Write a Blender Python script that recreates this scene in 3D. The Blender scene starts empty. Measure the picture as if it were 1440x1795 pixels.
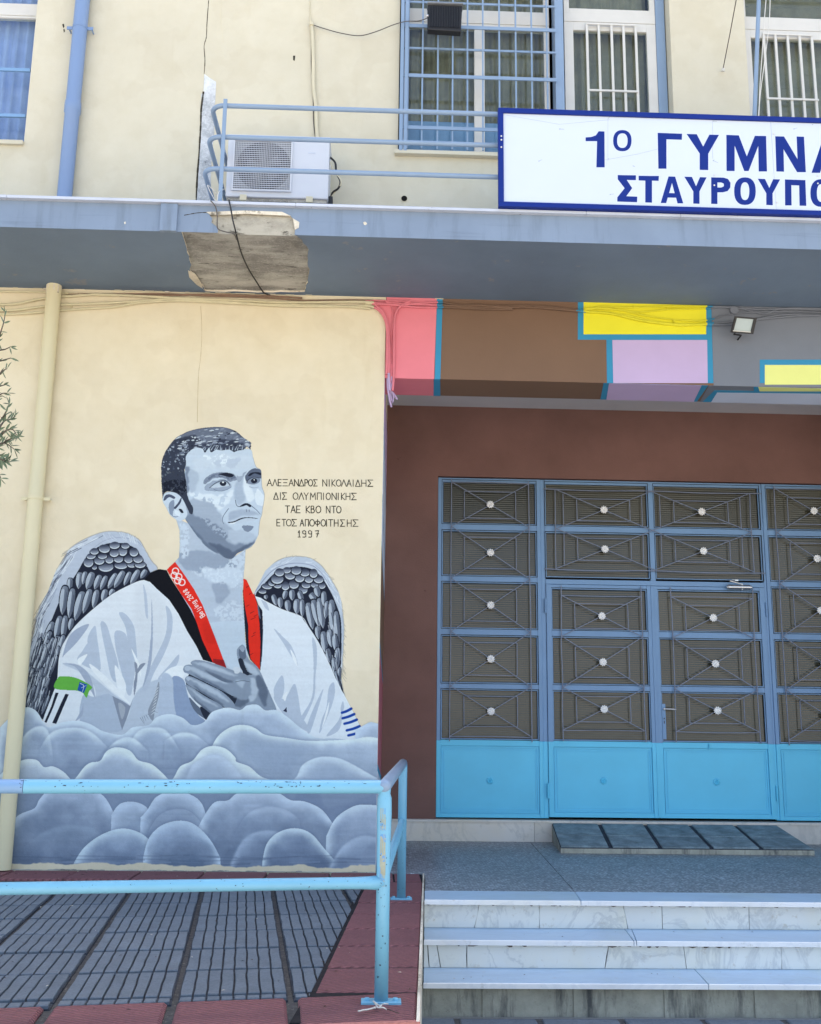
import bpy, bmesh, math, random
import numpy as np
from mathutils import Vector, Matrix
from mathutils.geometry import tessellate_polygon

# ------------------------------------------------------------------ camera, sky, sun, exposure
SC = bpy.context.scene
COL = SC.collection
YAW, PITCH, ROLL, FPX, EYE = .0325, .2025, .0127, 1800., 1.685
def _axes():
    cy, sy, cp, sp = math.cos(YAW), math.sin(YAW), math.cos(PITCH), math.sin(PITCH)
    f = np.array([sy*cp, cy*cp, sp]); r = np.array([cy, -sy, 0.]); u = np.cross(r, f)
    c, s = math.cos(ROLL), math.sin(ROLL)
    return c*r + s*u, -s*r + c*u, f
AR, AU, AF = _axes()
cam_d = bpy.data.cameras.new('camera'); cam = bpy.data.objects.new('camera', cam_d); COL.objects.link(cam)
cam_d.sensor_fit = 'HORIZONTAL'; cam_d.sensor_width = 36; cam_d.lens = FPX/1440*36
cam_d.clip_start = .05; cam_d.clip_end = 2000
cam.matrix_world = Matrix(((AR[0], AU[0], -AF[0], 0), (AR[1], AU[1], -AF[1], 0), (AR[2], AU[2], -AF[2], EYE), (0, 0, 0, 1)))
SC.camera = cam

W = bpy.data.worlds.new('World'); SC.world = W; W.use_nodes = True
nt = W.node_tree
bg = nt.nodes['Background']
sky = nt.nodes.new('ShaderNodeTexSky'); sky.sky_type = 'NISHITA'; sky.sun_disc = False
SUN_EL, SUN_AZ = math.radians(68), math.radians(24)     # azimuth measured from +Y (behind the building) towards +X
sky.sun_elevation = SUN_EL; sky.sun_rotation = SUN_AZ
sky.dust_density = 2.5; sky.ozone_density = 1.0
nt.links.new(sky.outputs[0], bg.inputs[0]); bg.inputs[1].default_value = .15
sun_d = bpy.data.lights.new('sun', 'SUN'); sun = bpy.data.objects.new('sun', sun_d); COL.objects.link(sun)
sun_d.energy = 4.5; sun_d.angle = math.radians(.5); sun_d.color = (1, .95, .88)
sdir = Vector((math.sin(SUN_AZ)*math.cos(SUN_EL), math.cos(SUN_AZ)*math.cos(SUN_EL), math.sin(SUN_EL)))
sun.rotation_euler = sdir.to_track_quat('Z', 'Y').to_euler()
sun.location = (0, 0, 40)
VS = SC.view_settings
VS.view_transform = 'Standard'; VS.look = 'None'; VS.gamma = 1; VS.use_curve_mapping = False
VS.exposure = 1.80
VS.use_white_balance = True; VS.white_balance_temperature = 7000; VS.white_balance_tint = 10
SC.cycles.max_bounces = 6; SC.cycles.diffuse_bounces = 4

# ------------------------------------------------------------------ surveying helpers: photograph pixel -> point on a real plane
EYEP = np.array([0, 0, EYE])
def ray(x, y): return (x-720)/FPX*AR - (y-897.5)/FPX*AU + AF
def PY(x, y, Y):
    d = ray(x, y); return Vector(EYEP + d*(Y/d[1]))
def PZ(x, y, Z):
    d = ray(x, y); return Vector(EYEP + d*((Z-EYE)/d[2]))
def PX(x, y, X):
    d = ray(x, y); return Vector(EYEP + d*(X/d[0]))

# ------------------------------------------------------------------ materials
def lin(c):
    return tuple((v/255/12.92 if v/255 <= .04045 else ((v/255+.055)/1.055)**2.4) for v in c)
class NT:
    def __init__(s, name):
        s.m = bpy.data.materials.new(name); s.m.use_nodes = True; s.t = s.m.node_tree
        s.b = s.t.nodes['Principled BSDF']; s.o = s.t.nodes['Material Output']
        s._pos = None
    def n(s, typ, **kw):
        x = s.t.nodes.new(typ)
        for k, v in kw.items():
            if k.startswith('i_'): x.inputs[k[2:].replace('_', ' ')].default_value = v
            else: setattr(x, k, v)
        return x
    def l(s, a, b): s.t.links.new(a, b)
    def pos(s):
        if s._pos is None: s._pos = s.n('ShaderNodeNewGeometry').outputs['Position']
        return s._pos
    def scaled(s, v, scale):
        x = s.n('ShaderNodeVectorMath', operation='MULTIPLY'); s.l(v, x.inputs[0]); x.inputs[1].default_value = scale
        return x.outputs[0]
    def noise(s, scale, detail=4, rough=.6, vec=None, dist=0):
        x = s.n('ShaderNodeTexNoise'); x.inputs['Scale'].default_value = scale; x.inputs['Detail'].default_value = detail
        x.inputs['Roughness'].default_value = rough; x.inputs['Distortion'].default_value = dist
        s.l(vec if vec is not None else s.pos(), x.inputs['Vector']); return x.outputs['Fac']
    def ramp(s, fac, a, b, ca=(0,0,0,1), cb=(1,1,1,1)):
        x = s.n('ShaderNodeValToRGB'); x.color_ramp.elements[0].position = a; x.color_ramp.elements[1].position = b
        x.color_ramp.elements[0].color = ca; x.color_ramp.elements[1].color = cb
        s.l(fac, x.inputs[0]); return x.outputs[0]
    def mix(s, fac, a, b, mode='MIX'):
        x = s.n('ShaderNodeMix', data_type='RGBA', blend_type=mode)
        for sock, v in ((x.inputs[0], fac), (x.inputs[6], a), (x.inputs[7], b)):
            if isinstance(v, (int, float)): sock.default_value = v
            elif isinstance(v, tuple): sock.default_value = (*v[:3], 1)
            else: s.l(v, sock)
        return x.outputs[2]
    def bump(s, h, strength=.3, dist=.01):
        x = s.n('ShaderNodeBump'); x.inputs['Strength'].default_value = strength; x.inputs['Distance'].default_value = dist
        s.l(h, x.inputs['Height']); s.l(x.outputs[0], s.b.inputs['Normal']); return x
    def fin(s, col, rough=.6, spec=.4, metal=0):
        if isinstance(col, tuple): s.b.inputs['Base Color'].default_value = (*col[:3], 1)
        else: s.l(col, s.b.inputs['Base Color'])
        if isinstance(rough, (int, float)): s.b.inputs['Roughness'].default_value = rough
        else: s.l(rough, s.b.inputs['Roughness'])
        s.b.inputs['Specular IOR Level'].default_value = spec; s.b.inputs['Metallic'].default_value = metal
        return s.m
def mulc(c, k): return tuple(min(.95, v*k) for v in c)
def paint(name, c, var=.06, sc=3., rough=.6, spec=.3, bump=.15, bs=90, spots=None, spot_sc=25, spot_t=.68, rnd=0, metal=0, grain=0):
    """painted or plastered surface: slow tone drift, fine relief, optional worn spots"""
    t = NT(name)
    f = t.noise(sc, 5, .6)
    col = t.mix(t.ramp(f, .3, .7), mulc(c, 1-var), mulc(c, 1+var))
    if grain:
        col = t.mix(t.ramp(t.noise(bs, 3, .7), .35, .65), col, mulc(c, 1-grain))
    if rnd:
        oi = t.n('ShaderNodeObjectInfo')
        col = t.mix(t.ramp(oi.outputs['Random'], 0, 1, (1-rnd,)*3+(1,), (1,1,1,1)), (0,0,0), col, 'MIX') if False else t.mix(1., col, t.ramp(oi.outputs['Random'], 0, 1, (1-rnd, 1-rnd, 1-rnd*.9, 1), (1, 1, 1, 1)), 'MULTIPLY')
    if spots:
        g = t.ramp(t.noise(spot_sc, 6, .65), spot_t, spot_t+.03)
        col = t.mix(g, col, spots)
    t.bump(t.noise(bs, 4, .65), bump, .006)
    return t.fin(col, rough, spec, metal)

KW = 1.0    # placeholder illumination scales, tuned by test renders
def A(rgb, k=1.0):   # seen colour -> base colour, given how bright the place is
    return tuple(min(.88, v/(k*1.3)) for v in lin(rgb))

# ------------------------------------------------------------------ mesh building
WLOC = {}
class MB:
    def __init__(s): s.v = []; s.f = []; s.mi = []; s.uv = None
    def add(s, vs, fs, m=0):
        o = len(s.v); s.v += [tuple(p) for p in vs]
        for q in fs: s.f.append(tuple(i+o for i in q)); s.mi.append(m)
    def box(s, x0, x1, y0, y1, z0, z1, m=0):
        s.hexa([(x0,y0,z0),(x1,y0,z0),(x1,y1,z0),(x0,y1,z0)], [(x0,y0,z1),(x1,y0,z1),(x1,y1,z1),(x0,y1,z1)], m)
    def hexa(s, lo, hi, m=0):
        n = len(lo)
        s.add(list(lo)+list(hi), [tuple(range(n))[::-1], tuple(range(n, 2*n))] + [(i, (i+1) % n, n+(i+1) % n, n+i) for i in range(n)], m)
    def chambox(s, x0, x1, y0, y1, z0, z1, c=.004, m=0):
        # box with chamfered top edges
        s.add([(x0,y0,z0),(x1,y0,z0),(x1,y1,z0),(x0,y1,z0),(x0,y0,z1-c),(x1,y0,z1-c),(x1,y1,z1-c),(x0,y1,z1-c),
               (x0+c,y0+c,z1),(x1-c,y0+c,z1),(x1-c,y1-c,z1),(x0+c,y1-c,z1)],
              [(3,2,1,0)]+[(i,(i+1)%4,4+(i+1)%4,4+i) for i in range(4)]+[(4+i,4+(i+1)%4,8+(i+1)%4,8+i) for i in range(4)]+[(8,9,10,11)], m)
    def prism(s, pts, ext, m=0):
        """flat polygon (3D points) pushed along ext"""
        pts = [Vector(p) for p in pts]; e = Vector(ext); n = len(pts)
        s.add(pts + [p+e for p in pts], [tuple(range(n))[::-1], tuple(range(n, 2*n))] + [(i, (i+1) % n, n+(i+1) % n, n+i) for i in range(n)], m)
    def poly(s, pts, m=0, flip=False):
        r = tuple(range(len(pts))); s.add(pts, [r[::-1] if flip else r], m)
    def tube(s, pts, r, n=8, m=0, cap=True):
        pts = [Vector(p) for p in pts]
        if not isinstance(r, (list, tuple)): r = [r]*len(pts)
        up = None; o = len(s.v); ms = m if callable(m) else (lambda p: m)
        for i, p in enumerate(pts):
            a = pts[max(i-1, 0)]; b = pts[min(i+1, len(pts)-1)]; t = (b-a)
            t = t.normalized() if t.length > 1e-9 else Vector((0, 0, 1))
            if up is None:
                up = Vector((0, 0, 1)) if abs(t.z) < .9 else Vector((0, 1, 0))
            up = (up - t*up.dot(t)).normalized(); sd = t.cross(up)
            for k in range(n):
                q = 2*math.pi*k/n; s.v.append(tuple(p + up*(math.cos(q)*r[i]) + sd*(math.sin(q)*r[i])))
        for i in range(len(pts)-1):
            for k in range(n):
                s.f.append((o+i*n+k, o+(i+1)*n+k, o+(i+1)*n+(k+1) % n, o+i*n+(k+1) % n)); s.mi.append(ms((pts[i]+pts[i+1])/2))
        if cap:
            s.f.append(tuple(o+k for k in range(n))); s.mi.append(ms(pts[0]))
            e = o+(len(pts)-1)*n; s.f.append(tuple(e+k for k in range(n))[::-1]); s.mi.append(ms(pts[-1]))
    def bar(s, a, b, w, d, m=0, upv=(0, 1, 0)):
        """rectangular bar from a to b, w across, d along upv"""
        a = Vector(a); b = Vector(b); t = (b-a).normalized(); u = Vector(upv); u = (u-t*u.dot(t)).normalized(); sd = t.cross(u)
        q = [sd*(w/2)+u*(d/2), sd*(-w/2)+u*(d/2), sd*(-w/2)+u*(-d/2), sd*(w/2)+u*(-d/2)]
        s.hexa([a+k for k in q], [b+k for k in q], m)
    def holed(s, outer, holes, m=0):
        loops = [[Vector(p) for p in outer]] + [[Vector(p) for p in h] for h in holes]
        vs = [p for l in loops for p in l]
        s.add(vs, [tuple(t) for t in tessellate_polygon(loops)], m)
    def build(s, name, mats, parent=None, smooth=False, origin=None, bevel=0, fix=True):
        me = bpy.data.meshes.new(name)
        if not isinstance(mats, (list, tuple)): mats = [mats]
        for q in mats: me.materials.append(q)
        if origin is None:
            xs = np.array(s.v); origin = ((xs[:, 0].min()+xs[:, 0].max())/2, (xs[:, 1].min()+xs[:, 1].max())/2, xs[:, 2].min())
        O = Vector(origin)
        me.from_pydata([(a-O.x, b-O.y, c-O.z) for a, b, c in s.v], [], s.f)
        me.polygons.foreach_set('material_index', s.mi)
        if fix:
            bm = bmesh.new(); bm.from_mesh(me); bmesh.ops.recalc_face_normals(bm, faces=bm.faces); bm.to_mesh(me); bm.free()
        if smooth:
            me.polygons.foreach_set('use_smooth', [True]*len(me.polygons))
            if smooth != 'all':
                me.set_sharp_from_angle(angle=math.radians(50))
        me.update()
        o = bpy.data.objects.new(name, me); COL.objects.link(o)
        place(o, O, parent)
        if bevel:
            bv = o.modifiers.new('bevel', 'BEVEL'); bv.width = bevel; bv.segments = 2; bv.limit_method = 'ANGLE'; bv.angle_limit = math.radians(40)
        return o
def place(o, world, parent):
    WLOC[o.name] = Vector(world)
    if parent is not None:
        o.parent = parent; o.location = Vector(world) - WLOC[parent.name]
    else: o.location = world
def thing(name, loc, label, cat, group=None):
    o = bpy.data.objects.new(name, None); COL.objects.link(o); o.empty_display_size = .2; place(o, loc, None)
    return tag(o, label, cat, group)
def tag(o, label, cat, group=None):
    o['label'] = label; o['category'] = cat
    if group: o['group'] = group
    return o
def struct(o, label=None):
    o['kind'] = 'structure'
    if label: o['label'] = label
    return o
def inst(src, name, loc, parent, rz=0, scale=None):
    """one more piece sharing the mesh of src"""
    o = bpy.data.objects.new(name, src.data); COL.objects.link(o); place(o, loc, parent); o.rotation_euler = (0, 0, rz)
    if scale: o.scale = scale
    return o
def smoothpath(p, k=6):
    p = [Vector(q) for q in p]; out = []
    for i in range(len(p)-1):
        a = p[max(i-1, 0)]; b = p[i]; c = p[i+1]; d = p[min(i+2, len(p)-1)]
        for j in range(k):
            t = j/k; out.append(.5*((2*b)+(c-a)*t+(2*a-5*b+4*c-d)*t*t+(3*b-a-3*c+d)*t**3))
    return out+[p[-1]]
RG = random.Random(7)
# ------------------------------------------------------------------ the mural, painted into a pixel array (flat print on the wall)
YW = 8.23                    # facade plane
MUX0, MUX1, MUZ0, MUZ1, MRES = -3.0, .05, .55, 4.72, 400.
MW, MH = int((MUX1-MUX0)*MRES), int((MUZ1-MUZ0)*MRES)
MPX = MRES/219.              # canvas pixels per photograph pixel
CAN = np.zeros((MH, MW, 3), np.float32); CAL = np.zeros((MH, MW), np.float32)
NR = np.random.RandomState(5)
def vnoise(h, w, cell, seed, octs=3):
    out = np.zeros((h, w), np.float32); amp = 1; tot = 0
    for o in range(octs):
        c = max(1.5, cell/2**o); rs = np.random.RandomState(seed+o*17)
        gh, gw = int(h/c)+3, int(w/c)+3; g = rs.rand(gh, gw).astype(np.float32)
        y = np.arange(h)/c; x = np.arange(w)/c; yi = y.astype(int); xi = x.astype(int)
        fy = y-yi; fx = x-xi; fy = fy*fy*(3-2*fy); fx = fx*fx*(3-2*fx)
        a = g[yi][:, xi]; b = g[yi][:, xi+1]; d = g[yi+1][:, xi]; e = g[yi+1][:, xi+1]
        out += amp*((a*(1-fx)+b*fx)*(1-fy)[:, None]+(d*(1-fx)+e*fx)*fy[:, None]); tot += amp; amp *= .5
    return out/tot
NZ = [vnoise(MH, MW, 9*MPX, 11), vnoise(MH, MW, 9*MPX, 31), vnoise(MH, MW, 3.2*MPX, 51, 2), vnoise(MH, MW, 30*MPX, 71, 4)]
_st = vnoise(MH, MW//14, 5*MPX, 91, 3)      # brush streaks, drawn out sideways
STREAK = np.repeat(_st, 15, axis=1)[:, :MW]
_sx = np.zeros_like(CAL); _sx[:, :STREAK.shape[1]] = STREAK; STREAK = _sx
def cv(p):
    w = PY(p[0], p[1], YW); return ((w.x-MUX0)*MRES, (MUZ1-w.z)*MRES)
def crom(pts, k=5, closed=True):
    n = len(pts); out = []
    rng = range(n) if closed else range(n-1)
    for i in rng:
        if closed: a, b, c, d = pts[i-1], pts[i], pts[(i+1) % n], pts[(i+2) % n]
        else: a, b, c, d = pts[max(i-1, 0)], pts[i], pts[i+1], pts[min(i+2, n-1)]
        for j in range(k):
            t = j/k
            out.append(tuple(.5*((2*b[q])+(c[q]-a[q])*t+(2*a[q]-5*b[q]+4*c[q]-d[q])*t*t+(3*b[q]-a[q]-3*c[q]+d[q])*t**3) for q in (0, 1)))
    if not closed: out.append(tuple(pts[-1]))
    return out
def polymask(pts, pad=0):
    """-> (y0,x0,bool array) even-odd fill in canvas space"""
    p = np.array(pts); x0 = int(max(0, p[:, 0].min()-pad)); x1 = int(min(MW, p[:, 0].max()+2+pad)); y0 = int(max(0, p[:, 1].min()-pad)); y1 = int(min(MH, p[:, 1].max()+2+pad))
    if x1 <= x0 or y1 <= y0: return None
    tg = np.zeros((y1-y0, x1-x0+1), np.int32); yy = np.arange(y0, y1)+.5
    for i in range(len(p)):
        (ax, ay), (bx, by) = p[i-1], p[i]
        if ay == by: continue
        if ay > by: ax, ay, bx, by = bx, by, ax, ay
        r = np.nonzero((yy >= ay) & (yy < by))[0]
        if len(r) == 0: continue
        xi = ax+(yy[r]-ay)*(bx-ax)/(by-ay)
        c = np.clip(np.ceil(xi-.5-x0).astype(int), 0, x1-x0); np.add.at(tg, (r, c), 1)
    return y0, x0, (np.cumsum(tg, axis=1)[:, :-1] & 1).astype(np.float32)
def blur(a, r):
    if r < 1: return a
    k = 2*r+1
    for _ in range(2):
        for ax in (0, 1):
            b = np.pad(a, [(r+1, r) if q == ax else (0, 0) for q in (0, 1)], mode='edge'); c = np.cumsum(b, axis=ax)
            a = (np.take(c, range(k, c.shape[ax]), axis=ax)-np.take(c, range(0, c.shape[ax]-k), axis=ax))/k
    return a
def put(y0, x0, m, col, alpha=1.):
    h, w = m.shape; s = (slice(y0, y0+h), slice(x0, x0+w)); a = (m*alpha)[..., None]
    CAN[s] = CAN[s]*(1-a)+np.asarray(col, np.float32)*a
    CAL[s] = np.maximum(CAL[s], a[..., 0])
def fill(pts, col, smooth=True, warp=0, alpha=1., soft=0, clip=None, col2=None, axis=None, thr=None):
    """pts in photograph pixels; col in seen 0-255; col2 + axis=((x,y),(x,y)) grade; thr=(noise id, lo) keeps only blotches; returns full mask"""
    q = [cv(p) for p in (crom(pts) if smooth else pts)]
    if warp >= 1.2 and not soft: soft = 1.1
    pad = int(max(warp, soft)*MPX*2)+2
    r = polymask(q, pad)
    if r is None: return None
    y0, x0, m = r; h, w = m.shape
    if warp:
        a = warp*MPX*2.4
        iy = np.clip(np.arange(h)[:, None]+((NZ[0][y0:y0+h, x0:x0+w]-.5)*a*2).astype(int), 0, h-1)
        ix = np.clip(np.arange(w)[None, :]+((NZ[1][y0:y0+h, x0:x0+w]-.5)*a*2).astype(int), 0, w-1)
        m = m[iy, ix]
    if soft: m = blur(m, int(soft*MPX))
    if thr is not None: m = m*(NZ[thr[0]][y0:y0+h, x0:x0+w] > thr[1])
    if clip is not None: m = m*clip[y0:y0+h, x0:x0+w]
    if col2 is not None:
        (ax, ay), (bx, by) = cv(axis[0]), cv(axis[1]); L = (bx-ax)**2+(by-ay)**2
        t = np.clip((((np.arange(w)[None, :]+x0)-ax)*(bx-ax)+((np.arange(h)[:, None]+y0)-ay)*(by-ay))/L, 0, 1)[..., None]
        c = np.asarray(col, np.float32)*(1-t)+np.asarray(col2, np.float32)*t
    else: c = col
    put(y0, x0, m, c, alpha)
    return (y0, x0, m)
def full(r):
    z = np.zeros((MH, MW), np.float32)
    if r is not None: y0, x0, m = r; z[y0:y0+m.shape[0], x0:x0+m.shape[1]] = m
    return z
def stroke(pts, w0, w1, col, alpha=1., smooth=True, clip=None):
    pts = crom(pts, 4, False) if smooth and len(pts) > 2 else list(pts)
    q = np.array([cv(p) for p in pts]); n = len(q)
    ws = [ (w0+(w1-w0)*i/(n-1))*MPX/2 for i in range(n)]
    pad = max(ws)+2
    x0 = int(max(0, q[:, 0].min()-pad)); x1 = int(min(MW, q[:, 0].max()+pad+1)); y0 = int(max(0, q[:, 1].min()-pad)); y1 = int(min(MH, q[:, 1].max()+pad+1))
    if x1 <= x0 or y1 <= y0: return
    m = np.zeros((y1-y0, x1-x0), np.float32); X = np.arange(x0, x1)[None, :]+.5; Y = np.arange(y0, y1)[:, None]+.5
    for i in range(n-1):
        a, b = q[i], q[i+1]; d = b-a; L = max(d@d, 1e-6); t = np.clip(((X-a[0])*d[0]+(Y-a[1])*d[1])/L, 0, 1)
        ds = np.hypot(X-a[0]-t*d[0], Y-a[1]-t*d[1]); m = np.maximum(m, np.clip(ws[i]+(ws[i+1]-ws[i])*t-ds+.5, 0, 1))
    if clip is not None: m = m*clip[y0:y1, x0:x1]
    put(y0, x0, m, col, alpha)
def cs(ox, oy, k): return lambda *v: [(ox+v[i]/k, oy+v[i+1]/k) for i in range(0, len(v), 2)]
FC, WC, CC, GC = cs(260, 730, 6.), cs(20, 920, 4.8), cs(230, 960, 4.8), cs(400, 960, 4.986)
DK, DK2, SH3, SH2, SH1, LT, HL = (28, 34, 54), (62, 72, 98), (112, 126, 152), (146, 161, 188), (170, 185, 210), (192, 206, 228), (212, 223, 240)

def feather(x0, y0, x1, y1, w, base=(146, 157, 180), lo=(78, 87, 108), hi=(184, 194, 214), line=True):
    dx, dy = x1-x0, y1-y0; L = math.hypot(dx, dy); ux, uy = dx/L, dy/L; nx, ny = -uy, ux
    def leaf(s, off=0, k0=0, k1=1):
        P = []
        prof = [(0, .45), (.12, .82), (.35, 1), (.6, .95), (.8, .68), (.93, .34), (1, .02)]
        for t, a in prof: t = k0+(k1-k0)*t; P.append((x0+dx*t+nx*(w/2*a*s+off), y0+dy*t+ny*(w/2*a*s+off)))
        for t, a in prof[::-1]: t = k0+(k1-k0)*t; P.append((x0+dx*t-nx*(w/2*a*s-off), y0+dy*t-ny*(w/2*a*s-off)))
        return P
    fill(leaf(1.22, 0, -.05, 1.03), DK)
    fill(leaf(1.0), base, col2=lo, axis=((x0+nx*w/2, y0+ny*w/2), (x0-nx*w/2, y0-ny*w/2)))
    fill(leaf(.42, w*.2, .1, .92), hi, alpha=.7, soft=.5)
    if line: stroke([(x0+dx*.2-nx*w*.22, y0+dy*.2-ny*w*.22), (x0+dx*.8-nx*w*.14, y0+dy*.8-ny*w*.14)], .8, .4, (52, 60, 82), .7)
    if line:
        stroke([(x0+dx*.1, y0+dy*.1), (x0+dx*.9, y0+dy*.9)], .9, .5, DK2, .8); stroke([(x0+dx*.08+nx*w*.4, y0+dy*.12+ny*w*.4), (x0+dx*.6+nx*w*.46, y0+dy*.6+ny*w*.46), (x1, y1)], .8, .7, (214, 220, 233), .75)
def scallop(cx, cy, rx, ry, tilt=0):
    def el(kx, ky, oy=0, a0=0, a1=360, n=14):
        P = []
        for i in range(n):
            a = math.radians(a0+(a1-a0)*i/(n-1 if a1-a0 < 360 else n)); x, y = math.cos(a)*rx*kx, math.sin(a)*ry*ky+oy
            P.append((cx+x*math.cos(tilt)-y*math.sin(tilt), cy+x*math.sin(tilt)+y*math.cos(tilt)))
        return P
    fill(el(1.2, 1.25, ry*.12), DK)
    fill(el(1.02, 1.25, -ry*.25), (178, 188, 210), col2=(56, 64, 88), axis=((cx, cy+ry*.8), (cx, cy-ry*1.1)))
    P = el(.88, .86, 0, 15, 165, 8); stroke(P, 1.1, 1.1, (214, 221, 234), .9)
    stroke(el(.5, .4, ry*.1, 20, 160, 6), .7, .5, DK2, .5)

def paint_mural():
    rg = random.Random(3)
    # ---------- wings: soft pale outer plumage, dark inner field, feathers
    wl = WC(480,215, 560,150, 680,90, 800,55, 920,58, 1000,80, 1080,130, 1130,215, 1180,300, 1235,372, 1170,420, 1000,700, 700,1000, 400,1300, 300,1620, 105,1600, 108,1400, 130,1240, 160,1030, 190,900, 220,740, 300,560, 345,430, 430,310)
    Lm = full(fill(wl, (178, 188, 212), soft=.8, warp=.5))
    for i in range(260):       # outer wisps, following the wing's edge
        t = rg.random(); a, b = (480, 215), (108, 1500)
        k = int(t*11); edge = [(700,90),(480,215),(430,310),(345,430),(300,560),(220,740),(190,900),(160,1030),(130,1240),(108,1400),(105,1530),(100,1600)]
        f = t*11-k; x = edge[k][0]*(1-f)+edge[k+1][0]*f; y = edge[k][1]*(1-f)+edge[k+1][1]*f
        dx, dy = edge[k+1][0]-edge[k][0], edge[k+1][1]-edge[k][1]; L = math.hypot(dx, dy); dx /= L; dy /= L
        o = rg.uniform(-6, 75); s = rg.uniform(70, 190); c = rg.choice([(205,213,230), (150,160,188), (96,104,130), (64,70,92), (222,228,240)])
        stroke(WC(x+o, y, x+o+dx*s*.5-6, y+dy*s*.5, x+o+dx*s-18+rg.uniform(-8, 8), y+dy*s), 1.5, .4, c, .75)
    stroke(WC(1130,215, 1060,140, 960,112, 860,110, 770,140, 700,190), 1.2, .8, (138,148,180), .8)
    for i in range(26):
        x = rg.uniform(740, 1130); y = 60+((x-860)/270)**2*130
        stroke(WC(x, y+rg.uniform(0, 40), x+25, y+25+rg.uniform(0, 30), x+60, y+70), 1.2, .4, rg.choice([(214,222,236), (160,172,200)]), .6, clip=Lm)
    for i in range(9):
        x = rg.uniform(930, 1080); stroke(WC(x-12, 40+(x-900)*.35, x+10, 110+(x-900)*.35), .8, 1.2, (206,214,230), .8)
    inner = WC(620,285, 700,205, 780,165, 860,152, 960,158, 1050,205, 1110,300, 1172,405, 1150,470, 1000,600, 700,900, 480,1100, 400,1290, 300,1620, 110,1570, 130,1400, 160,1260, 230,1080, 300,900, 335,810, 400,650, 440,560, 500,480, 560,390)
    Im = full(fill(inner, DK, warp=.4))
    for row in ([(870,178,42,24),(960,180,34,20),(700,228,36,22),(782,207,46,28)], [(938,228,36,34),(866,242,38,28),(1032,236,36,30),(672,268,38,19),(768,268,38,18)],
                [(650,322,40,34),(742,307,42,28),(826,297,34,28),(902,292,38,26),(986,296,35,26),(1066,292,40,28)], [(700,360,20,16),(797,362,62,32),(922,347,54,24),(1012,340,36,20),(1085,338,46,24)])[::-1]:
        for cx, cy, rx, ry in row:
            (x, y), = WC(cx, cy); scallop(x, y, rx/4.8, ry/4.8, rg.uniform(-.12, .12))
    def frow(rows, C, **kw):
        for x0, y0, x1, y1, w in rows:
            (a, b), (c, d) = C(x0, y0, x1, y1); feather(a, b, c, d, w/4.8, **kw)
    frow([(498,450,490,555,46),(580,402,565,538,58),(625,395,602,500,44),(684,402,636,545,64),(748,425,702,542,52),(800,432,752,545,44),(884,412,815,535,52),(945,392,868,530,56),(1000,398,950,510,42),(1072,382,1005,500,50),(1135,380,1090,450,44)], WC)
    frow([(455,520,428,755,70),(518,540,486,785,60),(602,565,538,805,74),(664,545,606,745,58),(722,550,690,700,52),(795,545,768,645,50),(862,545,828,600,44)], WC)
    frow([(350,820,262,1050,58),(412,770,372,965,58),(458,768,432,965,52),(512,790,490,885,44),(398,940,335,1110,60),(330,900,245,1120,50),(440,930,400,1080,44)], WC)
    for i in range(70):
        y = rg.uniform(1020, 1520); xl = 240-(y-1000)*.24; xr = 395-(y-1040)*.19; x = rg.uniform(xl-10, xr)
        (a, b), (c, d) = WC(x+22, y-75, x-rg.uniform(20, 50), y+rg.uniform(70, 120)); feather(a, b, c, d, rg.uniform(5, 8), hi=(196,204,220), line=False)
    for i in range(150):
        y = rg.uniform(950, 1560); x = rg.uniform(240-(y-1000)*.25-50, 390-(y-1040)*.19)
        stroke(WC(x+14, y-60, x, y, x-24, y+70), 1.3, .5, rg.choice([DK, DK, (70,78,98), (200,207,222)]), .8)
    # right wing
    wr = GC(225,395, 250,300, 330,190, 430,115, 520,82, 620,76, 720,92, 810,150, 880,240, 940,340, 985,430, 1002,560, 1015,700, 1010,850, 1002,1000, 990,1100, 1000,1200, 1022,1312, 940,1200, 880,1040, 700,800, 500,600, 300,480)
    Rm = full(fill(wr, (182, 193, 216), soft=.8, warp=.5))
    for i in range(70):
        t = rg.random()*9; k = int(t); edge = [(330,190),(520,82),(720,92),(880,240),(985,430),(1005,560),(1015,700),(1008,850),(1000,1000),(990,1180)]
        f = t-k; x = edge[k][0]*(1-f)+edge[k+1][0]*f; y = edge[k][1]*(1-f)+edge[k+1][1]*f; dx, dy = edge[k+1][0]-edge[k][0], edge[k+1][1]-edge[k][1]; L = math.hypot(dx, dy)
        s = rg.uniform(60, 130); o = rg.uniform(0, 60); nx, ny = -dy/L, dx/L
        stroke(GC(x+nx*o, y+ny*o, x+nx*o+dx/L*s*.6, y+ny*o+dy/L*s*.6, x+nx*(o-16)+dx/L*s, y+ny*(o-16)+dy/L*s), 1.4, .4, rg.choice([(210,218,234), (150,162,190), (225,230,242)]), .6)
    stroke(GC(240,380, 330,260, 420,180, 540,140, 660,140, 760,170, 830,240, 890,340), 2, 1.2, (128,138,170), .7)
    fill(GC(240,412, 330,300, 430,205, 540,172, 640,167, 740,192, 820,260, 890,372, 940,480, 985,620, 992,800, 990,1000, 975,1100, 1012,1292, 930,1180, 860,1000, 700,780, 500,620, 300,470), DK, warp=.3)
    for cx, cy, rx, ry in [(450,222,40,28),(515,202,34,22),(597,206,42,30),(672,226,40,25),(748,232,34,32),(432,282,52,34),(542,248,44,30),(627,268,42,34),(706,278,38,30),(792,282,42,28),(385,312,32,22),(340,342,44,20),(432,332,36,22),(502,342,34,30),(577,327,42,32),(682,332,38,22),(756,327,30,22),(822,337,30,22),(657,372,38,30),(300,385,34,16)][::-1]:
        (x, y), = GC(cx, cy); scallop(x, y, rx/4.986, ry/4.986, rg.uniform(-.15, .15))
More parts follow.
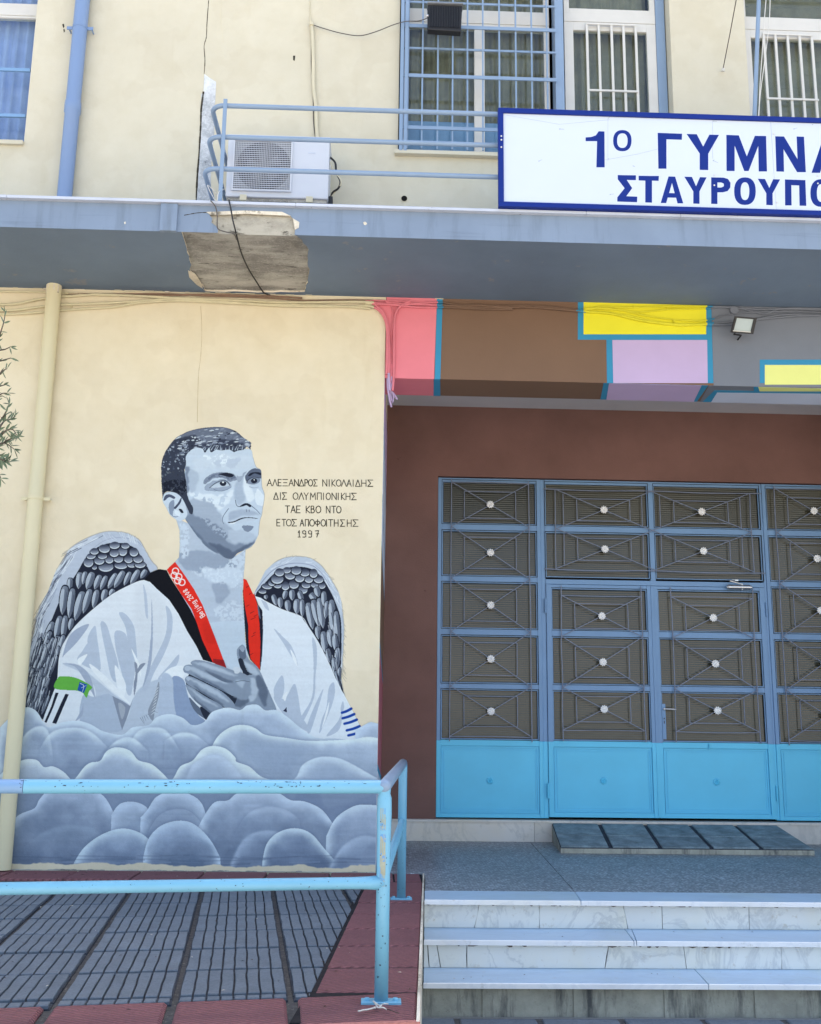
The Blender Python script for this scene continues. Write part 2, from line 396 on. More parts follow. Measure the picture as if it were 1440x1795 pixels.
    frow([(395,412,422,505,42),(455,438,460,528,44),(330,415,335,450,34),(508,378,488,450,40),(560,370,562,460,48),(622,382,655,485,44),(722,400,765,455,56),(772,345,792,430,52),(520,462,528,560,50),(605,452,602,580,60),(648,455,650,605,42)], GC, line=True)
    frow([(700,485,742,715,62),(745,460,795,690,60),(800,445,832,705,66),(838,385,842,520,46),(868,470,852,620,46),(905,460,922,765,60),(945,560,962,885,50),(780,690,792,800,44),(832,735,856,925,56),(885,720,905,870,54),(932,760,942,905,46),(872,885,892,1005,44),(962,880,950,1065,50),(922,965,942,1125,42),(976,1050,968,1195,32),(940,1080,985,1230,24)], GC)
    for i in range(34):
        y = rg.uniform(480, 1150); x = rg.uniform(700+max(0, y-650)*.42, 985)
        stroke(GC(x-6, y-50, x+4, y, x+12, y+60), 1.1, .5, rg.choice([DK, (205,211,226)]), .8)
    for i in range(14):
        y = rg.uniform(700, 1150); stroke(GC(995, y-50, 1005, y, 1040-rg.uniform(0, 20), y+40), .9, .3, (180,190,212), .8)

    # ---------- neck, chest
    nk = FC(290,1070, 330,1200, 332,1350, 326,1480, 280,1532, 250,1640)+CC(300,185, 420,390, 560,640, 690,970, 805,1022, 900,1060, 1000,1040, 990,930, 960,780, 955,600, 935,400, 945,262, 958,120, 965,0)+FC(1020,1400, 860,1505, 600,1200)
    Nm = full(fill(nk, (176, 190, 214), smooth=False))
    fill(CC(380,60, 560,20, 760,60, 830,100, 900,150, 760,210, 560,200, 440,170), SH2, warp=2.2, clip=Nm)
    fill(CC(600,180, 760,170, 900,170, 930,260, 850,330, 700,300, 620,240), LT, warp=2.5, clip=Nm)
    fill(CC(690,310, 780,300, 830,360, 800,420, 745,480, 700,400), (150,164,190), warp=1.5, clip=Nm)
    fill(CC(690,520, 740,480, 830,460, 940,480, 950,640, 850,640, 720,590), HL, warp=2.6, clip=Nm, thr=(2, .47), alpha=.45)
    fill(CC(520,180, 900,170, 940,330, 700,300), HL, warp=2, clip=Nm, thr=(2, .6), alpha=.4)
    fill(CC(640,640, 960,640, 980,900, 880,1030, 790,960, 700,720), (186,202,224), clip=Nm, soft=1)
    fill(FC(340,1120, 420,1150, 440,1300, 430,1450, 350,1480, 335,1300), LT, warp=2, clip=Nm, thr=(2, .42))
    fill(FC(860,1505, 1020,1410, 1015,1620, 820,1620), LT, warp=2, clip=Nm, thr=(2, .45))
    # ---------- face
    face = FC(395,420, 450,340, 560,320, 700,340, 900,350, 1072,345, 1102,430, 1135,530, 1185,565, 1192,650, 1197,740, 1222,820, 1215,910, 1204,960, 1196,1030, 1176,1090, 1165,1170, 1158,1260, 1150,1308, 1100,1360, 1020,1404, 940,1440, 862,1502, 700,1430, 600,1360, 500,1240, 430,1140, 395,1090, 340,1000, 330,800, 380,600)
    Fm = full(fill(face, (186, 202, 226)))
    fill(FC(420,900, 560,850, 700,930, 760,1050, 800,1130, 900,1200, 1000,1300, 1160,1260, 1150,1310, 1020,1404, 860,1502, 640,1400, 430,1140), (158,173,199), warp=2.4, clip=Fm)
    fill(FC(420,1000, 520,1050, 600,1130, 700,1210, 800,1260, 870,1320, 1000,1350, 1120,1330, 1020,1404, 862,1502, 700,1430, 600,1360, 500,1240, 400,1090), (118,134,162), warp=2.4, clip=Fm)
    fill(FC(640,1330, 760,1360, 840,1390, 900,1420, 1020,1360, 1130,1310, 1020,1404, 862,1502, 740,1440), (86,100,128), warp=1.8, clip=Fm)
    fill(FC(400,1085, 440,1130, 520,1220, 620,1330, 720,1400, 700,1432, 600,1360, 480,1235, 420,1140), (98,113,141), warp=1.6, clip=Fm)
    fill(FC(460,1080, 600,1080, 800,1200, 840,1290, 700,1330, 560,1230), (118,133,160), warp=2, clip=Fm, thr=(2, .53))
    fill(FC(840,1210, 960,1200, 1100,1230, 1140,1280, 1020,1330, 880,1300), (172,187,212), warp=2, clip=Fm)
    fill(FC(990,1160, 1060,1150, 1110,1160, 1060,1215, 1010,1200), (118,132,160), warp=1, clip=Fm)
    fill(FC(850,1010, 960,970, 1100,990, 1160,1040, 1010,1040, 900,1080, 850,1100), (160,175,202), warp=1.4, clip=Fm)
    fill(FC(480,480, 640,420, 900,400, 1060,420, 1100,520, 900,560, 700,540, 500,600), LT, warp=3, clip=Fm)
    fill(FC(560,430, 700,400, 860,420, 880,470, 700,500), HL, warp=3, clip=Fm, thr=(2, .5))
    fill(FC(700,470, 1000,440, 1000,530, 760,540), (178,193,219), warp=2.5, clip=Fm, thr=(0, .5))
    fill(FC(440,780, 640,830, 800,820, 900,760, 880,860, 760,980, 640,900, 480,860), HL, warp=2, clip=Fm, thr=(1, .42))
    fill(FC(385,560, 420,520, 440,640, 440,760, 410,800), (118,133,162), warp=2, clip=Fm)
    fill(FC(430,560, 520,600, 520,720, 460,800, 430,700), (168,184,210), warp=2, clip=Fm)
    fill(FC(920,700, 1000,640, 1010,760, 1020,860, 960,930, 915,870), (164,180,207), warp=1.2, clip=Fm)
    fill(FC(1010,640, 1080,760, 1120,860, 1060,900, 1010,800), HL, warp=1.2, clip=Fm)
    fill(FC(1140,760, 1215,830, 1205,940, 1130,900), HL, warp=1, clip=Fm)
    # brow, eyes
    fill(FC(580,700, 610,640, 690,600, 780,585, 880,600, 930,640, 930,670, 860,690, 820,660, 740,640, 660,668, 600,712), (122,136,164), warp=1, clip=Fm)
    fill(FC(600,690, 640,640, 720,606, 800,600, 880,612, 920,650, 860,672, 800,650, 720,636, 650,660), (96,109,138), warp=1.1, soft=.1, clip=Fm, thr=(2, .43))
    fill(FC(740,605, 830,592, 900,615, 870,640, 790,622), DK, clip=Fm)
    fill(FC(930,625, 985,630, 1000,600, 1040,570, 1000,640, 950,690), (150,164,190), warp=1, clip=Fm)
    fill(FC(1020,640, 1060,575, 1120,545, 1185,570, 1192,650, 1150,645, 1070,660, 1040,690), (84,96,124), warp=.8, clip=Fm)
    fill(FC(1050,625, 1090,590, 1180,590, 1186,618, 1120,600, 1075,625), DK, clip=Fm)
    fill(FC(600,730, 680,680, 790,655, 850,690, 880,740, 800,780, 700,790, 600,775), (146,161,188), warp=1, clip=Fm)
    fill(FC(660,744, 720,706, 790,688, 836,706, 850,728, 790,740, 710,750), (182,196,218), clip=Fm)
    fill(FC(752,700, 770,684, 812,686, 822,706, 808,728, 780,732, 758,718), DK, clip=Fm)
    fill(FC(778,688, 795,684, 795,700, 780,700), (230,236,246), clip=Fm)
    stroke(FC(645,752, 710,700, 790,672, 835,690, 858,722), .9, 1.1, DK, clip=Fm)
    stroke(FC(690,765, 740,785, 810,775, 870,745), .9, .5, (90,104,132), clip=Fm)
    fill(FC(1040,700, 1060,660, 1110,640, 1175,655, 1170,690, 1120,715, 1070,712), (120,134,162), clip=Fm)
    fill(FC(1082,670, 1110,650, 1142,660, 1145,690, 1110,705, 1085,690), DK, clip=Fm)
    fill(FC(1106,662, 1120,660, 1118,676), (232,238,248), smooth=False, clip=Fm)
    stroke(FC(1035,700, 1055,665, 1110,640, 1175,650), 1., .8, DK, clip=Fm)
    stroke(FC(1065,738, 1110,752, 1160,742), .8, .4, (110,124,152), clip=Fm)
    # nose, mouth
    stroke(FC(918,880, 930,935, 965,950, 990,935), .8, .8, DK, clip=Fm)
    fill(FC(960,950, 1000,920, 1040,912, 1085,935, 1070,955, 1035,935, 1000,945), DK, clip=Fm)
    stroke(FC(1085,940, 1140,985, 1180,1030), 1.3, .8, (88,100,130), clip=Fm)
    stroke(FC(1035,980, 1035,1005), .8, .6, DK2, clip=Fm); stroke(FC(1062,980, 1064,1002), .8, .6, DK2, clip=Fm)
    stroke(FC(845,970, 795,1040, 780,1090, 795,1130), 1, .6, DK2, clip=Fm)
    fill(FC(840,1120, 920,1085, 1000,1060, 1080,1058, 1145,1070, 1110,1096, 1000,1118, 900,1132), (184,198,221), warp=.8, clip=Fm)
    fill(FC(850,1126, 900,1112, 925,1118, 880,1134), (214,223,238), clip=Fm)
    fill(FC(842,1110, 900,1102, 980,1068, 1060,1060, 1145,1071, 1148,1077, 1060,1068, 990,1078, 905,1114, 845,1120), DK, clip=Fm)
    # ear
    ear = FC(150,860, 168,815, 205,795, 280,800, 340,840, 380,900, 405,970, 412,1030, 395,1070, 340,1098, 290,1082, 230,1035, 190,960, 158,905)
    Em = full(fill(ear, LT))
    fill(FC(160,880, 180,830, 230,820, 285,850, 270,868, 220,850, 175,885), (70,80,110), clip=Em)
    fill(FC(230,900, 270,880, 275,960, 260,1040, 320,1050, 280,1062, 230,1020, 215,950), (128,143,172), warp=.6, clip=Em)
    fill(FC(270,960, 310,915, 350,850, 345,900, 310,950, 285,975), (60,70,100), clip=Em)
    fill(FC(320,975, 350,975, 372,1010, 350,1015), DK, clip=Em)
    fill(FC(290,985, 330,1010, 330,1050, 280,1020), HL, clip=Em)
    stroke(ear[:9], 1., .8, (120,135,165), .7)
    # hair
    hair = FC(152,852, 140,700, 138,520, 158,420, 200,340, 250,270, 300,222, 400,165, 520,130, 640,114, 760,110, 850,126, 930,160, 1000,220, 1072,268, 1082,300, 1074,348, 1040,318, 1000,352, 950,358, 900,372, 850,348, 780,360, 720,350, 660,378, 640,330, 600,380, 570,340, 500,330, 430,370, 395,430, 400,500, 382,560, 392,640, 405,720, 410,800, 430,880, 472,960, 466,1024, 438,1020, 408,960, 380,900, 340,840, 280,800, 200,790, 165,815)
    Hm = full(fill(hair, (50, 58, 80), warp=.5))
    fill(FC(280,240, 400,165, 640,114, 850,126, 1000,220, 1080,300, 960,330, 700,330, 560,320, 500,200, 380,220), (98,108,134), warp=1.5, clip=Hm)
    fill(FC(560,300, 700,240, 900,240, 1000,300, 900,340, 700,345), (52,60,84), warp=2.5, clip=Hm)
    for i in range(150):
        x = rg.uniform(330, 1060); y = 120+((x-720)/360)**2*130+rg.uniform(0, 190-abs(x-700)*.1)
        s = rg.uniform(8, 30); h_ = rg.uniform(3, 10); c = rg.choice([(168,180,202), (130,142,168), (110,122,150), (36,42,62), (190,200,218)])
        fill(FC(x-s, y+4, x, y-h_, x+s, y-2, x+s*.2, y+h_), c, clip=Hm)
    for i in range(170):
        x = rg.uniform(145, 440); y = rg.uniform(260, 860)
        if x > 400 and y > 500: continue
        r_ = rg.uniform(4, 11); c = rg.choice([(122,134,160), (90,100,126), (72,82,108), (150,162,186)])
        c = tuple(v*(1 if y < 560 else .62) for v in c)
        fill(FC(x-r_, y, x-r_*.3, y-r_*rg.uniform(.7, 2), x+r_, y, x, y+r_), c, clip=Hm)
    fill(FC(150,700, 400,660, 410,800, 330,830, 155,820), (24,30,48), clip=Hm, thr=(2, .45))
    for i in range(16):
        x = 560+i*32+rg.uniform(-14, 14); stroke(FC(x, 352, x+rg.uniform(-6, 40), 318-rg.uniform(-10, 24)), 1.8, .4, LT, .8)
    for i in range(5): stroke(FC(285+i*8, 238-i*5, 345, 222-i*4), .9, .4, HL, .8)
    stroke([face[i] for i in range(6, 21)], .7, .7, (150,165,192), .8)

    # ---------- white jacket, left half then right half
    jl = WC(1120,465, 1050,482, 860,578, 700,700, 540,850, 440,1000, 402,1120, 390,1280, 365,1380, 280,1600, 240,1728)+[(70, 1340), (420, 1340)]+CC(800,1300, 850,1100, 805,1020, 690,970, 605,945, 550,830, 470,700, 400,560, 320,440, 220,350, 160,290, 110,270)
    Jl = full(fill(jl, (216, 222, 236), smooth=False))
    jr = GC(235,425, 290,440, 330,470, 470,540, 640,603, 700,690, 790,830, 890,1030, 960,1190, 1040,1330, 1100,1450, 1190,1640, 1230,1800, 300,1800, 200,1300, 280,1080, 300,900, 305,620, 285,530)
    Jr = full(fill(jr, (216, 223, 238), smooth=False))
    S1, S2, S3, WH = (178,190,214), (158,170,198), (132,142,166), (228,232,242)
    for P in (WC(1040,560, 1130,520, 1280,640, 1300,900, 1180,1180, 1060,1150, 1040,900), ): fill(P, (206,212,226), soft=4, clip=Jl, alpha=.7)
    lower = WC(430,1170, 560,1180, 700,1290, 880,1440, 1000,1530, 960,1650, 1060,1400, 1240,1300, 1440,1300, 1440,1790, 400,1790, 590,1700, 600,1450, 705,1450, 690,1350, 600,1250)
    fill(lower, (182,194,216), clip=Jl, soft=1)
    fill(WC(600,1440, 700,1450, 850,1440, 935,1728, 600,1700), (170,184,210), clip=Jl)
    for P, c in ((WC(905,745, 960,750, 1030,850, 1050,1000, 1060,1170, 1040,1240, 1000,1440, 940,1250, 890,1080, 880,900, 960,915, 978,990, 960,860), S1),
                 (WC(750,835, 800,840, 850,1000, 900,1180, 890,1320, 840,1280, 800,1100), S1), (WC(702,850, 722,950, 752,1212, 690,1150, 640,970), S1),
                 (WC(650,1000, 690,1150, 752,1242, 560,1150, 600,1060), S1), (WC(430,1110, 480,950, 560,870, 655,840, 560,980, 450,1092), S2),
                 (WC(1300,680, 1350,750, 1352,900, 1290,1080, 1200,1250, 1140,1392, 1100,1370, 1180,1180, 1290,950, 1310,800), S1),
                 (WC(1180,620, 1190,800, 1190,1000, 1170,1200, 1108,1368, 1150,1160, 1176,900), S2), (WC(1410,1090, 1392,1180, 1280,1290, 1235,1290, 1330,1180), S1),
                 (WC(870,905, 930,900, 960,1000, 1010,1180, 1040,1240, 990,1440, 930,1250, 880,1050), S1),
                 (WC(430,1168, 560,1180, 660,1270, 705,1450, 660,1380, 560,1220, 500,1180), S2), (WC(1110,500, 1140,600, 1150,780, 1130,760, 1120,640), S1),
                 (WC(540,1650, 590,1560, 605,1500, 600,1600), S2)):
        fill(P, c, clip=Jl)
    for P in (WC(560,1130, 640,1090, 580,1180), WC(870,1180, 960,1330, 950,1440, 900,1400), WC(660,1170, 800,1280, 1000,1510, 850,1400, 700,1250), WC(1010,1040, 1050,1170, 1090,1280, 1080,1180), WC(1260,1300, 1330,1210, 1440,1190, 1440,1290)):
        fill(P, WH, clip=Jl)
    fill(WC(850,1440, 930,1480, 1000,1525, 1030,1450, 975,1620, 932,1728), S3, smooth=False, clip=Jl)
    fill(WC(900,1500, 960,1540, 930,1640), (160,168,186), clip=Jl)
    for P, c in ((WC(1240,1320, 1245,1420, 1210,1560, 1190,1650, 1150,1570, 1205,1440), (140,149,168)), (WC(1035,1160, 1060,1180, 1060,1300, 1035,1440, 1030,1340, 1045,1260), S3), (WC(1130,1165, 1080,1230, 1050,1260, 1080,1180), S3)): fill(P, c, clip=Jl)
    for i in range(8): x = 1085+i*16; stroke(WC(x, 1625-i*8, x+rg.uniform(15, 40), 1680-i*14), 1.1, .5, S3)
    for i in range(9): y = 1370+i*26; stroke(WC(1235-i*4, y, 1215-i*5, y+24), 1., .4, (226,230,240))
    fill(CC(345,1095, 440,1110, 480,1250, 560,1400, 630,1470, 630,1600, 400,1600, 360,1300), (136,156,194), clip=Jl)
    fill(CC(250,1100, 345,1095, 360,1300, 400,1600, 240,1600), (176,190,216), clip=Jl, soft=1)
    # sleeve band, stripes
    fill(WC(395,1285, 440,1275, 520,1282, 600,1312, 680,1365, 655,1400, 632,1456, 600,1415, 540,1395, 365,1378), (96,172,72))
    fill(WC(575,1322, 640,1345, 612,1416, 556,1392), (26,78,160), smooth=False)
    stroke(WC(580,1335, 610,1355, 598,1405), .9, .7, (225,232,240)); stroke(WC(590,1372, 632,1352), .7, .5, (225,232,240))
    fill(WC(372,1412, 398,1415, 352,1540, 296,1668, 278,1660, 335,1530), DK, smooth=False)
    fill(WC(455,1422, 484,1428, 440,1530, 378,1676, 344,1668, 405,1530), DK, smooth=False)
    stroke(WC(1120,467, 1050,484, 860,580, 700,702, 540,852, 440,1002, 403,1122, 392,1280), 1.2, 1.2, (232,236,245), .9)
    # right half folds
    for P, c in ((GC(400,708, 480,780, 560,870, 612,1035, 540,930, 480,830), S1), (GC(735,790, 772,850, 778,980, 765,1120, 752,1310, 660,1515, 640,1480, 735,1300, 748,1010), S1),
                 (GC(468,1118, 492,1190, 480,1290, 430,1365, 400,1240), S1), (GC(580,1190, 612,1290, 640,1460, 700,1590, 540,1470, 460,1390, 520,1290), S1), (GC(400,1300, 560,1380, 720,1600, 640,1580, 480,1450), S1),
                 (GC(880,1230, 925,1180, 932,1290, 885,1440, 800,1625, 820,1500, 860,1400), S1), (GC(832,1235, 795,1380, 715,1620, 690,1560, 750,1400), S1), (GC(1000,1430, 985,1560, 940,1620, 860,1645, 960,1520), S1),
                 (GC(1005,1340, 1015,1400, 992,1440, 985,1400), S1), (GC(280,430, 330,470, 360,550, 320,520), S1), (GC(300,620, 318,640, 306,960, 290,1060, 298,880), S1)):
        fill(P, c, clip=Jr)
    for P in (GC(545,890, 590,960, 608,1040, 570,980), GC(480,1300, 520,1260, 500,1340), GC(868,1460, 885,1350, 860,1420, 820,1580)): fill(P, WH, clip=Jr)
    fill(GC(482,1428, 512,1395, 515,1442), (40,48,80), smooth=False)
    stroke(GC(235,425, 330,470, 470,540, 640,603, 700,690, 790,830, 890,1030, 960,1190, 1100,1450, 1190,1640), 1.2, 1.2, (232,237,246), .9)
    for y, x0, x1 in ((1434, 996, 1078), (1482, 1002, 1104), (1530, 1018, 1126), (1588, 1038, 1150), (1632, 1052, 1170)):
        stroke(GC(x0, y+10, (x0+x1)/2, y-4, x1, y-26), 4.2, 4.6, (18,66,158))
    # collar and ribbon
    fill(CC(108,272, 165,208, 235,180, 300,190, 330,250, 420,390, 500,520, 560,640, 610,790, 695,972, 605,945, 550,830, 470,700, 400,560, 320,440, 220,350, 160,290), (12,14,24), smooth=False)
    RB = full(fill(CC(370,120, 450,230, 530,350, 600,480, 655,620, 720,790, 808,1024, 690,970, 600,780, 555,640, 510,520, 420,390, 345,265, 300,185), (226,44,32), smooth=False))
    fill(CC(690,935, 780,945, 808,1024, 690,970), (150,30,34), smooth=False)
    fill(CC(600,640, 660,640, 720,790, 640,800), (206,38,28), soft=2, clip=RB, alpha=.6)
    for x, y in ((374, 198), (362, 234), (402, 246), (392, 278), (428, 292)):
        P = [(x+26*math.cos(a*math.pi/6), y+26*math.sin(a*math.pi/6)) for a in range(13)]
        stroke(CC(*[v for p in P for v in p]), 1.9, 1.9, (238,222,224))
    GL = {'B': [[(0,0),(0,1),(.6,1),(.6,.55),(0,.5),(.7,.45),(.7,0),(0,0)]], 'e': [[(0,.35),(.6,.35),(.5,.65),(.1,.6),(0,.2),(.3,0),(.6,.1)]], 'i': [[(.3,0),(.3,.6)], [(.3,.85),(.32,.9)]], 'j': [[(.3,.6),(.3,-.3),(0,-.3)]],
          'n': [[(0,0),(0,.6),(.5,.6),(.6,0)]], 'g': [[(.6,.6),(.1,.6),(0,.1),(.6,.1)], [(.6,.6),(.6,-.35),(0,-.3)]], '2': [[(0,.8),(.3,1),(.6,.7),(0,0),(.65,0)]], '0': [[(.3,0),(0,.5),(.3,1),(.6,.5),(.3,0)]], '8': [[(.3,.5),(0,.75),(.3,1),(.6,.75),(.3,.5),(0,.25),(.3,0),(.6,.25),(.3,.5)]]}
    ax, ay, ux, uy = 622., 572., -.56, -.83; vx, vy = uy, -ux; pos = 0   # runs up the ribbon with the letters upside down
    pos = 0; ln = 0
    for ch in 'Beijing 2008':
        if ch != ' ':
            for S in GL[ch]:
                pts = []
                for gx, gy in S: pts += [ax+ux*(pos+gx*28)+vx*(gy-.0)*40, ay+uy*(pos+gx*28)-ux*(gy-.0)*40]
                stroke(CC(*pts), 1.25, 1.25, (240,226,226), smooth=False)
        pos += {'i': 17, 'j': 17, ' ': 14}.get(ch, 27.5)
    fill(CC(940,370, 950,262, 990,278, 1030,370, 1070,480, 1105,530, 1110,700, 1102,900, 1088,1034, 1000,940, 970,850, 955,640), (26,26,44), smooth=False)
    fill(CC(1050,470, 1075,490, 1092,600, 1085,600, 1070,560), (86,92,120), smooth=False)
    R2 = full(fill(CC(945,262, 990,278, 1030,370, 1062,480, 1080,640, 1088,800, 1083,1028, 1005,935, 990,800, 986,650, 962,520, 945,400), (226,46,32), smooth=False))
    for x, y, s in ((985,330,14),(1005,390,10),(985,490,10),(1020,548,16),(1030,600,20),(1040,720,10),(1030,745,14),(1015,900,12),(1050,575,14)):
        stroke(CC(x-s, y+4, x, y-4, x+s, y-s*.8), 1.3, .7, (130,26,30), clip=R2)
    stroke(CC(1112,520, 1118,700, 1110,900, 1094,1040), 1.6, 1.2, (222,230,242))
    # ---------- hand
    hb, hs, hd, hh = (132,147,172), (92,106,132), (34,42,62), (172,186,209)
    fill(CC(490,1260, 560,1330, 620,1380, 700,1400, 650,1450, 560,1400, 510,1330), hs); fill(CC(580,1340, 700,1380, 640,1460), hd)
    arm = CC(890,900, 895,850, 935,815, 965,850, 970,900, 1000,950, 1060,1000, 1095,1060, 1130,1140, 1170,1230, 1225,1370, 1180,1420, 800,1420, 860,1330, 900,1180, 940,1060, 915,1000)
    Am = full(fill(arm, hb, warp=.5))
    fill(CC(905,870, 935,835, 960,870, 965,930, 920,940), hs, warp=.5, clip=Am); fill(CC(915,850, 935,828, 955,850, 940,880), (148,160,184), clip=Am)
    fill(CC(905,930, 950,950, 980,1040, 1040,1060, 960,1075, 915,1030), hd, warp=1, clip=Am)
    fill(CC(960,950, 1040,1010, 1080,1080, 1010,1060, 970,1000), hh, warp=1.2, clip=Am)
    fill(CC(980,1110, 1050,1120, 1060,1240, 1000,1290, 960,1200), hh, warp=2, clip=Am)
    fill(CC(860,1200, 950,1180, 990,1300, 900,1340, 850,1280), hs, warp=2.5, clip=Am)
    fill(CC(1050,1080, 1110,1120, 1150,1240, 1120,1330, 1070,1220), hs, warp=2, clip=Am)
    def finger(P, hl, dark):
        m = full(fill(P, hb, warp=.4)); fill(dark, hs, warp=1.2, clip=m); fill(hl, hh, warp=1.2, clip=m); return m
    fill(CC(540,1010, 700,1060, 860,1120, 930,1140, 900,1240, 860,1330, 760,1345, 640,1290, 540,1200, 460,1140), hd)
    finger(CC(460,1160, 500,1170, 620,1250, 770,1340, 700,1405, 610,1350, 510,1260), CC(470,1170, 600,1250, 740,1345, 620,1290), CC(520,1250, 620,1340, 700,1400, 600,1370))
    finger(CC(452,1110, 475,1082, 530,1095, 640,1150, 760,1210, 850,1290, 870,1340, 800,1350, 640,1250, 520,1180, 470,1145), CC(465,1095, 600,1140, 740,1220, 830,1300, 700,1240, 560,1150), CC(520,1160, 640,1230, 780,1330, 640,1270))
    finger(CC(438,1020, 460,990, 520,990, 640,1040, 760,1095, 900,1150, 950,1180, 880,1250, 780,1210, 640,1140, 500,1070, 450,1050), CC(450,1010, 540,1010, 680,1080, 820,1150, 660,1110, 520,1040), CC(520,1060, 680,1140, 820,1230, 700,1180))
    finger(CC(500,970, 545,945, 620,955, 740,990, 850,1030, 960,1065, 1000,1120, 900,1140, 780,1130, 650,1060, 540,1005), CC(520,965, 640,975, 800,1030, 900,1080, 760,1050, 620,1000), CC(620,1030, 780,1100, 880,1135, 760,1130))
    fill(CC(450,1012, 470,995, 500,1005, 490,1035, 460,1035), hh); fill(CC(462,1098, 482,1088, 500,1105, 480,1122), hh); fill(CC(855,1020, 880,1005, 915,1015, 910,1050, 880,1060), (200,208,224), warp=.8)
    fill(CC(860,1120, 1000,1100, 1010,1240, 930,1290, 860,1240), hb, warp=2.5); fill(CC(880,1110, 960,1120, 930,1180), hh, warp=2, clip=None, alpha=.8)
    stroke(CC(880,1130, 940,1120, 1000,1130), 1., .5, hd, .7)

    # ---------- clouds, back to front: each mass has a bright rim that softens into a grey-blue body
    KC = cs(0, 740, 2.149)
    def cloud(top, low=1800, rim=(200,213,236), mid=(152,169,200), dark=(112,130,165), wd=15, sh=.4, ydark=110, clip=None, soft=0, al=1.):
        g_ = lambda c, o: tuple(min(238, (v+o)*.93+.07*sum(c)/3) for v in c)
        rim, mid, dark = g_(rim, 18), g_(mid, 12), g_(dark, 0)
        P = KC(*top); P = crom(P, 5, False)
        yl = 740+low/2.149; poly = P+[(P[-1][0]+4, yl), (P[0][0]-4, yl)]
        pad = int(26*MPX); r = polymask([cv(p) for p in poly], pad)
        if r is None: return None
        y0, x0, m = r; h, w = m.shape
        m0 = m.copy()
        if soft: m = blur(m, int(soft*MPX))
        if clip is not None:
            ty0 = min(cv(p)[1] for p in P); ye = min(cv(P[0])[1], cv(P[-1])[1]); fd = np.clip(1.55*(1-(np.arange(h)[:, None]+y0-ty0)/max(4., ye-ty0)), 0, 1); m = m*clip[y0:y0+h, x0:x0+w]*(fd if soft or sh < .25 else 1)
        halo = blur(m0, int(4*MPX))*(1-m0); halo = halo*(clip[y0:y0+h, x0:x0+w] if clip is not None else 1); halo = halo*np.clip(2-(np.arange(h)[:, None]+y0-min(cv(p)[1] for p in P))/(30*MPX), 0, 1)
        put(y0, x0, np.clip(halo*2, 0, 1), (98,114,148), sh)
        st = STREAK[y0:y0+h, x0:x0+w]-.5; big = NZ[3][y0:y0+h, x0:x0+w]-.5
        g = blur(m0, int(wd*MPX)); t = np.clip((g-.5)*2.1+big*.5+st*.22, 0, 1); t = t*t*(3-2*t)
        ty = min(cv(p)[1] for p in P); u = np.clip((np.arange(h)[:, None]+y0-ty-12*MPX)/(ydark*MPX)+big*.9+st*.2, 0, 1)
        c = np.asarray(rim)*(1-t)[..., None]+np.asarray(mid)*t[..., None]
        k = (u*t)[..., None]; c = c*(1-k)+np.asarray(dark)*k+(st*14)[..., None]
        put(y0, x0, m, c, al)
        f = full((y0, x0, m))
        if not soft: stroke(P, 1.3, 1.3, (210,222,240), .3, smooth=False, clip=f)
        return f
    cloud([1340,1160, 1375,1140, 1400,1130, 1440,1142], rim=(176,194,224), sh=.1)
    BKm = cloud([0,1150, 40,1110, 70,1092, 85,1078, 112,1075, 140,1092, 165,1132, 185,1150, 230,1132, 290,1125, 340,1138, 390,1165, 460,1178, 500,1150, 560,1142, 590,1112, 640,1100, 690,1115, 725,1142, 770,1130, 800,1092, 860,1076, 905,1085, 930,1068, 970,1065, 1000,1086, 1040,1085, 1085,1112, 1130,1150, 1190,1188, 1260,1192, 1330,1196, 1385,1184, 1440,1192], sh=.12, rim=(186,202,230), mid=(164,181,212), dark=(132,150,184))
    for tp in ([60,1300, 80,1200, 130,1150, 180,1160, 200,1260], [150,1230, 200,1165, 290,1152, 350,1172, 420,1240, 470,1290], [480,1230, 520,1165, 580,1150, 630,1165, 680,1240], [620,1200, 680,1170, 740,1180, 800,1230], [380,1260, 440,1200, 500,1190, 560,1240], [1180,1280, 1240,1230, 1320,1225, 1400,1260, 1440,1290]):
        cloud(tp, rim=(190,205,231), mid=(146,164,196), dark=(116,134,168), wd=12, sh=.22, ydark=60, clip=BKm, soft=1.2, al=.9)
    G = cloud([770,1300, 800,1220, 830,1175, 880,1145, 930,1142, 965,1155, 1000,1178, 1080,1190, 1150,1200, 1220,1200, 1300,1196, 1385,1186, 1440,1194], rim=(198,212,236), mid=(168,185,214), dark=(140,157,188), sh=.4, ydark=90, clip=BKm)
    fill(KC(900,1230, 960,1190, 1060,1200, 1180,1215, 1140,1270, 1060,1320, 960,1290), (150,167,198), soft=7, clip=G, alpha=.75)
    M4 = cloud([1020,1400, 1110,1345, 1140,1292, 1200,1263, 1270,1265, 1330,1290, 1400,1330, 1440,1350], rim=(186,202,228), mid=(150,168,200), dark=(136,153,186), sh=.15, soft=1)
    cloud([0,1330, 30,1300, 60,1284, 100,1270, 140,1274, 166,1300, 200,1297, 240,1318, 272,1352], rim=(196,208,230), mid=(164,178,204), dark=(140,156,186))
    M2 = cloud([270,1356, 288,1338, 320,1297, 345,1282, 378,1276, 402,1240, 440,1225, 490,1238, 522,1274, 570,1288, 610,1320, 640,1352], mid=(164,180,208), dark=(136,152,184))
    M3 = cloud([640,1352, 655,1340, 680,1297, 725,1276, 760,1235, 800,1220, 850,1230, 886,1262, 892,1280, 940,1298, 985,1336, 1040,1352], mid=(166,182,210), dark=(140,156,188), sh=.5)
    cloud([690,1400, 720,1300, 780,1260, 840,1262, 900,1320, 940,1390], rim=(176,191,218), mid=(152,169,199), sh=.1, clip=M3, soft=2, al=.8)
    fill(KC(-10,1345, 1440,1345, 1440,1480, -10,1480), (128,145,178), smooth=False, clip=None, alpha=.85, soft=3)
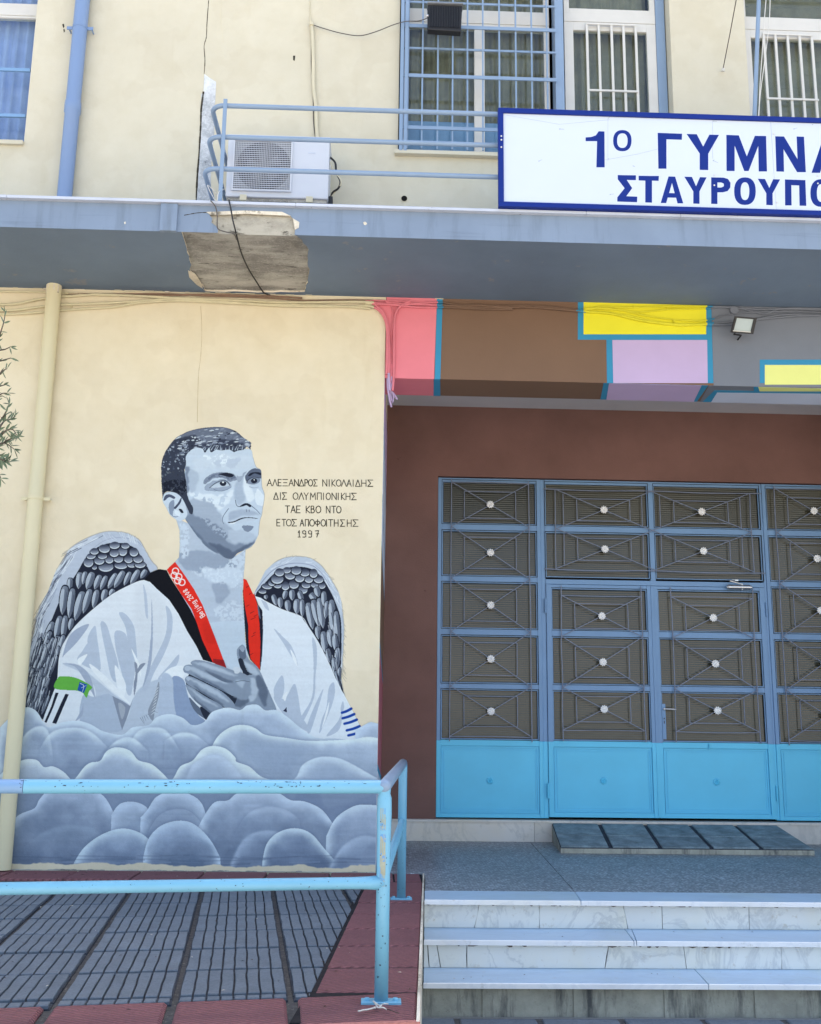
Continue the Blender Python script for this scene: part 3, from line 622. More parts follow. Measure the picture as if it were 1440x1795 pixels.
    fill(KC(1130,1390, 1200,1400, 1230,1450, 1300,1440, 1440,1400, 1440,1500, 1100,1500), (124,141,176), soft=2)
    LB = cloud([-20,1600, 30,1550, 45,1510, 75,1478, 130,1455, 150,1420, 190,1385, 280,1372, 350,1385, 400,1420, 440,1500, 460,1560], rim=(176,192,222), mid=(152,168,200), dark=(104,122,156), sh=.3)
    cloud([420,1480, 450,1440, 495,1430, 540,1442, 570,1470], rim=(172,188,217), mid=(150,167,198), sh=.3)
    L3 = cloud([530,1490, 555,1462, 590,1412, 650,1390, 710,1400, 762,1440, 790,1540], rim=(176,193,222), mid=(150,167,199), sh=.35)
    cloud([560,1540, 600,1482, 660,1458, 720,1470, 775,1530], rim=(132,148,180), mid=(140,157,190), sh=.35, clip=L3, soft=1.5, al=.8)
    L4 = cloud([745,1530, 775,1475, 810,1432, 860,1425, 892,1400, 960,1385, 1040,1393, 1095,1424, 1150,1430, 1215,1462, 1265,1530], rim=(180,196,224), mid=(152,168,200), dark=(112,130,164))
    cloud([880,1560, 930,1480, 1000,1450, 1080,1462, 1130,1500], rim=(160,176,206), mid=(132,149,182), dark=(108,126,160), sh=.2, clip=L4, soft=2)
    cloud([1230,1560, 1260,1500, 1300,1465, 1355,1442, 1440,1446], rim=(184,200,228), mid=(154,170,202), dark=(116,134,168))
    cloud([30,1740, 60,1640, 140,1560, 240,1520, 350,1530, 420,1600], rim=(132,150,182), mid=(116,134,166), dark=(86,106,140), sh=.12, soft=3, clip=LB, al=.85)
    F1 = cloud([262,1700, 285,1650, 320,1600, 380,1556, 450,1532, 510,1540, 560,1572, 600,1640], rim=(184,202,233), mid=(146,164,198), dark=(100,120,156), ydark=60)
    F2 = cloud([540,1640, 560,1570, 605,1522, 670,1502, 730,1514, 790,1570, 830,1640], rim=(178,196,227), mid=(146,164,198), dark=(100,120,154), ydark=70)
    cloud([600,1660, 640,1590, 700,1560, 780,1590, 840,1650], rim=(120,138,172), mid=(104,122,156), dark=(88,106,142), sh=.1, soft=3, clip=F2, al=.8)
    cloud([870,1660, 920,1570, 990,1540, 1060,1550, 1100,1600], rim=(150,167,199), mid=(124,142,176), dark=(98,116,150), sh=.15, soft=2)
    cloud([990,1650, 1005,1590, 1045,1548, 1110,1530, 1172,1550, 1225,1610, 1270,1660], rim=(188,204,232), mid=(130,148,182), dark=(104,122,158), ydark=50)
    cloud([1240,1680, 1290,1600, 1360,1560, 1440,1570], rim=(160,177,208), mid=(132,150,184), dark=(100,118,152), sh=.2, soft=2)
    # dark, streaky foot
    for i in range(40):
        x = rg.uniform(20, 650); y = rg.uniform(1500, 1522); s = rg.uniform(20, 70)
        stroke([(x-s, y+rg.uniform(-3, 3)), (x, y), (x+s, y+rg.uniform(-3, 3))], 1.5, 3, rg.choice([(104,122,154), (88,104,136), (146,164,196)]), .3)
    # the artist's greys are nearly neutral
    lum = CAN.mean(axis=2, keepdims=True); sat = CAN.max(axis=2, keepdims=True)-CAN.min(axis=2, keepdims=True)
    kk = np.where(sat < 62, .82, 1.); CAN[:] = lum+(CAN-lum)*kk
    # brush grain over everything painted
    CAN[:] = CAN*(1+(STREAK-.5)[..., None]*.045+(NZ[2]-.5)[..., None]*.03)
    # the mural stops raggedly above the ground
    yy = np.arange(MH)[:, None]; foot = (MUZ1-PY(300, 1517, YW).z)*MRES
    CAL[:] = CAL*np.clip((foot+(NZ[0]-.5)*3*MPX+(NZ[3]-.5)*9*MPX+(STREAK-.5)*3*MPX-yy)/3, 0, 1)
paint_mural()
# ------------------------------------------------------------------ palette: seen colour -> base colour with the local light level k
K_WALL, K_UP, K_REC, K_SOF, K_GND, K_RAIL = .80, .95, .42, .40, .80, .85
M = {}
def streaked(name, c, var, sc, rough, spec, bump, bs, spots=None, spot_sc=10, spot_t=.7):
    t = NT(name); a = t.mix(t.ramp(t.noise(sc, 5, .6), .3, .7), mulc(c, 1-var), mulc(c, 1+var))
    a = t.mix(t.ramp(t.noise(1., 6, .65, t.scaled(t.pos(), (11, 3, 1.3))), .52, .72), a, t.mix(1., a, (.78, .78, .76), 'MULTIPLY'))
    a = t.mix(t.ramp(t.noise(1., 5, .65, t.scaled(t.pos(), (1.2, 3, 26))), .6, .7), a, t.mix(1., a, (.88, .88, .88), 'MULTIPLY'))
    a = t.mix(t.ramp(t.noise(spot_sc, 6, .65), spot_t, spot_t+.03), a, spots); t.bump(t.noise(bs, 4, .65), bump, .006); return t.fin(a, rough, spec)
def plaster(name, c, warm=None):
    t = NT(name)
    a = t.mix(t.ramp(t.noise(.9, 5, .6), .3, .7), mulc(c, .945), mulc(c, 1.04))
    a = t.mix(t.ramp(t.noise(2.7, 3, .5), .52, .56), a, t.mix(1., a, (.972, .965, .955), 'MULTIPLY'))
    a = t.mix(t.ramp(t.noise(6, 5, .6), .35, .75), a, t.mix(1., a, mulc((.955, .94, .91), 1), 'MULTIPLY'))
    st = t.noise(1., 6, .65, t.scaled(t.pos(), (5, 5, .5)))
    a = t.mix(t.ramp(st, .6, .82), a, t.mix(1., a, (.93, .915, .87), 'MULTIPLY'))
    g = t.ramp(t.noise(22, 6, .7), .73, .77)
    a = t.mix(g, a, t.mix(1., a, (.8, .78, .72), 'MULTIPLY'))
    h = t.n('ShaderNodeMath', operation='ADD'); t.l(t.noise(14, 5, .6), h.inputs[0]); h2 = t.n('ShaderNodeMath', operation='MULTIPLY'); t.l(t.noise(190, 3, .6), h2.inputs[0]); h2.inputs[1].default_value = .35; t.l(h2.outputs[0], h.inputs[1])
    t.bump(h.outputs[0], .38, .014)
    return t, a
t, a = plaster('cream_plaster', (.75, .668, .485)); CREAM = a; M['cream'] = t.fin(a, .8, .25)
t, a = plaster('cream_plaster_upper', (.60, .56, .435)); M['cream_up'] = t.fin(a, .8, .25)
M['brown_wall'] = paint('brown_wall', (.20, .108, .09), .14, 1.5, .8, .2, .3, 60, spots=(.11, .06, .05), spot_sc=7, spot_t=.7)
M['ceiling'] = paint('grey_ceiling', (.58, .6, .62), .06, 1.5, .85, .2, .15)
M['soffit'] = paint('slate_soffit', (.145, .198, .265), .12, 1.2, .75, .3, .25, 50, spots=(.2, .22, .25), spot_sc=5, spot_t=.64)
M['fascia'] = streaked('fascia_blue', (.20, .262, .35), .08, 2., .6, .3, .2, 60, spots=A((120, 128, 150), .85), spot_sc=14, spot_t=.7)
M['cap'] = paint('marble_cap', A((205, 212, 224), .95), .08, 4, .5, .4, .1, spots=A((150, 150, 150), .95), spot_sc=18, spot_t=.66)
def concrete(name, c, dark, line=True):
    t = NT(name)
    v = t.scaled(t.pos(), (1.2, 3.0, 3.0)) if line else t.pos()
    n1 = t.noise(1.8, 8, .66, v); n2 = t.noise(60, 6, .7)
    a = t.mix(t.ramp(n1, .4, .6), mulc(c, 1.12), dark); a = t.mix(t.ramp(n2, .5, .8), a, mulc(c, 1.2)); a = t.mix(t.ramp(t.noise(5, 8, .75, v), .58, .64), a, mulc(dark, .5)); a = t.mix(t.ramp(t.noise(2.6, 5, .6), .5, .7), a, t.mix(1., a, (.72, .72, .72), 'MULTIPLY'))
    h = t.n('ShaderNodeMath', operation='ADD'); t.l(n1, h.inputs[0]); t.l(n2, h.inputs[1]); t.bump(h.outputs[0], .45, .02)
    return t.fin(a, .95, .15)
M['raw_concrete'] = concrete('raw_concrete', (.46, .445, .40), (.26, .25, .225))
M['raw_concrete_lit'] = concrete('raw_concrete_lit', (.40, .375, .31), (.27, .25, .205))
M['old_plaster'] = concrete('old_plaster_edge', A((222, 214, 196), .8), A((190, 180, 160), .8), False)
M['step_concrete'] = concrete('step_concrete', (.42, .40, .33), (.22, .215, .19), False)
def stained():
    t = NT('stained_concrete'); c = (.46, .44, .36)
    a = t.mix(t.ramp(t.noise(5, 7, .7), .35, .7), mulc(c, .72), mulc(c, 1.1)); v = t.scaled(t.pos(), (9, 1, 1.6))
    a = t.mix(t.ramp(t.noise(1., 6, .7, v), .5, .68), a, (.10, .10, .095)); a = t.mix(t.ramp(t.noise(45, 5, .7), .6, .75), a, mulc(c, .5)); t.bump(t.noise(40, 6, .7), .5, .01)
    return t.fin(a, .9, .2)
M['stained'] = stained()
M['stained_dark'] = paint('grime_brown', (.12, .095, .075), .3, 40, .9, .1)
def marble(name, c, vein, sc=2.2, dirt=None, rough=.35, vamt=.6):
    t = NT(name); oi = t.n('ShaderNodeObjectInfo')
    off = t.n('ShaderNodeVectorMath', operation='ADD'); t.l(t.pos(), off.inputs[0])
    cm = t.n('ShaderNodeCombineXYZ'); mu = t.n('ShaderNodeMath', operation='MULTIPLY'); t.l(oi.outputs['Random'], mu.inputs[0]); mu.inputs[1].default_value = 9; t.l(mu.outputs[0], cm.inputs[0]); t.l(mu.outputs[0], cm.inputs[2]); t.l(cm.outputs[0], off.inputs[1])
    vv = t.n('ShaderNodeMapping'); vv.inputs['Rotation'].default_value = (.3, .7, .5); vv.inputs['Scale'].default_value = (1, 2.6, 1); t.l(off.outputs[0], vv.inputs[0])
    ab = t.n('ShaderNodeMath', operation='SUBTRACT'); t.l(t.noise(sc, 7, .62, vv.outputs[0], 1.2), ab.inputs[0]); ab.inputs[1].default_value = .5
    ab2 = t.n('ShaderNodeMath', operation='ABSOLUTE'); t.l(ab.outputs[0], ab2.inputs[0])
    a = t.mix(t.ramp(ab2.outputs[0], .0, .035), mulc(vein, 1), c); a = t.mix(vamt, c, a)
    a = t.mix(t.ramp(t.noise(1.7, 4, .6, off.outputs[0]), .5, .75), a, t.mix(1., a, (1., .95, .84), 'MULTIPLY'))
    a = t.mix(t.ramp(t.noise(3, 4, .6, off.outputs[0]), .35, .7), a, t.mix(1., a, (.93, .94, .96), 'MULTIPLY'))
    rv = t.ramp(oi.outputs['Random'], 0, 1, (.9, .9, .91, 1), (1, 1, 1, 1)); a = t.mix(1., a, rv, 'MULTIPLY')
    if dirt: a = t.mix(t.ramp(t.noise(16, 7, .7), .6, .78), a, dirt)
    t.bump(t.noise(60, 4, .6), .06, .005)
    return t.fin(a, rough, .45)
M['marble'] = marble('marble_riser', (.78, .77, .71), (.52, .52, .5), dirt=(.46, .38, .27))
M['marble_tread'] = marble('marble_tread', (.47, .62, .74), (.38, .5, .6), 1.2, rough=.38, vamt=.4, dirt=(.4, .42, .46))
M['marble_nose'] = marble('marble_nosing', (.86, .85, .82), (.75, .75, .74), 1.6, dirt=(.45, .42, .36))
M['marble_sill'] = marble('marble_sill', (.76, .70, .62), (.6, .56, .5), 2, dirt=(.5, .45, .38))
def terrazzo():
    t = NT('terrazzo'); v = t.n('ShaderNodeTexVoronoi'); v.inputs['Scale'].default_value = 48; t.l(t.pos(), v.inputs['Vector'])
    sep = t.n('ShaderNodeSeparateColor'); t.l(v.outputs['Color'], sep.inputs[0])
    c = (.36, .40, .43)
    a = t.mix(t.ramp(sep.outputs[0], .1, .9), mulc(c, .22), mulc(c, 1.55)); a = t.mix(t.ramp(v.outputs['Distance'], .3, .6), a, mulc(c, .55))
    a = t.mix(t.ramp(t.noise(1.3, 5, .6), .35, .7), a, t.mix(1., a, (.8, .78, .76), 'MULTIPLY'))
    t.bump(t.noise(80, 4, .6), .12, .004)
    return t.fin(a, .42, .4)
M['terrazzo'] = terrazzo()
def tile_mat(name, c, var=.2, ridges=False, ang=.35):
    t = NT(name); oi = t.n('ShaderNodeObjectInfo')
    a = t.mix(t.ramp(t.noise(7, 6, .65), .3, .72), mulc(c, 1-var), mulc(c, 1+var)); a = t.mix(t.ramp(t.noise(70, 4, .7), .45, .8), a, mulc(c, .62))
    a = t.mix(1., a, t.ramp(oi.outputs['Random'], 0, 1, (.84, .85, .87, 1), (1.05, 1.03, 1.02, 1)), 'MULTIPLY')
    a = t.mix(t.ramp(t.noise(26, 7, .75), .7, .76), a, mulc(c, 1.9))
    if ridges:
        w = t.n('ShaderNodeTexWave', wave_type='BANDS', bands_direction='X'); w.inputs['Scale'].default_value = 13; w.inputs['Distortion'].default_value = .8; w.inputs['Detail'].default_value = 2; w.inputs['Detail Scale'].default_value = 3
        mp = t.n('ShaderNodeMapping'); mp.inputs['Rotation'].default_value = (0, 0, ang); t.l(t.pos(), mp.inputs[0]); t.l(mp.outputs[0], w.inputs[0])
        a = t.mix(t.ramp(w.outputs['Fac'], .0, .4), mulc(c, .5), a); b = t.bump(w.outputs['Fac'], 1., .014)
        b2 = t.n('ShaderNodeBump'); b2.inputs['Strength'].default_value = .3; b2.inputs['Distance'].default_value = .005; t.l(t.noise(60, 5, .7), b2.inputs['Height']); t.l(b.outputs[0], b2.inputs['Normal']); t.l(b2.outputs[0], t.b.inputs['Normal'])
    else: t.bump(t.noise(55, 6, .7), .5, .008)
    return t.fin(a, .75, .35)
M['grey_tile'] = tile_mat('grey_paver', (.14, .172, .205), .16)
M['red_tile'] = tile_mat('red_paver', (.33, .13, .138), .12, True, math.radians(62))
M['salmon'] = tile_mat('salmon_edge', (.5, .2, .17), .12)
M['joint_dark'] = paint('joint_dark', (.028, .026, .028), .3, 30, .95, .1, .6, 80)
M['tile_groove'] = paint('tile_groove', (.055, .062, .075), .3, 20, .9, .1, .4)
M['joint'] = paint('joint_dirt', (.085, .085, .085), .3, 30, .95, .1, .8, 80, spots=(.24, .22, .19), spot_sc=70, spot_t=.62)
M['asphalt'] = paint('asphalt', (.40, .375, .34), .12, .6, .9, .2, .3, 50, grain=.2)
M['sky_blue'] = paint('rail_paint', (.15, .40, .55), .05, 4, .4, .5, .08, 50, spots=(.03, .04, .06), spot_sc=42, spot_t=.655)
M['rail_up'] = paint('balcony_paint', (.21, .30, .42), .05, 4, .45, .45, .06, 50, spots=A((80, 95, 125), 1), spot_sc=22, spot_t=.74)
M['rail_worn'] = paint('rail_worn', A((176, 180, 160), .95), .2, 14, .7, .3, .3, 60, spots=A((110, 165, 215), .95), spot_sc=25, spot_t=.55)
M['pipe_blue'] = paint('pipe_blue', (.18, .27, .44), .03, 2, .45, .45, .03)
M['pipe_cream'] = paint('pipe_cream', (.68, .615, .40), .03, 2, .5, .4, .03)
M['trunk_cream'] = paint('trunking_cream', A((216, 208, 180), .9), .05, 8, .6, .3, .08)
M['frame_blue'] = paint('door_blue_grey', (.17, .31, .50), .05, 3, .45, .45, .05, 50)
M['kick_blue'] = paint('door_sky_blue', (.10, .58, .82), .05, 2, .42, .45, .06, 40, spots=A((60, 110, 150), .8), spot_sc=30, spot_t=.76)
M['iron'] = paint('grille_iron', (.17, .20, .275), .1, 20, .45, .5, .1)
M['white_metal'] = paint('white_metal', A((222, 220, 212), .95), .04, 5, .45, .4, .05, spots=A((190, 180, 150), .9), spot_sc=30, spot_t=.74)
M['rosette'] = paint('rosette_white', (.86, .86, .84), .04, 30, .6, .3, .1)
M['steel'] = paint('steel', (.55, .55, .56), .05, 20, .3, .5, .05, metal=.9)
M['black'] = paint('black_plastic', (.018, .018, .02), .15, 20, .5, .4, .1)
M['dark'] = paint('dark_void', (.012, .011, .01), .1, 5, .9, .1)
M['sign_white'] = paint('sign_white', (.56, .62, .70), .02, 1.5, .35, .4, .03, 20)
M['sign_blue'] = paint('sign_blue', (.004, .022, .19), .05, 3, .5, .2, .04)
M['ac_white'] = paint('ac_white', A((212, 216, 222), .92), .03, 3, .45, .4, .05, spots=A((170, 168, 160), .9), spot_sc=20, spot_t=.72)
M['cable'] = paint('cable_grey', A((92, 88, 84), .8), .1, 20, .6, .3)
M['leafdry'] = paint('dry_leaf', (.09, .05, .03), .3, 30, .8, .2)
def pane_mat():
    t = NT('ribbed_glass'); oi = t.n('ShaderNodeObjectInfo')
    w = t.n('ShaderNodeTexWave', wave_type='BANDS', bands_direction='Z'); w.inputs['Scale'].default_value = 14; t.l(t.pos(), w.inputs[0])
    w2 = t.n('ShaderNodeTexWave', wave_type='BANDS', bands_direction='X'); w2.inputs['Scale'].default_value = 16; t.l(t.pos(), w2.inputs[0])
    c = (.084, .079, .056)
    a = t.mix(t.ramp(w.outputs['Fac'], .1, .5), mulc(c, .82), c); a = t.mix(t.ramp(w2.outputs['Fac'], .0, .4), t.mix(1., a, (.86, .86, .86), 'MULTIPLY'), a)
    a = t.mix(t.ramp(t.noise(1.4, 3, .5), .3, .7), t.mix(1., a, (.62, .66, .66), 'MULTIPLY'), a)
    a = t.mix(1., a, t.ramp(oi.outputs['Random'], 0, 1, (.6, .62, .64, 1), (1.12, 1.1, 1.06, 1)), 'MULTIPLY')
    t.bump(w.outputs['Fac'], .25, .004)
    return t.fin(a, .16, .55)
M['ribbed'] = pane_mat()
def glass_mat():
    t = NT('window_glass'); t.t.nodes.remove(t.b)
    tr = t.n('ShaderNodeBsdfTransparent'); tr.inputs[0].default_value = (.86, .9, .9, 1); gl = t.n('ShaderNodeBsdfGlossy'); gl.inputs['Roughness'].default_value = .03
    lw = t.n('ShaderNodeLayerWeight'); pw = t.n('ShaderNodeMath', operation='POWER'); t.l(lw.outputs['Facing'], pw.inputs[0]); pw.inputs[1].default_value = 4; fr = t.n('ShaderNodeMath', operation='MULTIPLY_ADD'); t.l(pw.outputs[0], fr.inputs[0]); fr.inputs[1].default_value = .8; fr.inputs[2].default_value = .035; mx = t.n('ShaderNodeMixShader')
    t.l(fr.outputs[0], mx.inputs[0]); t.l(tr.outputs[0], mx.inputs[1]); t.l(gl.outputs[0], mx.inputs[2]); t.l(mx.outputs[0], t.o.inputs[0]); return t.m
M['glass'] = glass_mat()
M['curtain'] = paint('curtain_olive', (.27, .25, .18), .2, 6, .9, .1, .2, 120)
M['reflection_blue'] = paint('sky_reflection_blue', (.22, .36, .55), .1, 6, .9, .1, .2, 120)  # reflected sky put into a flat colour for the lower panes
M['curtain_lilac'] = paint('curtain_lilac', (.40, .50, .80), .1, 6, .9, .1, .2, 120)
M['cover_strip'] = concrete('joint_cover', A((222, 226, 228), .9), A((150, 156, 160), .9), False)

# ------------------------------------------------------------------ ground
g = MB(); g.box(-300, 300, -300, 300, -.5, 0); struct(g.build('ground', M['asphalt']))
# camera-side forecourt pavers in front of the steps
pv = MB(); pv.box(-.5, 9, 4.9, 6.39, .002, .012); pave = struct(pv.build('pavement', M['joint']))
src = None
for i in range(15):
    for j in range(3):
        x = .05+i*.475; y = 4.95+j*.475
        if src is None:
            b = MB(); b.chambox(-.22, .22, -.225, .225, 0, .03, .006); src = b.build('paving_tile', M['grey_tile'], None, origin=(0, 0, 0)); src.parent = pave; src.location = Vector((x+.22, y+.225, -.006))-WLOC['pavement']
            continue
        inst(src, 'paving_tile', (x+.22, y+.225, -.006+RG.uniform(-.002, .002)), pave, RG.uniform(-.008, .008))

# ------------------------------------------------------------------ terrace with pavers
TZ = .56
def rx(Y): return .186+(Y-4.226)*.0532        # right edge of the terrace
FS = .149                                     # slope of its front edge
def fy(x): return 4.262+(x-.19)*FS
tb = MB()
out = [(-7, fy(-7)), (.186, 4.262), (rx(8.22), 8.22), (-7, 8.22)]
tb.hexa([(x, y, 0.) for x, y in out], [(x, y, TZ-.022) for x, y in out])
terr = struct(tb.build('terrace', M['joint']))
def clip(poly, a, b):
    """keep the side left of a->b"""
    o = []
    for i in range(len(poly)):
        p, q = poly[i-1], poly[i]
        sp = (b[0]-a[0])*(p[1]-a[1])-(b[1]-a[1])*(p[0]-a[0]); sq = (b[0]-a[0])*(q[1]-a[1])-(b[1]-a[1])*(q[0]-a[0])
        if (sp >= 0) != (sq >= 0):
            t = sp/(sp-sq); o.append((p[0]+(q[0]-p[0])*t, p[1]+(q[1]-p[1])*t))
        if sq >= 0: o.append(q)
    return o
def shrink(poly, d):
    cx = sum(p[0] for p in poly)/len(poly); cy = sum(p[1] for p in poly)/len(poly)
    return [(x+(cx-x)*min(.45, d/max(1e-6, math.hypot(cx-x, cy-y))), y+(cy-y)*min(.45, d/max(1e-6, math.hypot(cx-x, cy-y)))) for x, y in poly]
def slab(mb, poly, z0, z1, c=.005, m=0):
    if len(poly) < 3: return
    top = shrink(poly, c*1.4); n = len(poly)
    mb.add([(x, y, z0) for x, y in poly]+[(x, y, z1-c) for x, y in poly]+[(x, y, z1) for x, y in top],
           [tuple(range(n))[::-1]]+[(i, (i+1) % n, n+(i+1) % n, n+i) for i in range(n)]+[(n+i, n+(i+1) % n, 2*n+(i+1) % n, 2*n+i) for i in range(n)]+[tuple(range(2*n, 3*n))], m)
gl_a, gl_b = (-.256+.012, 4.707), (-.084+.012, 7.342)       # right limit of the grey field
th = math.atan(.122); ux, uy = math.cos(th*.0+.13), math.sin(.13)   # rows run with the front edge
px_, py_ = -math.sin(.122), math.cos(.122)                      # columns lean left going back
O = (-.278-.0, 4.25)
cw, rw = .475, .455
for i in range(-8, 2):
    for j in range(-1, 8):
        z = TZ+RG.uniform(-.002, .002); mb = MB(); any_ = False
        def wp(a, b): return (O[0]+ux*a+px_*b, O[1]+uy*a+py_*b)
        def field(poly):
            poly = clip(poly, (-3, fy(-3)+.425), (0, fy(0)+.425)); poly = clip(poly, gl_a, gl_b) if poly else poly
            return clip(poly, (0, 7.80), (-1, 7.80)) if poly else poly
        a0 = i*cw+.012; b0 = j*rw+.43-.455
        base = field([wp(a0, b0+.008), wp(a0+cw-.024, b0+.008), wp(a0+cw-.024, b0+rw-.006), wp(a0, b0+rw-.006)])
        if len(base) < 3 or abs(sum(base[k-1][0]*base[k][1]-base[k][0]*base[k-1][1] for k in range(len(base)))/2) < .002: continue
        if max(p[0] for p in base) < -3.6: continue
        slab(mb, base, TZ-.024, z-.013, .002, 1)
        nr = 8; w = (cw-.03)/nr
        offs = [[RG.uniform(-.003, .003) for _ in range(5)] for _ in range(nr+1)]
        for k in range(nr):
            L = []; Rr = []
            for q in range(5):
                bq = b0+.019+(rw-.038)*q/4
                L.append(wp(a0+.003+w*k+offs[k][q]+.0042, bq)); Rr.append(wp(a0+.003+w*(k+1)+offs[k+1][q]-.0042, bq))
            pl = field(L+Rr[::-1])
            if pl and len(pl) >= 3: slab(mb, pl, z-.014, z+RG.uniform(-.0015, .0015), .003)
        mb.build('paving_tile', [M['grey_tile'], M['tile_groove']], terr)
# red border: right strip
ys = [4.70, 5.158, 5.624, 6.072, 6.525, 6.925, 7.33, 7.80]
for k in range(len(ys)-1):
    y0, y1 = ys[k]+.010, ys[k+1]-.010
    def lx(Y): return -.256+.012+.018+(Y-4.707)*.0653
    mb = MB(); slab(mb, [(lx(y0), y0+(-.02)), (rx(y0)-.004, y0), (rx(y1)-.004, y1), (lx(y1), y1-.02)], TZ-.02, TZ+RG.uniform(-.002, .002), .006)
    mb.build('paving_tile', M['red_tile'], terr)
jb_ = MB(); jb_.prism([(-.30, 4.25, TZ-.0215), (rx(4.25)-.01, 4.25, TZ-.0215), (rx(8.2)-.01, 8.2, TZ-.0215), (-.05, 8.2, TZ-.0215), (-.09, 7.35, TZ-.0215), (-.26, 4.70, TZ-.0215)], (0, 0, .0165)); jb_.build('joint_bed', M['joint_dark'], terr)
# front band
for i in range(-7, 2):
    a0 = i*cw+.02; P = []
    def wq(a, b): x = O[0]+a-.122*b*.9; return (x, fy(x)+b)
    x0, x1 = (i*cw+.02, (i+1)*cw-.02)
    q = [wq(x0, .012), wq(x1, .012), wq(x1, .41), wq(x0, .41)]
    if i == 0: q = [wq(.02, .012), (rx(4.3)-.004, fy(.18)+.012), (rx(4.69)-.004, 4.69), wq(.03, .41)]
    if i >= 1: continue
    mb = MB(); slab(mb, q, TZ-.02, TZ+.001, .012); mb.build('paving_tile', M['red_tile'], terr)
# strip along the wall
x = -6.0
while x < rx(8)-.02:
    x1 = min(x+.475, rx(8)-.006)
    mb = MB(); slab(mb, [(x, 7.812), (x1-.012, 7.812), (x1-.012, 8.215), (x, 8.215)], TZ-.02, TZ+RG.uniform(-.003, .002), .006); mb.build('paving_tile', M['red_tile'], terr); x += .475
# rendered front and right faces
fc = MB(); fc.prism([(-7, fy(-7)-.016, 0), (.2, fy(.2)-.016, 0), (.2, fy(.2)-.016, TZ+.001), (-7, fy(-7)-.016, TZ+.001)], (0, .03, 0))
fc.build('front_facing', M['salmon'], terr)
fc = MB(); fc.prism([(rx(4.25)-.002, 4.25, 0), (rx(8.2)-.002, 8.2, 0), (rx(8.2)-.002, 8.2, TZ+.002), (rx(4.25)-.002, 4.25, TZ+.002)], (.012, 0, 0)); fc.build('side_render', M['old_plaster'], terr)

# ------------------------------------------------------------------ steps and landing
st = MB(); st.box(.2, 7.5, 6.50, 8.3, 0, .18); st.box(.2, 7.5, 6.86, 8.3, .1, .345); st.box(.2, 7.5, 7.19, 8.3, .2, .52); steps = struct(st.build('steps', M['step_concrete']))
def xw(x, y, Y): return PY(x, y, Y).x
def treads(z, y0, y1, joints, yb, yf):
    """slabs split where the photograph shows joints; each with its own nosing face"""
    xs = [(rx(y0)+.014, rx(y1)+.014)]+joints+[(7.6, 7.6)]
    for (a0, a1), (b0, b1) in zip(xs[:-1], xs[1:]):
        dz = RG.uniform(-.0015, .0015); g_ = .002; mb = MB()
        lo = [(a0+g_, y0, z-.03), (b0-g_, y0, z-.03), (b1-g_, y1, z-.03), (a1+g_, y1, z-.03)]
        c = .004
        v = lo+[(p[0], p[1], z-c+dz) for p in lo]+[(a0+g_+c, y0+c, z+dz), (b0-g_-c, y0+c, z+dz), (b1-g_, y1, z+dz), (a1+g_, y1, z+dz)]
        mb.add(v, [(3,2,1,0),(2,3,7,6),(1,2,6,5),(3,0,4,7)], 0); mb.add(v, [(0,1,5,4),(4,5,9,8)], 1); mb.add(v, [(8,9,10,11),(5,6,10,9),(7,4,8,11),(6,7,11,10)], 0)
        mb.build('tread_slab', [M['marble_tread'], M['marble_nose']], steps)
def jx(y_f, pxf, pyf, y_b, pxb, pyb): return (xw(pxf, pyf, y_f), xw(pxb, pyb, y_b))
treads(.56, 7.03, 7.40, [jx(7.03, 1019, 1582, 7.40, 1008, 1563), (5.2, 5.2)], 0, 0)
treads(.375, 6.72, 7.13, [jx(6.72, 1112, 1652, 7.1, 1096, 1628), jx(6.72, 1116.5, 1652, 7.1, 1109, 1628), (4.6, 4.6)], 0, 0)
treads(.205, 6.385, 6.80, [jx(6.385, 1243, 1727, 6.78, 1217, 1695), (4.2, 4.2)], 0, 0)
def risers(Y, z0, z1, cuts):
    xs = [(rx(Y)+.014, rx(Y)+.014)]+cuts+[(7.6, 7.6)]
    for (a0, a1), (b0, b1) in zip(xs[:-1], xs[1:]):
        g_ = .0022; mb = MB(); dy = RG.uniform(0, .003)
        mid = RG.uniform(-.004, .004)
        mb.prism([(a0+g_, Y+dy, z0), (b0-g_, Y+dy, z0), ((b0+b1)/2-g_+mid, Y+dy, (z0+z1)/2), (b1-g_, Y+dy, z1), (a1+g_, Y+dy, z1)], (0, .02, 0))
        mb.build('riser_slab', M['marble'], steps)
def cut(Y, xb, yb, xt, yt): return (xw(xb, yb, Y), xw(xt, yt, Y))
risers(7.10, .377, .527, [cut(7.1, 832, 1622, 841, 1594), cut(7.1, 946, 1622, 946, 1594), cut(7.1, 1101, 1622, 1093, 1594), cut(7.1, 1162, 1622, 1161, 1594), cut(7.1, 1314, 1622, 1314, 1594), (4.6, 4.6), (5.6, 5.6)])
risers(6.76, .207, .342, [cut(6.76, 753, 1692, 750, 1662), cut(6.76, 773, 1692, 766, 1660), cut(6.76, 819, 1692, 819, 1660), cut(6.76, 1061, 1692, 1068, 1660), cut(6.76, 1204, 1692, 1199, 1660), cut(6.76, 1371, 1692, 1370, 1660), (4.7, 4.7), (5.9, 5.9)])
mb = MB(); n = 40
for i in range(n):
    a, b = .31+i*(7.2/n), .31+(i+1)*(7.2/n); mb.box(a, b, 6.475+.006*math.sin(i*2.1), 6.52, 0, .172)
mb.build('lowest_riser', M['stained'], steps)
mb = MB(); rg = random.Random(31)
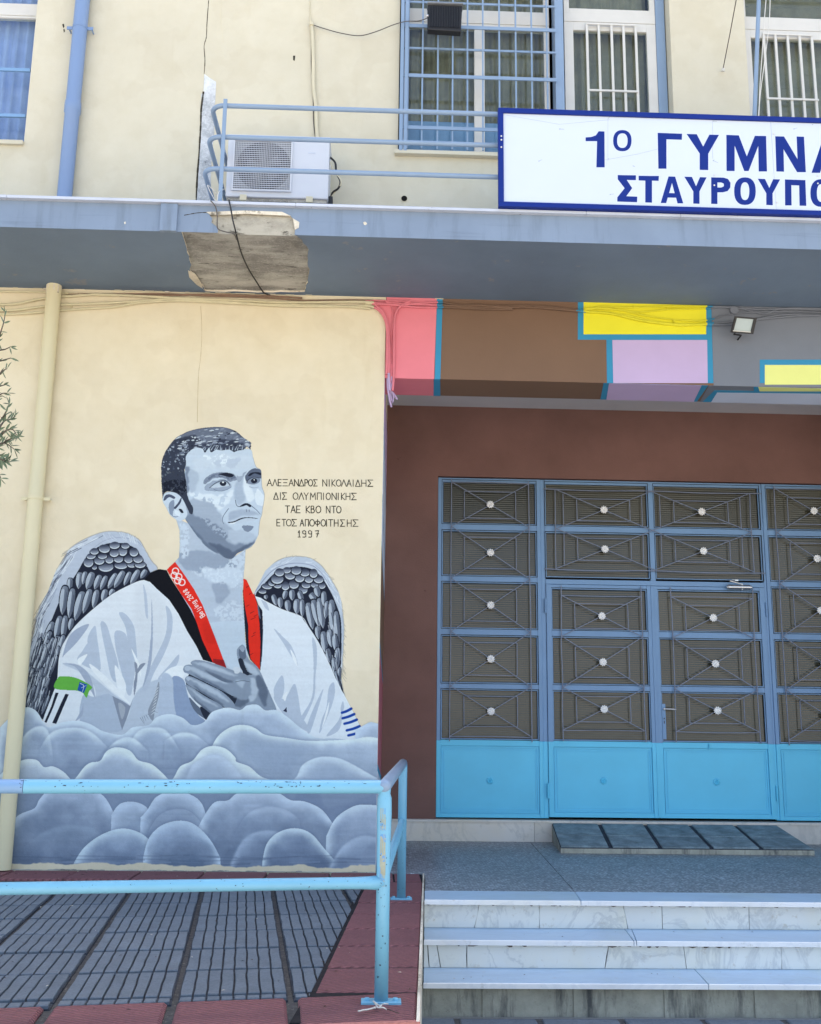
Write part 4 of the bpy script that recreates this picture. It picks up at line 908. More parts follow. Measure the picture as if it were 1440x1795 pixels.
for Y_, z_, k_ in ((7.098, .527, .75), (6.758, .342, .8), (6.473, .172, .9)):
    x = .35
    while x < 5.6:
        w = rg.uniform(.01, .09); h = rg.uniform(.003, .016)
        if rg.random() < k_: mb.prism([(x, Y_, z_-h*rg.random()), (x+w*.5, Y_, z_-h), (x+w, Y_, z_-h*rg.random()), (x+w, Y_, z_+.004), (x, Y_, z_+.004)], (0, .004, 0))
        x += w+rg.uniform(0, .05)
o = mb.build('grime', M['stained_dark'], steps); o['kind'] = 'stuff'
ld = MB(); ld.box(.02, 7.6, 7.45, 10.6, 0, .50); land = struct(ld.build('landing', M['step_concrete']))
P1 = PZ(1007.5, 1562.5, TZ); P2 = PZ(929, 1475.5, TZ)
jxs = [(rx(7.4)+.016, .10), (P1.x, P2.x), (P1.x+2.1, P2.x+2.3), (7.5, 7.6)]
for (a0, a1), (b0, b1) in zip(jxs[:-1], jxs[1:]):
    mb = MB(); g_ = .0025
    poly = [(a0+g_, 7.405), (b0-g_, 7.405), (b1-g_, 10.43), (a1+g_, 10.43)]
    if a1 == .10: poly = [(a0+g_, 7.405), (b0-g_, 7.405), (b1-g_, 10.43), (.085, 10.43), (.05, 8.26), (rx(8.2)+.016, 8.22)]
    slab(mb, poly, .5, TZ, .002); mb.build('terrazzo_slab', M['terrazzo'], land)

# ------------------------------------------------------------------ the school building
bld = thing('school_building', (0, 8.23, 0), 'two storey cream school building with a winged man mural beside its recessed entrance', 'building')
CX0, CXB = .035, .082                # corner of the mural wall; the reveal opens slightly
SOF = 5.245                          # underside of the balcony
mb = MB(); o_ = [(-9, YW), (CX0, YW), (CXB, 10.6), (-9, 10.6)]
mb.hexa([(x, y, 0) for x, y in o_], [(x, y, SOF+.1) for x, y in o_]); mb.build('mural_wall', M['cream'], bld)
# mural sheet: outline of the painted figure and clouds, a coat of paint thick
def mural_mat():
    im = bpy.data.images.new('mural_paint', MW, MH, alpha=True, float_buffer=True); im.colorspace_settings.name = 'Non-Color'
    c = CAN/255.; c = np.clip(c, 0, 1); c = np.where(c <= .04045, c/12.92, ((c+.055)/1.055)**2.4)/K_MUR
    px = np.empty((MH, MW, 4), np.float32); px[..., :3] = np.clip(c, 0, .92)[::-1]; px[..., 3] = CAL[::-1]
    im.pixels.foreach_set(px.ravel()); im.update(); im.pack()
    t, a = plaster('mural_on_plaster', (.75, .668, .485))
    tx = t.n('ShaderNodeTexImage'); tx.image = im; tx.extension = 'EXTEND'; tx.image.alpha_mode = 'CHANNEL_PACKED'
    uv = t.n('ShaderNodeUVMap'); t.l(uv.outputs[0], tx.inputs[0])
    vr = t.mix(t.ramp(t.noise(.8, 5, .6), .3, .7), (.96, .96, .965), (1.03, 1.03, 1.03)); col = t.mix(1., tx.outputs['Color'], vr, 'MULTIPLY')
    st = t.noise(1., 6, .65, t.scaled(t.pos(), (7, 7, .35))); col = t.mix(t.ramp(st, .62, .8), col, t.mix(1., col, (.93, .93, .92), 'MULTIPLY'))
    return t.fin(t.mix(tx.outputs['Alpha'], a, col), .75, .14)
K_MUR = np.array([.92, .89, .99])*1.3/1.14
KCc = cs(0, 740, 2.149)
sil = KCc(608,120, 640,70, 700,30, 780,14, 870,14, 940,50, 955,100, 975,160, 1000,180, 1006,250, 990,330, 985,400, 960,455, 930,490, 925,585, 955,650, 970,620, 1000,560, 1060,505, 1080,480, 1110,480, 1115,500, 1200,515, 1260,590, 1295,700, 1320,800, 1310,850, 1320,920, 1312,1050, 1340,1090, 1365,1140, 1395,1122, 1440,1130)
sil = [(p[0], p[1]) for p in sil]
def sw(x, y, dy=.0012): v = PY(x, y, YW-dy); return v
pts = [sw(*p) for p in sil]
pts = [p if p.x < CX0-.001 else Vector((CX0-.001, p.y, p.z)) for p in pts]
ZB = .575
pts[-1].x = CX0-.001
left = KCc(85,1075, 70,1110, 30,1120, -10,1130)
extra = KCc(85,1060, 82,1010, 100,850, 130,720, 180,640, 240,480, 300,425, 400,400, 470,395, 520,420, 560,490, 600,530, 625,535, 650,520, 672,500, 672,400, 640,370, 608,330, 600,260, 600,180)
seq = pts+[Vector((CX0-.001, YW-.0012, ZB)), Vector((-2.96, YW-.0012, ZB))]+[sw(*p) for p in left[::-1]]+[sw(*p) for p in extra]
mb = MB(); mb.prism(seq, (0, .006, 0)); mural = mb.build('mural', [None], bld, fix=True)
mural.data.materials.clear(); mural.data.materials.append(mural_mat())
mural['label'] = 'mural of a winged man in a white jacket with hand on chest above grey blue clouds'
uvl = mural.data.uv_layers.new(name='UVMap'); mo = WLOC['mural']
for lp in mural.data.loops:
    c = mural.data.vertices[lp.vertex_index].co+mo; uvl.data[lp.index].uv = ((c.x-MUX0)/(MUX1-MUX0), (c.z-MUZ0)/(MUZ1-MUZ0))
# inscription beside the head
def ell(cx, cy, rx_, ry_, a0=0, a1=360, n=12): return [(cx+rx_*math.cos(math.radians(a0+(a1-a0)*i/n)), cy+ry_*math.sin(math.radians(a0+(a1-a0)*i/n))) for i in range(n+1)]
GLY = {'Α': [[(0,0),(.5,1),(1,0)], [(.2,.36),(.8,.36)]], 'Λ': [[(0,0),(.5,1),(1,0)]], 'Ε': [[(.9,1),(0,1),(0,0),(.9,0)], [(0,.5),(.75,.5)]], 'Ξ': [[(0,1),(1,1)], [(.15,.5),(.85,.5)], [(0,0),(1,0)]],
       'Ν': [[(0,0),(0,1),(1,0),(1,1)]], 'Δ': [[(0,0),(.5,1),(1,0),(0,0)]], 'Ρ': [[(0,0),(0,1),(.6,1),(.9,.85),(.9,.62),(.6,.48),(0,.48)]], 'Ο': [ell(.5,.5,.5,.5)], 'Σ': [[(1,.98),(0,1),(.55,.5),(0,0),(1,.02)]],
       'Ι': [[(.5,0),(.5,1)]], 'Κ': [[(0,0),(0,1)], [(.9,1),(0,.45),(.95,0)]], 'Η': [[(0,0),(0,1)], [(1,0),(1,1)], [(0,.5),(1,.5)]], 'Υ': [[(0,1),(.5,.5),(1,1)], [(.5,.5),(.5,0)]], 'Μ': [[(0,0),(.08,1),(.5,.35),(.92,1),(1,0)]],
       'Π': [[(0,0),(0,1),(1,1),(1,0)]], 'Τ': [[(0,1),(1,1)], [(.5,1),(.5,0)]], 'Β': [[(0,0),(0,1),(.6,1),(.8,.85),(.75,.62),(0,.53)], [(.6,.53),(.95,.4),(.95,.15),(.6,0),(0,0)]], 'Φ': [[(.5,0),(.5,1)], ell(.5,.52,.5,.26)],
       '1': [[(.2,.7),(.55,1),(.55,0)], [(.15,0),(.9,0)]], '9': [[(.9,.55),(.5,.45),(.1,.6),(.1,.9),(.5,1),(.9,.85),(.9,.1),(.7,0),(.15,0)]], '7': [[(.05,.95),(.9,1),(.45,0)], [(.3,.5),(.95,.52)]]}
def inscription():
    lines = [('ΑΛΕΞΑΝΔΡΟΣ ΝΙΚΟΛΑΙΔΗΣ', (468, 841.5, 654, 843)), ('ΔΙΣ ΟΛΥΜΠΙΟΝΙΚΗΣ', (480, 865, 626, 866)), ('ΤΑΕ ΚΒΟ ΝΤΟ', (500.5, 888.5, 599.5, 889)), ('ΕΤΟΣ ΑΠΟΦΟΙΤΗΣΗΣ', (485, 911.5, 629, 913)), ('1997', (521.5, 931.5, 561, 931.5))]
    segs = [[(59,115), (125,180), (192,232), (247,304), (320,375), (388,435), (445,500), (513,548), (555,607), (617,660), None, (727,777), (795,815), (838,880), (890,948), (952,1010), (1018,1070), (1083,1103), (1122,1178), (1195,1248), (1270,1330)],
            [(137,193), (208,228), (242,292), None, (370,430), (440,500), (503,553), (578,640), (662,710), (727,747), (767,820), (838,890), (903,925), (952,995), (1007,1055), (1075,1130)],
            [(277,330), (345,398), (413,460), None, (528,575), (588,628), (645,705), None, (770,815), (835,885), (893,948)],
            [(175,218), (237,283), (290,350), (357,412), None, (455,500), (518,556), (570,628), (636,692), (706,762), (765,783), (795,850), (866,912), (940,992), (1022,1070), (1090,1152)],
            [(425,462), (482,528), (552,598), (635,682)]]
    ytb = [(70, 148), (230, 310), (388, 470), (550, 630), (683, 762)]
    ins = bpy.data.objects.new('inscription', None); COL.objects.link(ins); place(ins, PY(560, 890, YW), bld); ins['label'] = 'thin dark hand painted Greek lettering in five lines on the cream wall'
    rg = random.Random(4); s = 6.857; ink = paint('inscription_ink', A((52, 50, 40), .85), .1, 30, .8, .2, .1)
    for (txt, _), sg, (yt, yb) in zip(lines, segs, ytb):
        for ch, se in zip(txt, sg):
            if se is None: continue
            mb = MB()
            dr = (se[0]-60)/1270*8
            for S in GLY[ch]:
                P = [PY(460+(se[0]+(se[1]-se[0])*gx)/s, 830+(yb+dr-(yb-yt)*gy)/s, YW-.0008) for gx, gy in S]
                for a, b in zip(P[:-1], P[1:]): mb.bar(a-(b-a).normalized()*.0025, b+(b-a).normalized()*.0025, rg.uniform(.0058, .0075), .0012)
            mb.build('letter', ink, ins)
inscription()
# upper wall with its openings
OP1 = [(-4.7, 6.605), (-3.145, 6.605), (-3.145, 8.5), (-4.7, 8.5)]
OP2 = [(.115, 6.615), (1.545, 6.615), (1.545, 5.49), (2.59, 5.49), (2.59, 8.75), (.115, 8.75)]
OP3 = [(3.285, 5.49), (5.9, 5.49), (5.9, 8.75), (3.285, 8.75)]
mb = MB(); UZ0, UZ1 = SOF+.1, 11.4
mb.holed([(-9, YW, UZ0), (13, YW, UZ0), (13, YW, UZ1), (-9, YW, UZ1)], [[(x, YW, z) for x, z in o] for o in (OP1, OP2, OP3)])
for o in (OP1, OP2, OP3):
    for i in range(len(o)):
        a, b = o[i-1], o[i]; mb.add([(a[0], YW, a[1]), (b[0], YW, b[1]), (b[0], YW+.2, b[1]), (a[0], YW+.2, a[1])], [(0, 1, 2, 3)])
mb.build('upper_wall', M['cream_up'], bld, fix=False)
mb = MB(); mb.box(-9, -8.9, YW+.02, 19, 0, 11.4); mb.box(12.9, 13, YW+.02, 19, 0, 11.4); mb.box(-9, 13, 19, 19.1, 0, 11.4); mb.box(5.78, 12.9, YW, 8.5, 0, SOF+.1); mb.build('outer_wall', M['cream_up'], bld)
mb = MB(); mb.box(-9.3, 13.3, 7.9, 19.3, 11.4, 11.6); mb.build('roof', M['cap'], bld)
# recess: beam, back wall, ceiling
BZ = 4.524
mb = MB(); mb.box(CX0+.003, 5.78, YW, 8.675, BZ, SOF+.1); mb.build('beam', M['brown_wall'], bld)
mb = MB(); mb.box(CX0+.01, 5.9, 8.676, 10.6, 4.985, 5.1); mb.build('recess_ceiling', M['ceiling'], bld)
DX0, DX1, DZ0, DZ1 = .625, 5.19, .765, 4.222
mb = MB(); mb.holed([(CX0+.02, 10.45, .5), (5.9, 10.45, .5), (5.9, 10.45, 5.02), (CX0+.02, 10.45, 5.02)], [[(DX0, 10.45, .5+.003), (DX1, 10.45, .5+.003), (DX1, 10.45, DZ1), (DX0, 10.45, DZ1)]])
for a, b in (((DX0, .5), (DX0, DZ1)), ((DX0, DZ1), (DX1, DZ1)), ((DX1, DZ1), (DX1, .5))): mb.add([(a[0], 10.45, a[1]), (b[0], 10.45, b[1]), (b[0], 10.62, b[1]), (a[0], 10.62, a[1])], [(0, 1, 2, 3)])
mb.build('recess_wall', M['brown_wall'], bld, fix=False)
mb = MB(); mb.box(5.75, 5.78, 8.25, 10.6, .5, 5.0); mb.build('recess_side', M['brown_wall'], bld)
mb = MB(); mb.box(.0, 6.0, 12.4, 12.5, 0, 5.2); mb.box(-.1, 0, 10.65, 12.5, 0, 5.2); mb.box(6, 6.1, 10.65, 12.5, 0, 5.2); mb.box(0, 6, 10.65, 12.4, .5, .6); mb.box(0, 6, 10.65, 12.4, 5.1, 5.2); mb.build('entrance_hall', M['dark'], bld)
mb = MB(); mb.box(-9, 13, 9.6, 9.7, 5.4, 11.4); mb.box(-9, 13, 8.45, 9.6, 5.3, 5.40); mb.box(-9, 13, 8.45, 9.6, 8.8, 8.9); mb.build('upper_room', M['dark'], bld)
# painted blocks on beam face and underside, each colour its own thin sheet of paint
TEAL, PINK, YEL, LIL, GRY, PAL, BRN, YEL2 = [A(c, .70) for c in ((46, 132, 168), (216, 122, 132), (222, 214, 50), (182, 162, 196), (112, 118, 127), (186, 196, 212), (114, 89, 71), (214, 218, 132))]
PB = {}
for nme, c in (('teal', TEAL), ('pink', PINK), ('yellow', YEL), ('lilac', LIL), ('grey', GRY), ('pale', PAL), ('brown', BRN), ('soft_yellow', YEL2)): PB[nme] = paint('wall_paint_'+nme, c, .05, 2, .7, .3, .15, 60)
Z5 = cs(640, 480, 1.8)
TOPY = PY(700, 530, YW).z+.2
def facepoly(nm, lay, *v):
    P = [PY(x, y, YW) for x, y in Z5(*v)]; P = [Vector((max(p.x, CX0+.004), YW-.0015*lay, max(min(p.z, SOF+.05), BZ-.0012*lay))) for p in P]
    mb = MB(); mb.prism(P, (0, .0012, 0)); mb.build(nm+'_paint', PB[nm], bld)
def underpoly(nm, lay, *v):
    P = [PZ(x, y, BZ) for x, y in Z5(*v)]; P = [Vector((max(p.x, CX0+.004), min(max(p.y, YW-.001*lay), 8.6745+.0002*lay), BZ-.0015*lay)) for p in P]
    mb = MB(); mb.prism(P, (0, 0, .0012)); mb.build(nm+'_paint', PB[nm], bld)
facepoly('brown', 1, 30,60, 1500,60, 1500,360, 30,360); underpoly('brown', 1, 30,320, 1500,320, 1500,420, 30,420)
mb = MB(); mb.prism([PY(x, y, YW-.001) for x, y in ((648, 528), (679.6, 528), (679.4, 585), (677, 565), (671, 548), (661, 536))], (0, .0008, 0)); mb.build('pink_paint', PB['pink'], bld)
facepoly('pink', 2, 30,60, 228,60, 218,340, 30,340); underpoly('pink', 2, 30,325, 218,325, 211,420, 30,400)
facepoly('teal', 3, 228,60, 246,60, 238,345, 220,345); underpoly('teal', 3, 219,325, 239,325, 231,420, 210,420)
facepoly('teal', 2, 672,60, 1092,60, 1100,345, 764,345, 762,208, 672,208)
facepoly('yellow', 3, 690,60, 1076,60, 1077,191, 690,191); facepoly('lilac', 3, 781,209, 1080,209, 1082,345, 784,345)
facepoly('grey', 2, 1093,60, 1500,60, 1500,360, 1101,360)
facepoly('teal', 3, 1246,271, 1500,271, 1500,345, 1246,345); facepoly('soft_yellow', 4, 1262,288, 1500,288, 1500,350, 1262,350)
underpoly('teal', 2, 766,325, 1110,325, 1030,420, 726,420); underpoly('lilac', 3, 784,325, 1088,325, 1020,420, 745,420)
underpoly('grey', 2, 1112,325, 1500,325, 1500,420, 1040,420)
underpoly('teal', 3, 1104,366, 1500,373, 1500,420, 1048,420); underpoly('pale', 4, 1112,373, 1500,377, 1500,430, 1070,425)
underpoly('teal', 4, 1249,335, 1500,325, 1500,372, 1228,368); underpoly('soft_yellow', 5, 1264,335, 1500,325, 1500,368.5, 1246,368)
# painted bands on the narrow reveal of the mural wall
def revz(y): return PY(672, y, 9.0).z
zs = [(640, 741, 'lilac'), (741, 756, 'teal'), (756, 866, 'pale'), (866, 880, 'teal'), (880, 948, 'pale'), (948, 958, 'teal'), (958, 1126, 'brown'), (1126, 1137, 'teal'), (1137, 1340, 'rose'), (1340, 1352, 'teal'), (1352, 1527, 'pale')]
PB['rose'] = paint('wall_paint_rose', A((150, 84, 92), .6), .05, 2, .7, .3, .1)
def PYw(x, y, Y): return PY(x, y, Y)
for i, (a, b, c) in enumerate(zs):
    za = PY(676, a, YW).z; zb_ = PY(676, b, YW).z; zb_ = max(zb_, .57); za = min(za, 4.95)
    sl = -.20
    mb = MB(); mb.prism([(CX0+.0015, YW+.001, za), (CXB+.0015, 10.449, za+(sl if i else 0)), (CXB+.0015, 10.449, max(.57, zb_+sl)), (CX0+.0015, YW+.001, zb_)], (-.006, 0, 0)); mb.build(c+'_paint', PB[c], bld)
# balcony slab with spalled patch
SY = 7.125; CAPZ = 5.462
Z4 = cs(0, 340, 2.)
hole = [PZ(x, y, SOF) for x, y in Z4(636,130, 700,121, 765,124, 850,127, 940,130, 1034,131, 1060,160, 1076,182, 1080,230, 1086,262, 1080,310, 1069,343, 960,345, 850,342, 722,342, 705,318, 690,300, 668,272, 668,240, 655,190)]
hole = [Vector((p.x, min(max(p.y, SY), YW-.03), SOF)) for p in hole]
fh = [PY(x, y, SY) for x, y in Z4(728,64, 760,62, 850,60, 930,62, 990,66, 1020,78, 1036,96, 1034,131)]
# soffit with the hole opening to the front edge
hs = [p for p in hole]
fr = [p for p in hs if p.y < SY+.02]
xl, xr = hs[0].x, hs[5].x
inner = hs[6:]            # right, back and left of the patch
poly = [Vector((-9, SY, SOF)), Vector((xl, SY, SOF))]+[p for p in inner[::-1]]+[Vector((xr, SY, SOF)), Vector((13, SY, SOF)), Vector((13, YW+.1, SOF)), Vector((-9, YW+.1, SOF))]
mb = MB(); T_ = .016
mb.holed(poly, [])
rj = random.Random(8)
den = []
for i_ in range(len(inner)):
    den.append(inner[i_])
    if i_+1 < len(inner):
        for q_ in (.25, .5, .75): p_ = inner[i_].lerp(inner[i_+1], q_); den.append(Vector((p_.x+rj.uniform(-.011, .011), min(p_.y+rj.uniform(-.011, .011), YW-.02), p_.z)))
inner = den
poly = [Vector((-9, SY, SOF)), Vector((xl, SY, SOF))]+[p for p in inner[::-1]]+[Vector((xr, SY, SOF)), Vector((13, SY, SOF)), Vector((13, YW+.1, SOF)), Vector((-9, YW+.1, SOF))]
mb = MB(); mb.holed(poly, [])
rim = [Vector((xl, SY, SOF))]+inner[::-1]+[Vector((xr, SY, SOF))]
for a, b in zip(rim[:-1], rim[1:]): mb.add([a, b, b+Vector((0, 0, T_)), a+Vector((0, 0, T_))], [(0, 1, 2, 3)], 1)
mb.build('soffit', [M['soffit'], M['old_plaster']], bld, fix=False)
ftop = [Vector((p.x, SY, min(p.z, CAPZ-.004))) for p in fh]; xfl, xfr = ftop[0].x, ftop[-1].x
left_edge = [PY(x, y, SY) for x, y in Z4(745,86, 742,100, 765,118, 765,124)]
left_edge = [Vector((p.x, SY, p.z)) for p in left_edge]; left_edge[-1].z = SOF; 
fr_rim = left_edge[::-1]+ftop[:-1]+[Vector((xfr, SY, SOF))]
fp = [Vector((-9, SY, SOF))]+fr_rim+[Vector((13, SY, SOF)), Vector((13, SY, CAPZ)), Vector((-9, SY, CAPZ))]
mb = MB(); mb.holed(fp, [])
for a, b in zip(fr_rim[:-1], fr_rim[1:]): mb.add([a, b, b+Vector((0, T_, 0)), a+Vector((0, T_, 0))], [(0, 1, 2, 3)], 1)
mb.build('fascia', [M['fascia'], M['old_plaster']], bld, fix=False)
mb = MB(); mb.box(-8.99, 12.99, SY+T_, YW-.002, SOF+T_, CAPZ-.001); o = mb.build('slab_core', [M['raw_concrete']], bld)
o['label'] = 'bare grey concrete showing where the balcony edge has spalled'
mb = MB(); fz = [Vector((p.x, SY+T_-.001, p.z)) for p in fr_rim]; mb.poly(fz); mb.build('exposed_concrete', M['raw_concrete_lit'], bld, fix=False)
# crusts of old render left round the patch
def crust(name, pts, d, ext):
    mb = MB(); mb.prism(pts, ext); return mb.build(name, M['old_plaster'], bld)
crust('render_flake', [PY(x, y, SY-.004) for x, y in Z4(1028,85, 1050,98, 1048,118, 1034,124)], 0, (0, .004, 0))
crust('render_flake', [PY(x, y, SY-.006) for x, y in Z4(724,62, 860,57, 990,62, 1020,76, 985,74, 860,68, 760,73, 738,72)], 0, (0, .008, 0))
crust('render_flake', [PZ(x, y, SOF-.002) for x, y in Z4(660,268, 684,280, 704,310, 712,332, 690,318, 664,292)], 0, (0, 0, .006))
crust('render_flake', [PY(x, y, SY-.003) for x, y in Z4(435,98, 440,96, 441,102, 437,105)], 0, (0, .003, 0)); crust('render_flake', [PY(x, y, SY-.003) for x, y in Z4(1274,99, 1281,96, 1288,103, 1283,108, 1277,107)], 0, (0, .003, 0))
mb = MB()
x = -9.
for jx_ in (-5.0, PY(12, 350, 7.1).x, PY(519, 358, 7.1).x, PY(1028, 375, 7.1).x, PY(1193, 381, 7.1).x, 5.2, 9, 13):
    b_ = MB(); b_.chambox(x+.0015, jx_-.0015, 7.085, YW-.002, CAPZ, 5.486, .004); b_.build('coping_slab', M['cap'], bld); x = jx_
mb = MB(); a_ = PY(281, 380, SY-.02).x; c_ = PY(311, 380, SY-.02).x; mb.box(a_, c_, SY-.028, SY+.01, SOF-.006, CAPZ-.002); mb.build('fascia_block', M['fascia'], bld, bevel=.004)
# crack in the fascia, vertical wall joint with its torn cover strip, old stains
mb = MB(); mb.prism([PY(x, y, YW-.003) for x, y in ((358.5,129), (366,135), (379,143), (377.5,175), (375,200), (376,230), (372,262), (370,300), (369,353), (344,353), (346,320), (350,262), (353,200), (353,165), (357,160))], (0, .004, 0)); mb.build('joint_cover', M['cover_strip'], bld)
def crackline(name, P, w, Y, mat, par=bld):
    mb = MB(); rg = random.Random(len(P)); pts = smoothpath([PY(x, y, Y) for x, y in P], 5)
    for a, b in zip(pts[:-1], pts[1:]):
        q = Vector((rg.uniform(-.002, .002), 0, 0)); 
        if (b-a).length > 1e-4: mb.bar(a, b, w*rg.uniform(.6, 1.3), .0012)
    return mb.build(name, mat, par)
CRK = paint('crack_shadow', (.05, .045, .035), .2, 30, .9, .1); M['crack'] = CRK
crackline('wall_crack', [(366,0), (363,40), (362,64), (358,80), (359.5,105), (358,129)], .006, YW-.0005, CRK)
crackline('wall_crack', [(357,160), (353,190), (352,220), (349,270), (346,310), (344,352)], .014, YW-.0045, CRK)
crackline('wall_crack', [(389,0), (387,30), (390,60), (392,74)], .004, YW-.0005, M['trunk_cream'])
crackline('wall_crack', [(352,536), (354,580), (352,625), (348,660), (346,740)], .0035, YW-.0005, paint('crack_soft', A((190, 172, 132), .8), .1))
crackline('wall_crack', [(323,377), (345,373), (362,372)], .006, SY-.0005, CRK)
mb = MB()
for i in range(16):
    a = 2*math.pi*i/16
c0 = PY(709, 348, YW); mb.tube([c0+Vector((0, -.004, 0)), c0+Vector((0, .0, 0))], .031, 20); mb.build('pipe_collar', M['trunk_cream'], bld); mb = MB(); mb.tube([c0+Vector((0, -.0055, 0)), c0+Vector((0, -.001, 0))], .026, 20); mb.build('vent_hole', M['dark'], bld)
mb = MB(); mb.prism([PY(x, y, YW-.001) for x, y in ((109,42), (112,41), (113,46), (111,49))], (0, .002, 0)); mb.prism([PY(x, y, YW-.001) for x, y in ((111,51), (113,50), (114,54), (112,57))], (0, .002, 0)); mb.prism([PY(x, y, YW-.001) for x, y in ((514,97), (518,97), (517,106), (514,105))], (0, .002, 0)); mb.build('wall_chip', CRK, bld)
# ragged line where wall meets soffit
mb = MB(); rg = random.Random(12)
for i in range(90):
    x = -3.2+i*.085; w = rg.uniform(.03, .09); h = rg.uniform(.004, .016)
    if rg.random() < (.5 if x < -.1 else .12): mb.box(x, x+w, YW-rg.uniform(.006, .014), YW+.01, SOF-h, SOF+.01, 0 if rg.random() < .4 else 1)
o = mb.build('plaster_rag', [M['old_plaster'], M['trunk_cream']], bld); o['kind'] = 'stuff'
# wet dirty line at the wall foot
mb = MB()
for i in range(70):
    x = -2.95+i*.0425; h = rg.uniform(.002, .011); mb.prism([(x, YW-.001, TZ-.002), (x+.045, YW-.001, TZ-.002), (x+.045, YW-.001, TZ+h*.8), (x+.02, YW-.001, TZ+h), (x, YW-.001, TZ+h*.7)], (0, -.006, 0))
o = mb.build('foot_mortar', M['raw_concrete'], bld); o['kind'] = 'stuff'
# ------------------------------------------------------------------ door sill
mb = MB(); mb.box(.09, 5.75, 10.42, 10.66, .5, .755)
sillbed = mb.build('sill_bed', M['step_concrete'], bld)
cx_ = [.10, PY(937, 1460, 10.41).x, 3.9, 5.74]
for a, b in zip(cx_[:-1], cx_[1:]):
    mb = MB(); mb.box(a+.0015, b-.0015, 10.40, 10.42, TZ+.001, .742); mb.build('sill_riser', M['marble_sill'], bld)
cx_ = [.10, PY(1000, 1442, 10.4).x, PY(1303, 1442, 10.4).x, PY(1383, 1442, 10.4).x, 4.6, 5.74]
for a, b in zip(cx_[:-1], cx_[1:]):
    mb = MB(); mb.chambox(a+.0015, b-.0015, 10.385, 10.66, .742, .764, .003); mb.build('sill_tread', M['marble_sill'], bld)

# ------------------------------------------------------------------ steel entrance screen: fixed side panels, transoms and two leaves
DY = 10.5
def zz(y): return PY(960, y, DY).z
def xx(x, y=1100): return PY(x, y, DY).x
ZT = 4.212; ROWS = [(845.5, 922), (933, 1012.5), (1023, 1104.5), (1116, 1200), (1210, 1298)]
RZ = [(zz(b), zz(a)) for a, b in ROWS]; ZK = zz(1300); ZB_ = .778
GRP = {}
def petal_disc(mb, c, r, m0=0, m1=0, n=11):
    P = []
    for i in range(n*4):
        a = 2*math.pi*i/(n*4); q = r*(1+.13*math.cos(a*n)); P.append((c[0]+q*math.cos(a), c[1], c[2]+q*math.sin(a)))
    k = len(P); o = [(c[0]+(p[0]-c[0])*.62, c[1]-.010, c[2]+(p[2]-c[2])*.62) for p in P]; i2 = [(c[0]+(p[0]-c[0])*.35, c[1]-.004, c[2]+(p[2]-c[2])*.35) for p in P]; bk = [(p[0], c[1]+.004, p[2]) for p in P]
    ft = [(p[0], c[1]-.004, p[2]) for p in P]
    mb.add(bk+ft+o+i2+[(c[0], c[1]-.012, c[2])], [tuple(range(k))]+[(j+i, j+(i+1) % k, j+k+(i+1) % k, j+k+i) for j in (0, k, 2*k) for i in range(k)]+[(3*k+i, 3*k+(i+1) % k, 4*k) for i in range(k)], m0)
ROS = None
def rosette(x, z, par, y=DY-.062):
    global ROS
    if ROS is None:
        mb = MB(); petal_disc(mb, (0, 0, 0), .037); ROS = mb.build('rosette', M['rosette'], None, smooth=False, origin=(0, 0, 0)); COL.objects.unlink(ROS); me = ROS.data; bpy.data.objects.remove(ROS); ROS = me
    o = bpy.data.objects.new('rosette', ROS); COL.objects.link(o); place(o, (x, y, z), par); o.rotation_euler = (0, RG.uniform(0, 1), 0)
    # pin holding it to the bars sits behind
def ibar(mb, a, b, w=.0075):
    mb.bar(a, b, w, .009)
GY = DY-.052
def lattice(par, x0, x1, z0, z1, inner=(.17, .83, .2, .8), second=None, horiz=()):
    """one cell: diagonals crossing behind a rosette and a smaller rectangle of bars"""
    mb = MB(); j = lambda: RG.uniform(-.003, .003)
    ibar(mb, (x0, GY, z0+j()), (x1, GY, z1+j())); ibar(mb, (x0, GY-.009, z1+j()), (x1, GY-.009, z0+j()))
    for q in (inner, second):
        if q is None: continue
        a, b, c, d = x0+(x1-x0)*q[0], x0+(x1-x0)*q[1], z0+(z1-z0)*q[2], z0+(z1-z0)*q[3]
        if q is second:
            ibar(mb, (a, GY+.009, c), (a+j(), GY+.009, d)); ibar(mb, (b, GY+.009, c), (b+j(), GY+.009, d)); continue
        for p0, p1 in (((a, c), (b, c)), ((a, d), (b, d)), ((a, c), (a, d)), ((b, c), (b, d))): ibar(mb, (p0[0]+j()*.5, GY+.009, p0[1]+j()*.5), (p1[0]+j()*.5, GY+.009, p1[1]+j()*.5))
    for z in horiz: 
        p = smoothpath([(x0, GY+.009, z+j()), ((x0+x1)/2, GY+.012, z+RG.choice((-.006, .006))), (x1, GY+.009, z+j())], 4)
        for a, b in zip(p[:-1], p[1:]): ibar(mb, a, b)
    mb.build('lattice', M['iron'], par)
    rosette((x0+x1)/2, (z0+z1)/2, par, GY-.018)
def uprights(par, x, z0, z1, n=6):
    mb = MB(); P = [(x+RG.uniform(-.005, .005), GY+RG.uniform(-.004, .004), z0+(z1-z0)*i/n) for i in range(n+1)]; P = smoothpath(P, 3)
    for a, b in zip(P[:-1], P[1:]): mb.bar(a, b, .0085, .010)
    mb.build('grille_upright', M['iron'], par)
def stile(par, x0, x1, z0, z1, y0=DY-.03, y1=DY+.03, name='stile'):
    """vertical profile, repainted brighter below the kick panel line"""
    if z0 < ZK < z1:
        mb = MB(); mb.box(x0, x1, y0, y1, z0, ZK, 1); mb.box(x0, x1, y0, y1, ZK, z1, 0)
    else: mb = MB(); mb.box(x0, x1, y0, y1, z0, z1, 0)
    return mb.build(name, [M['frame_blue'], M['kick_blue']], par, bevel=.0025)
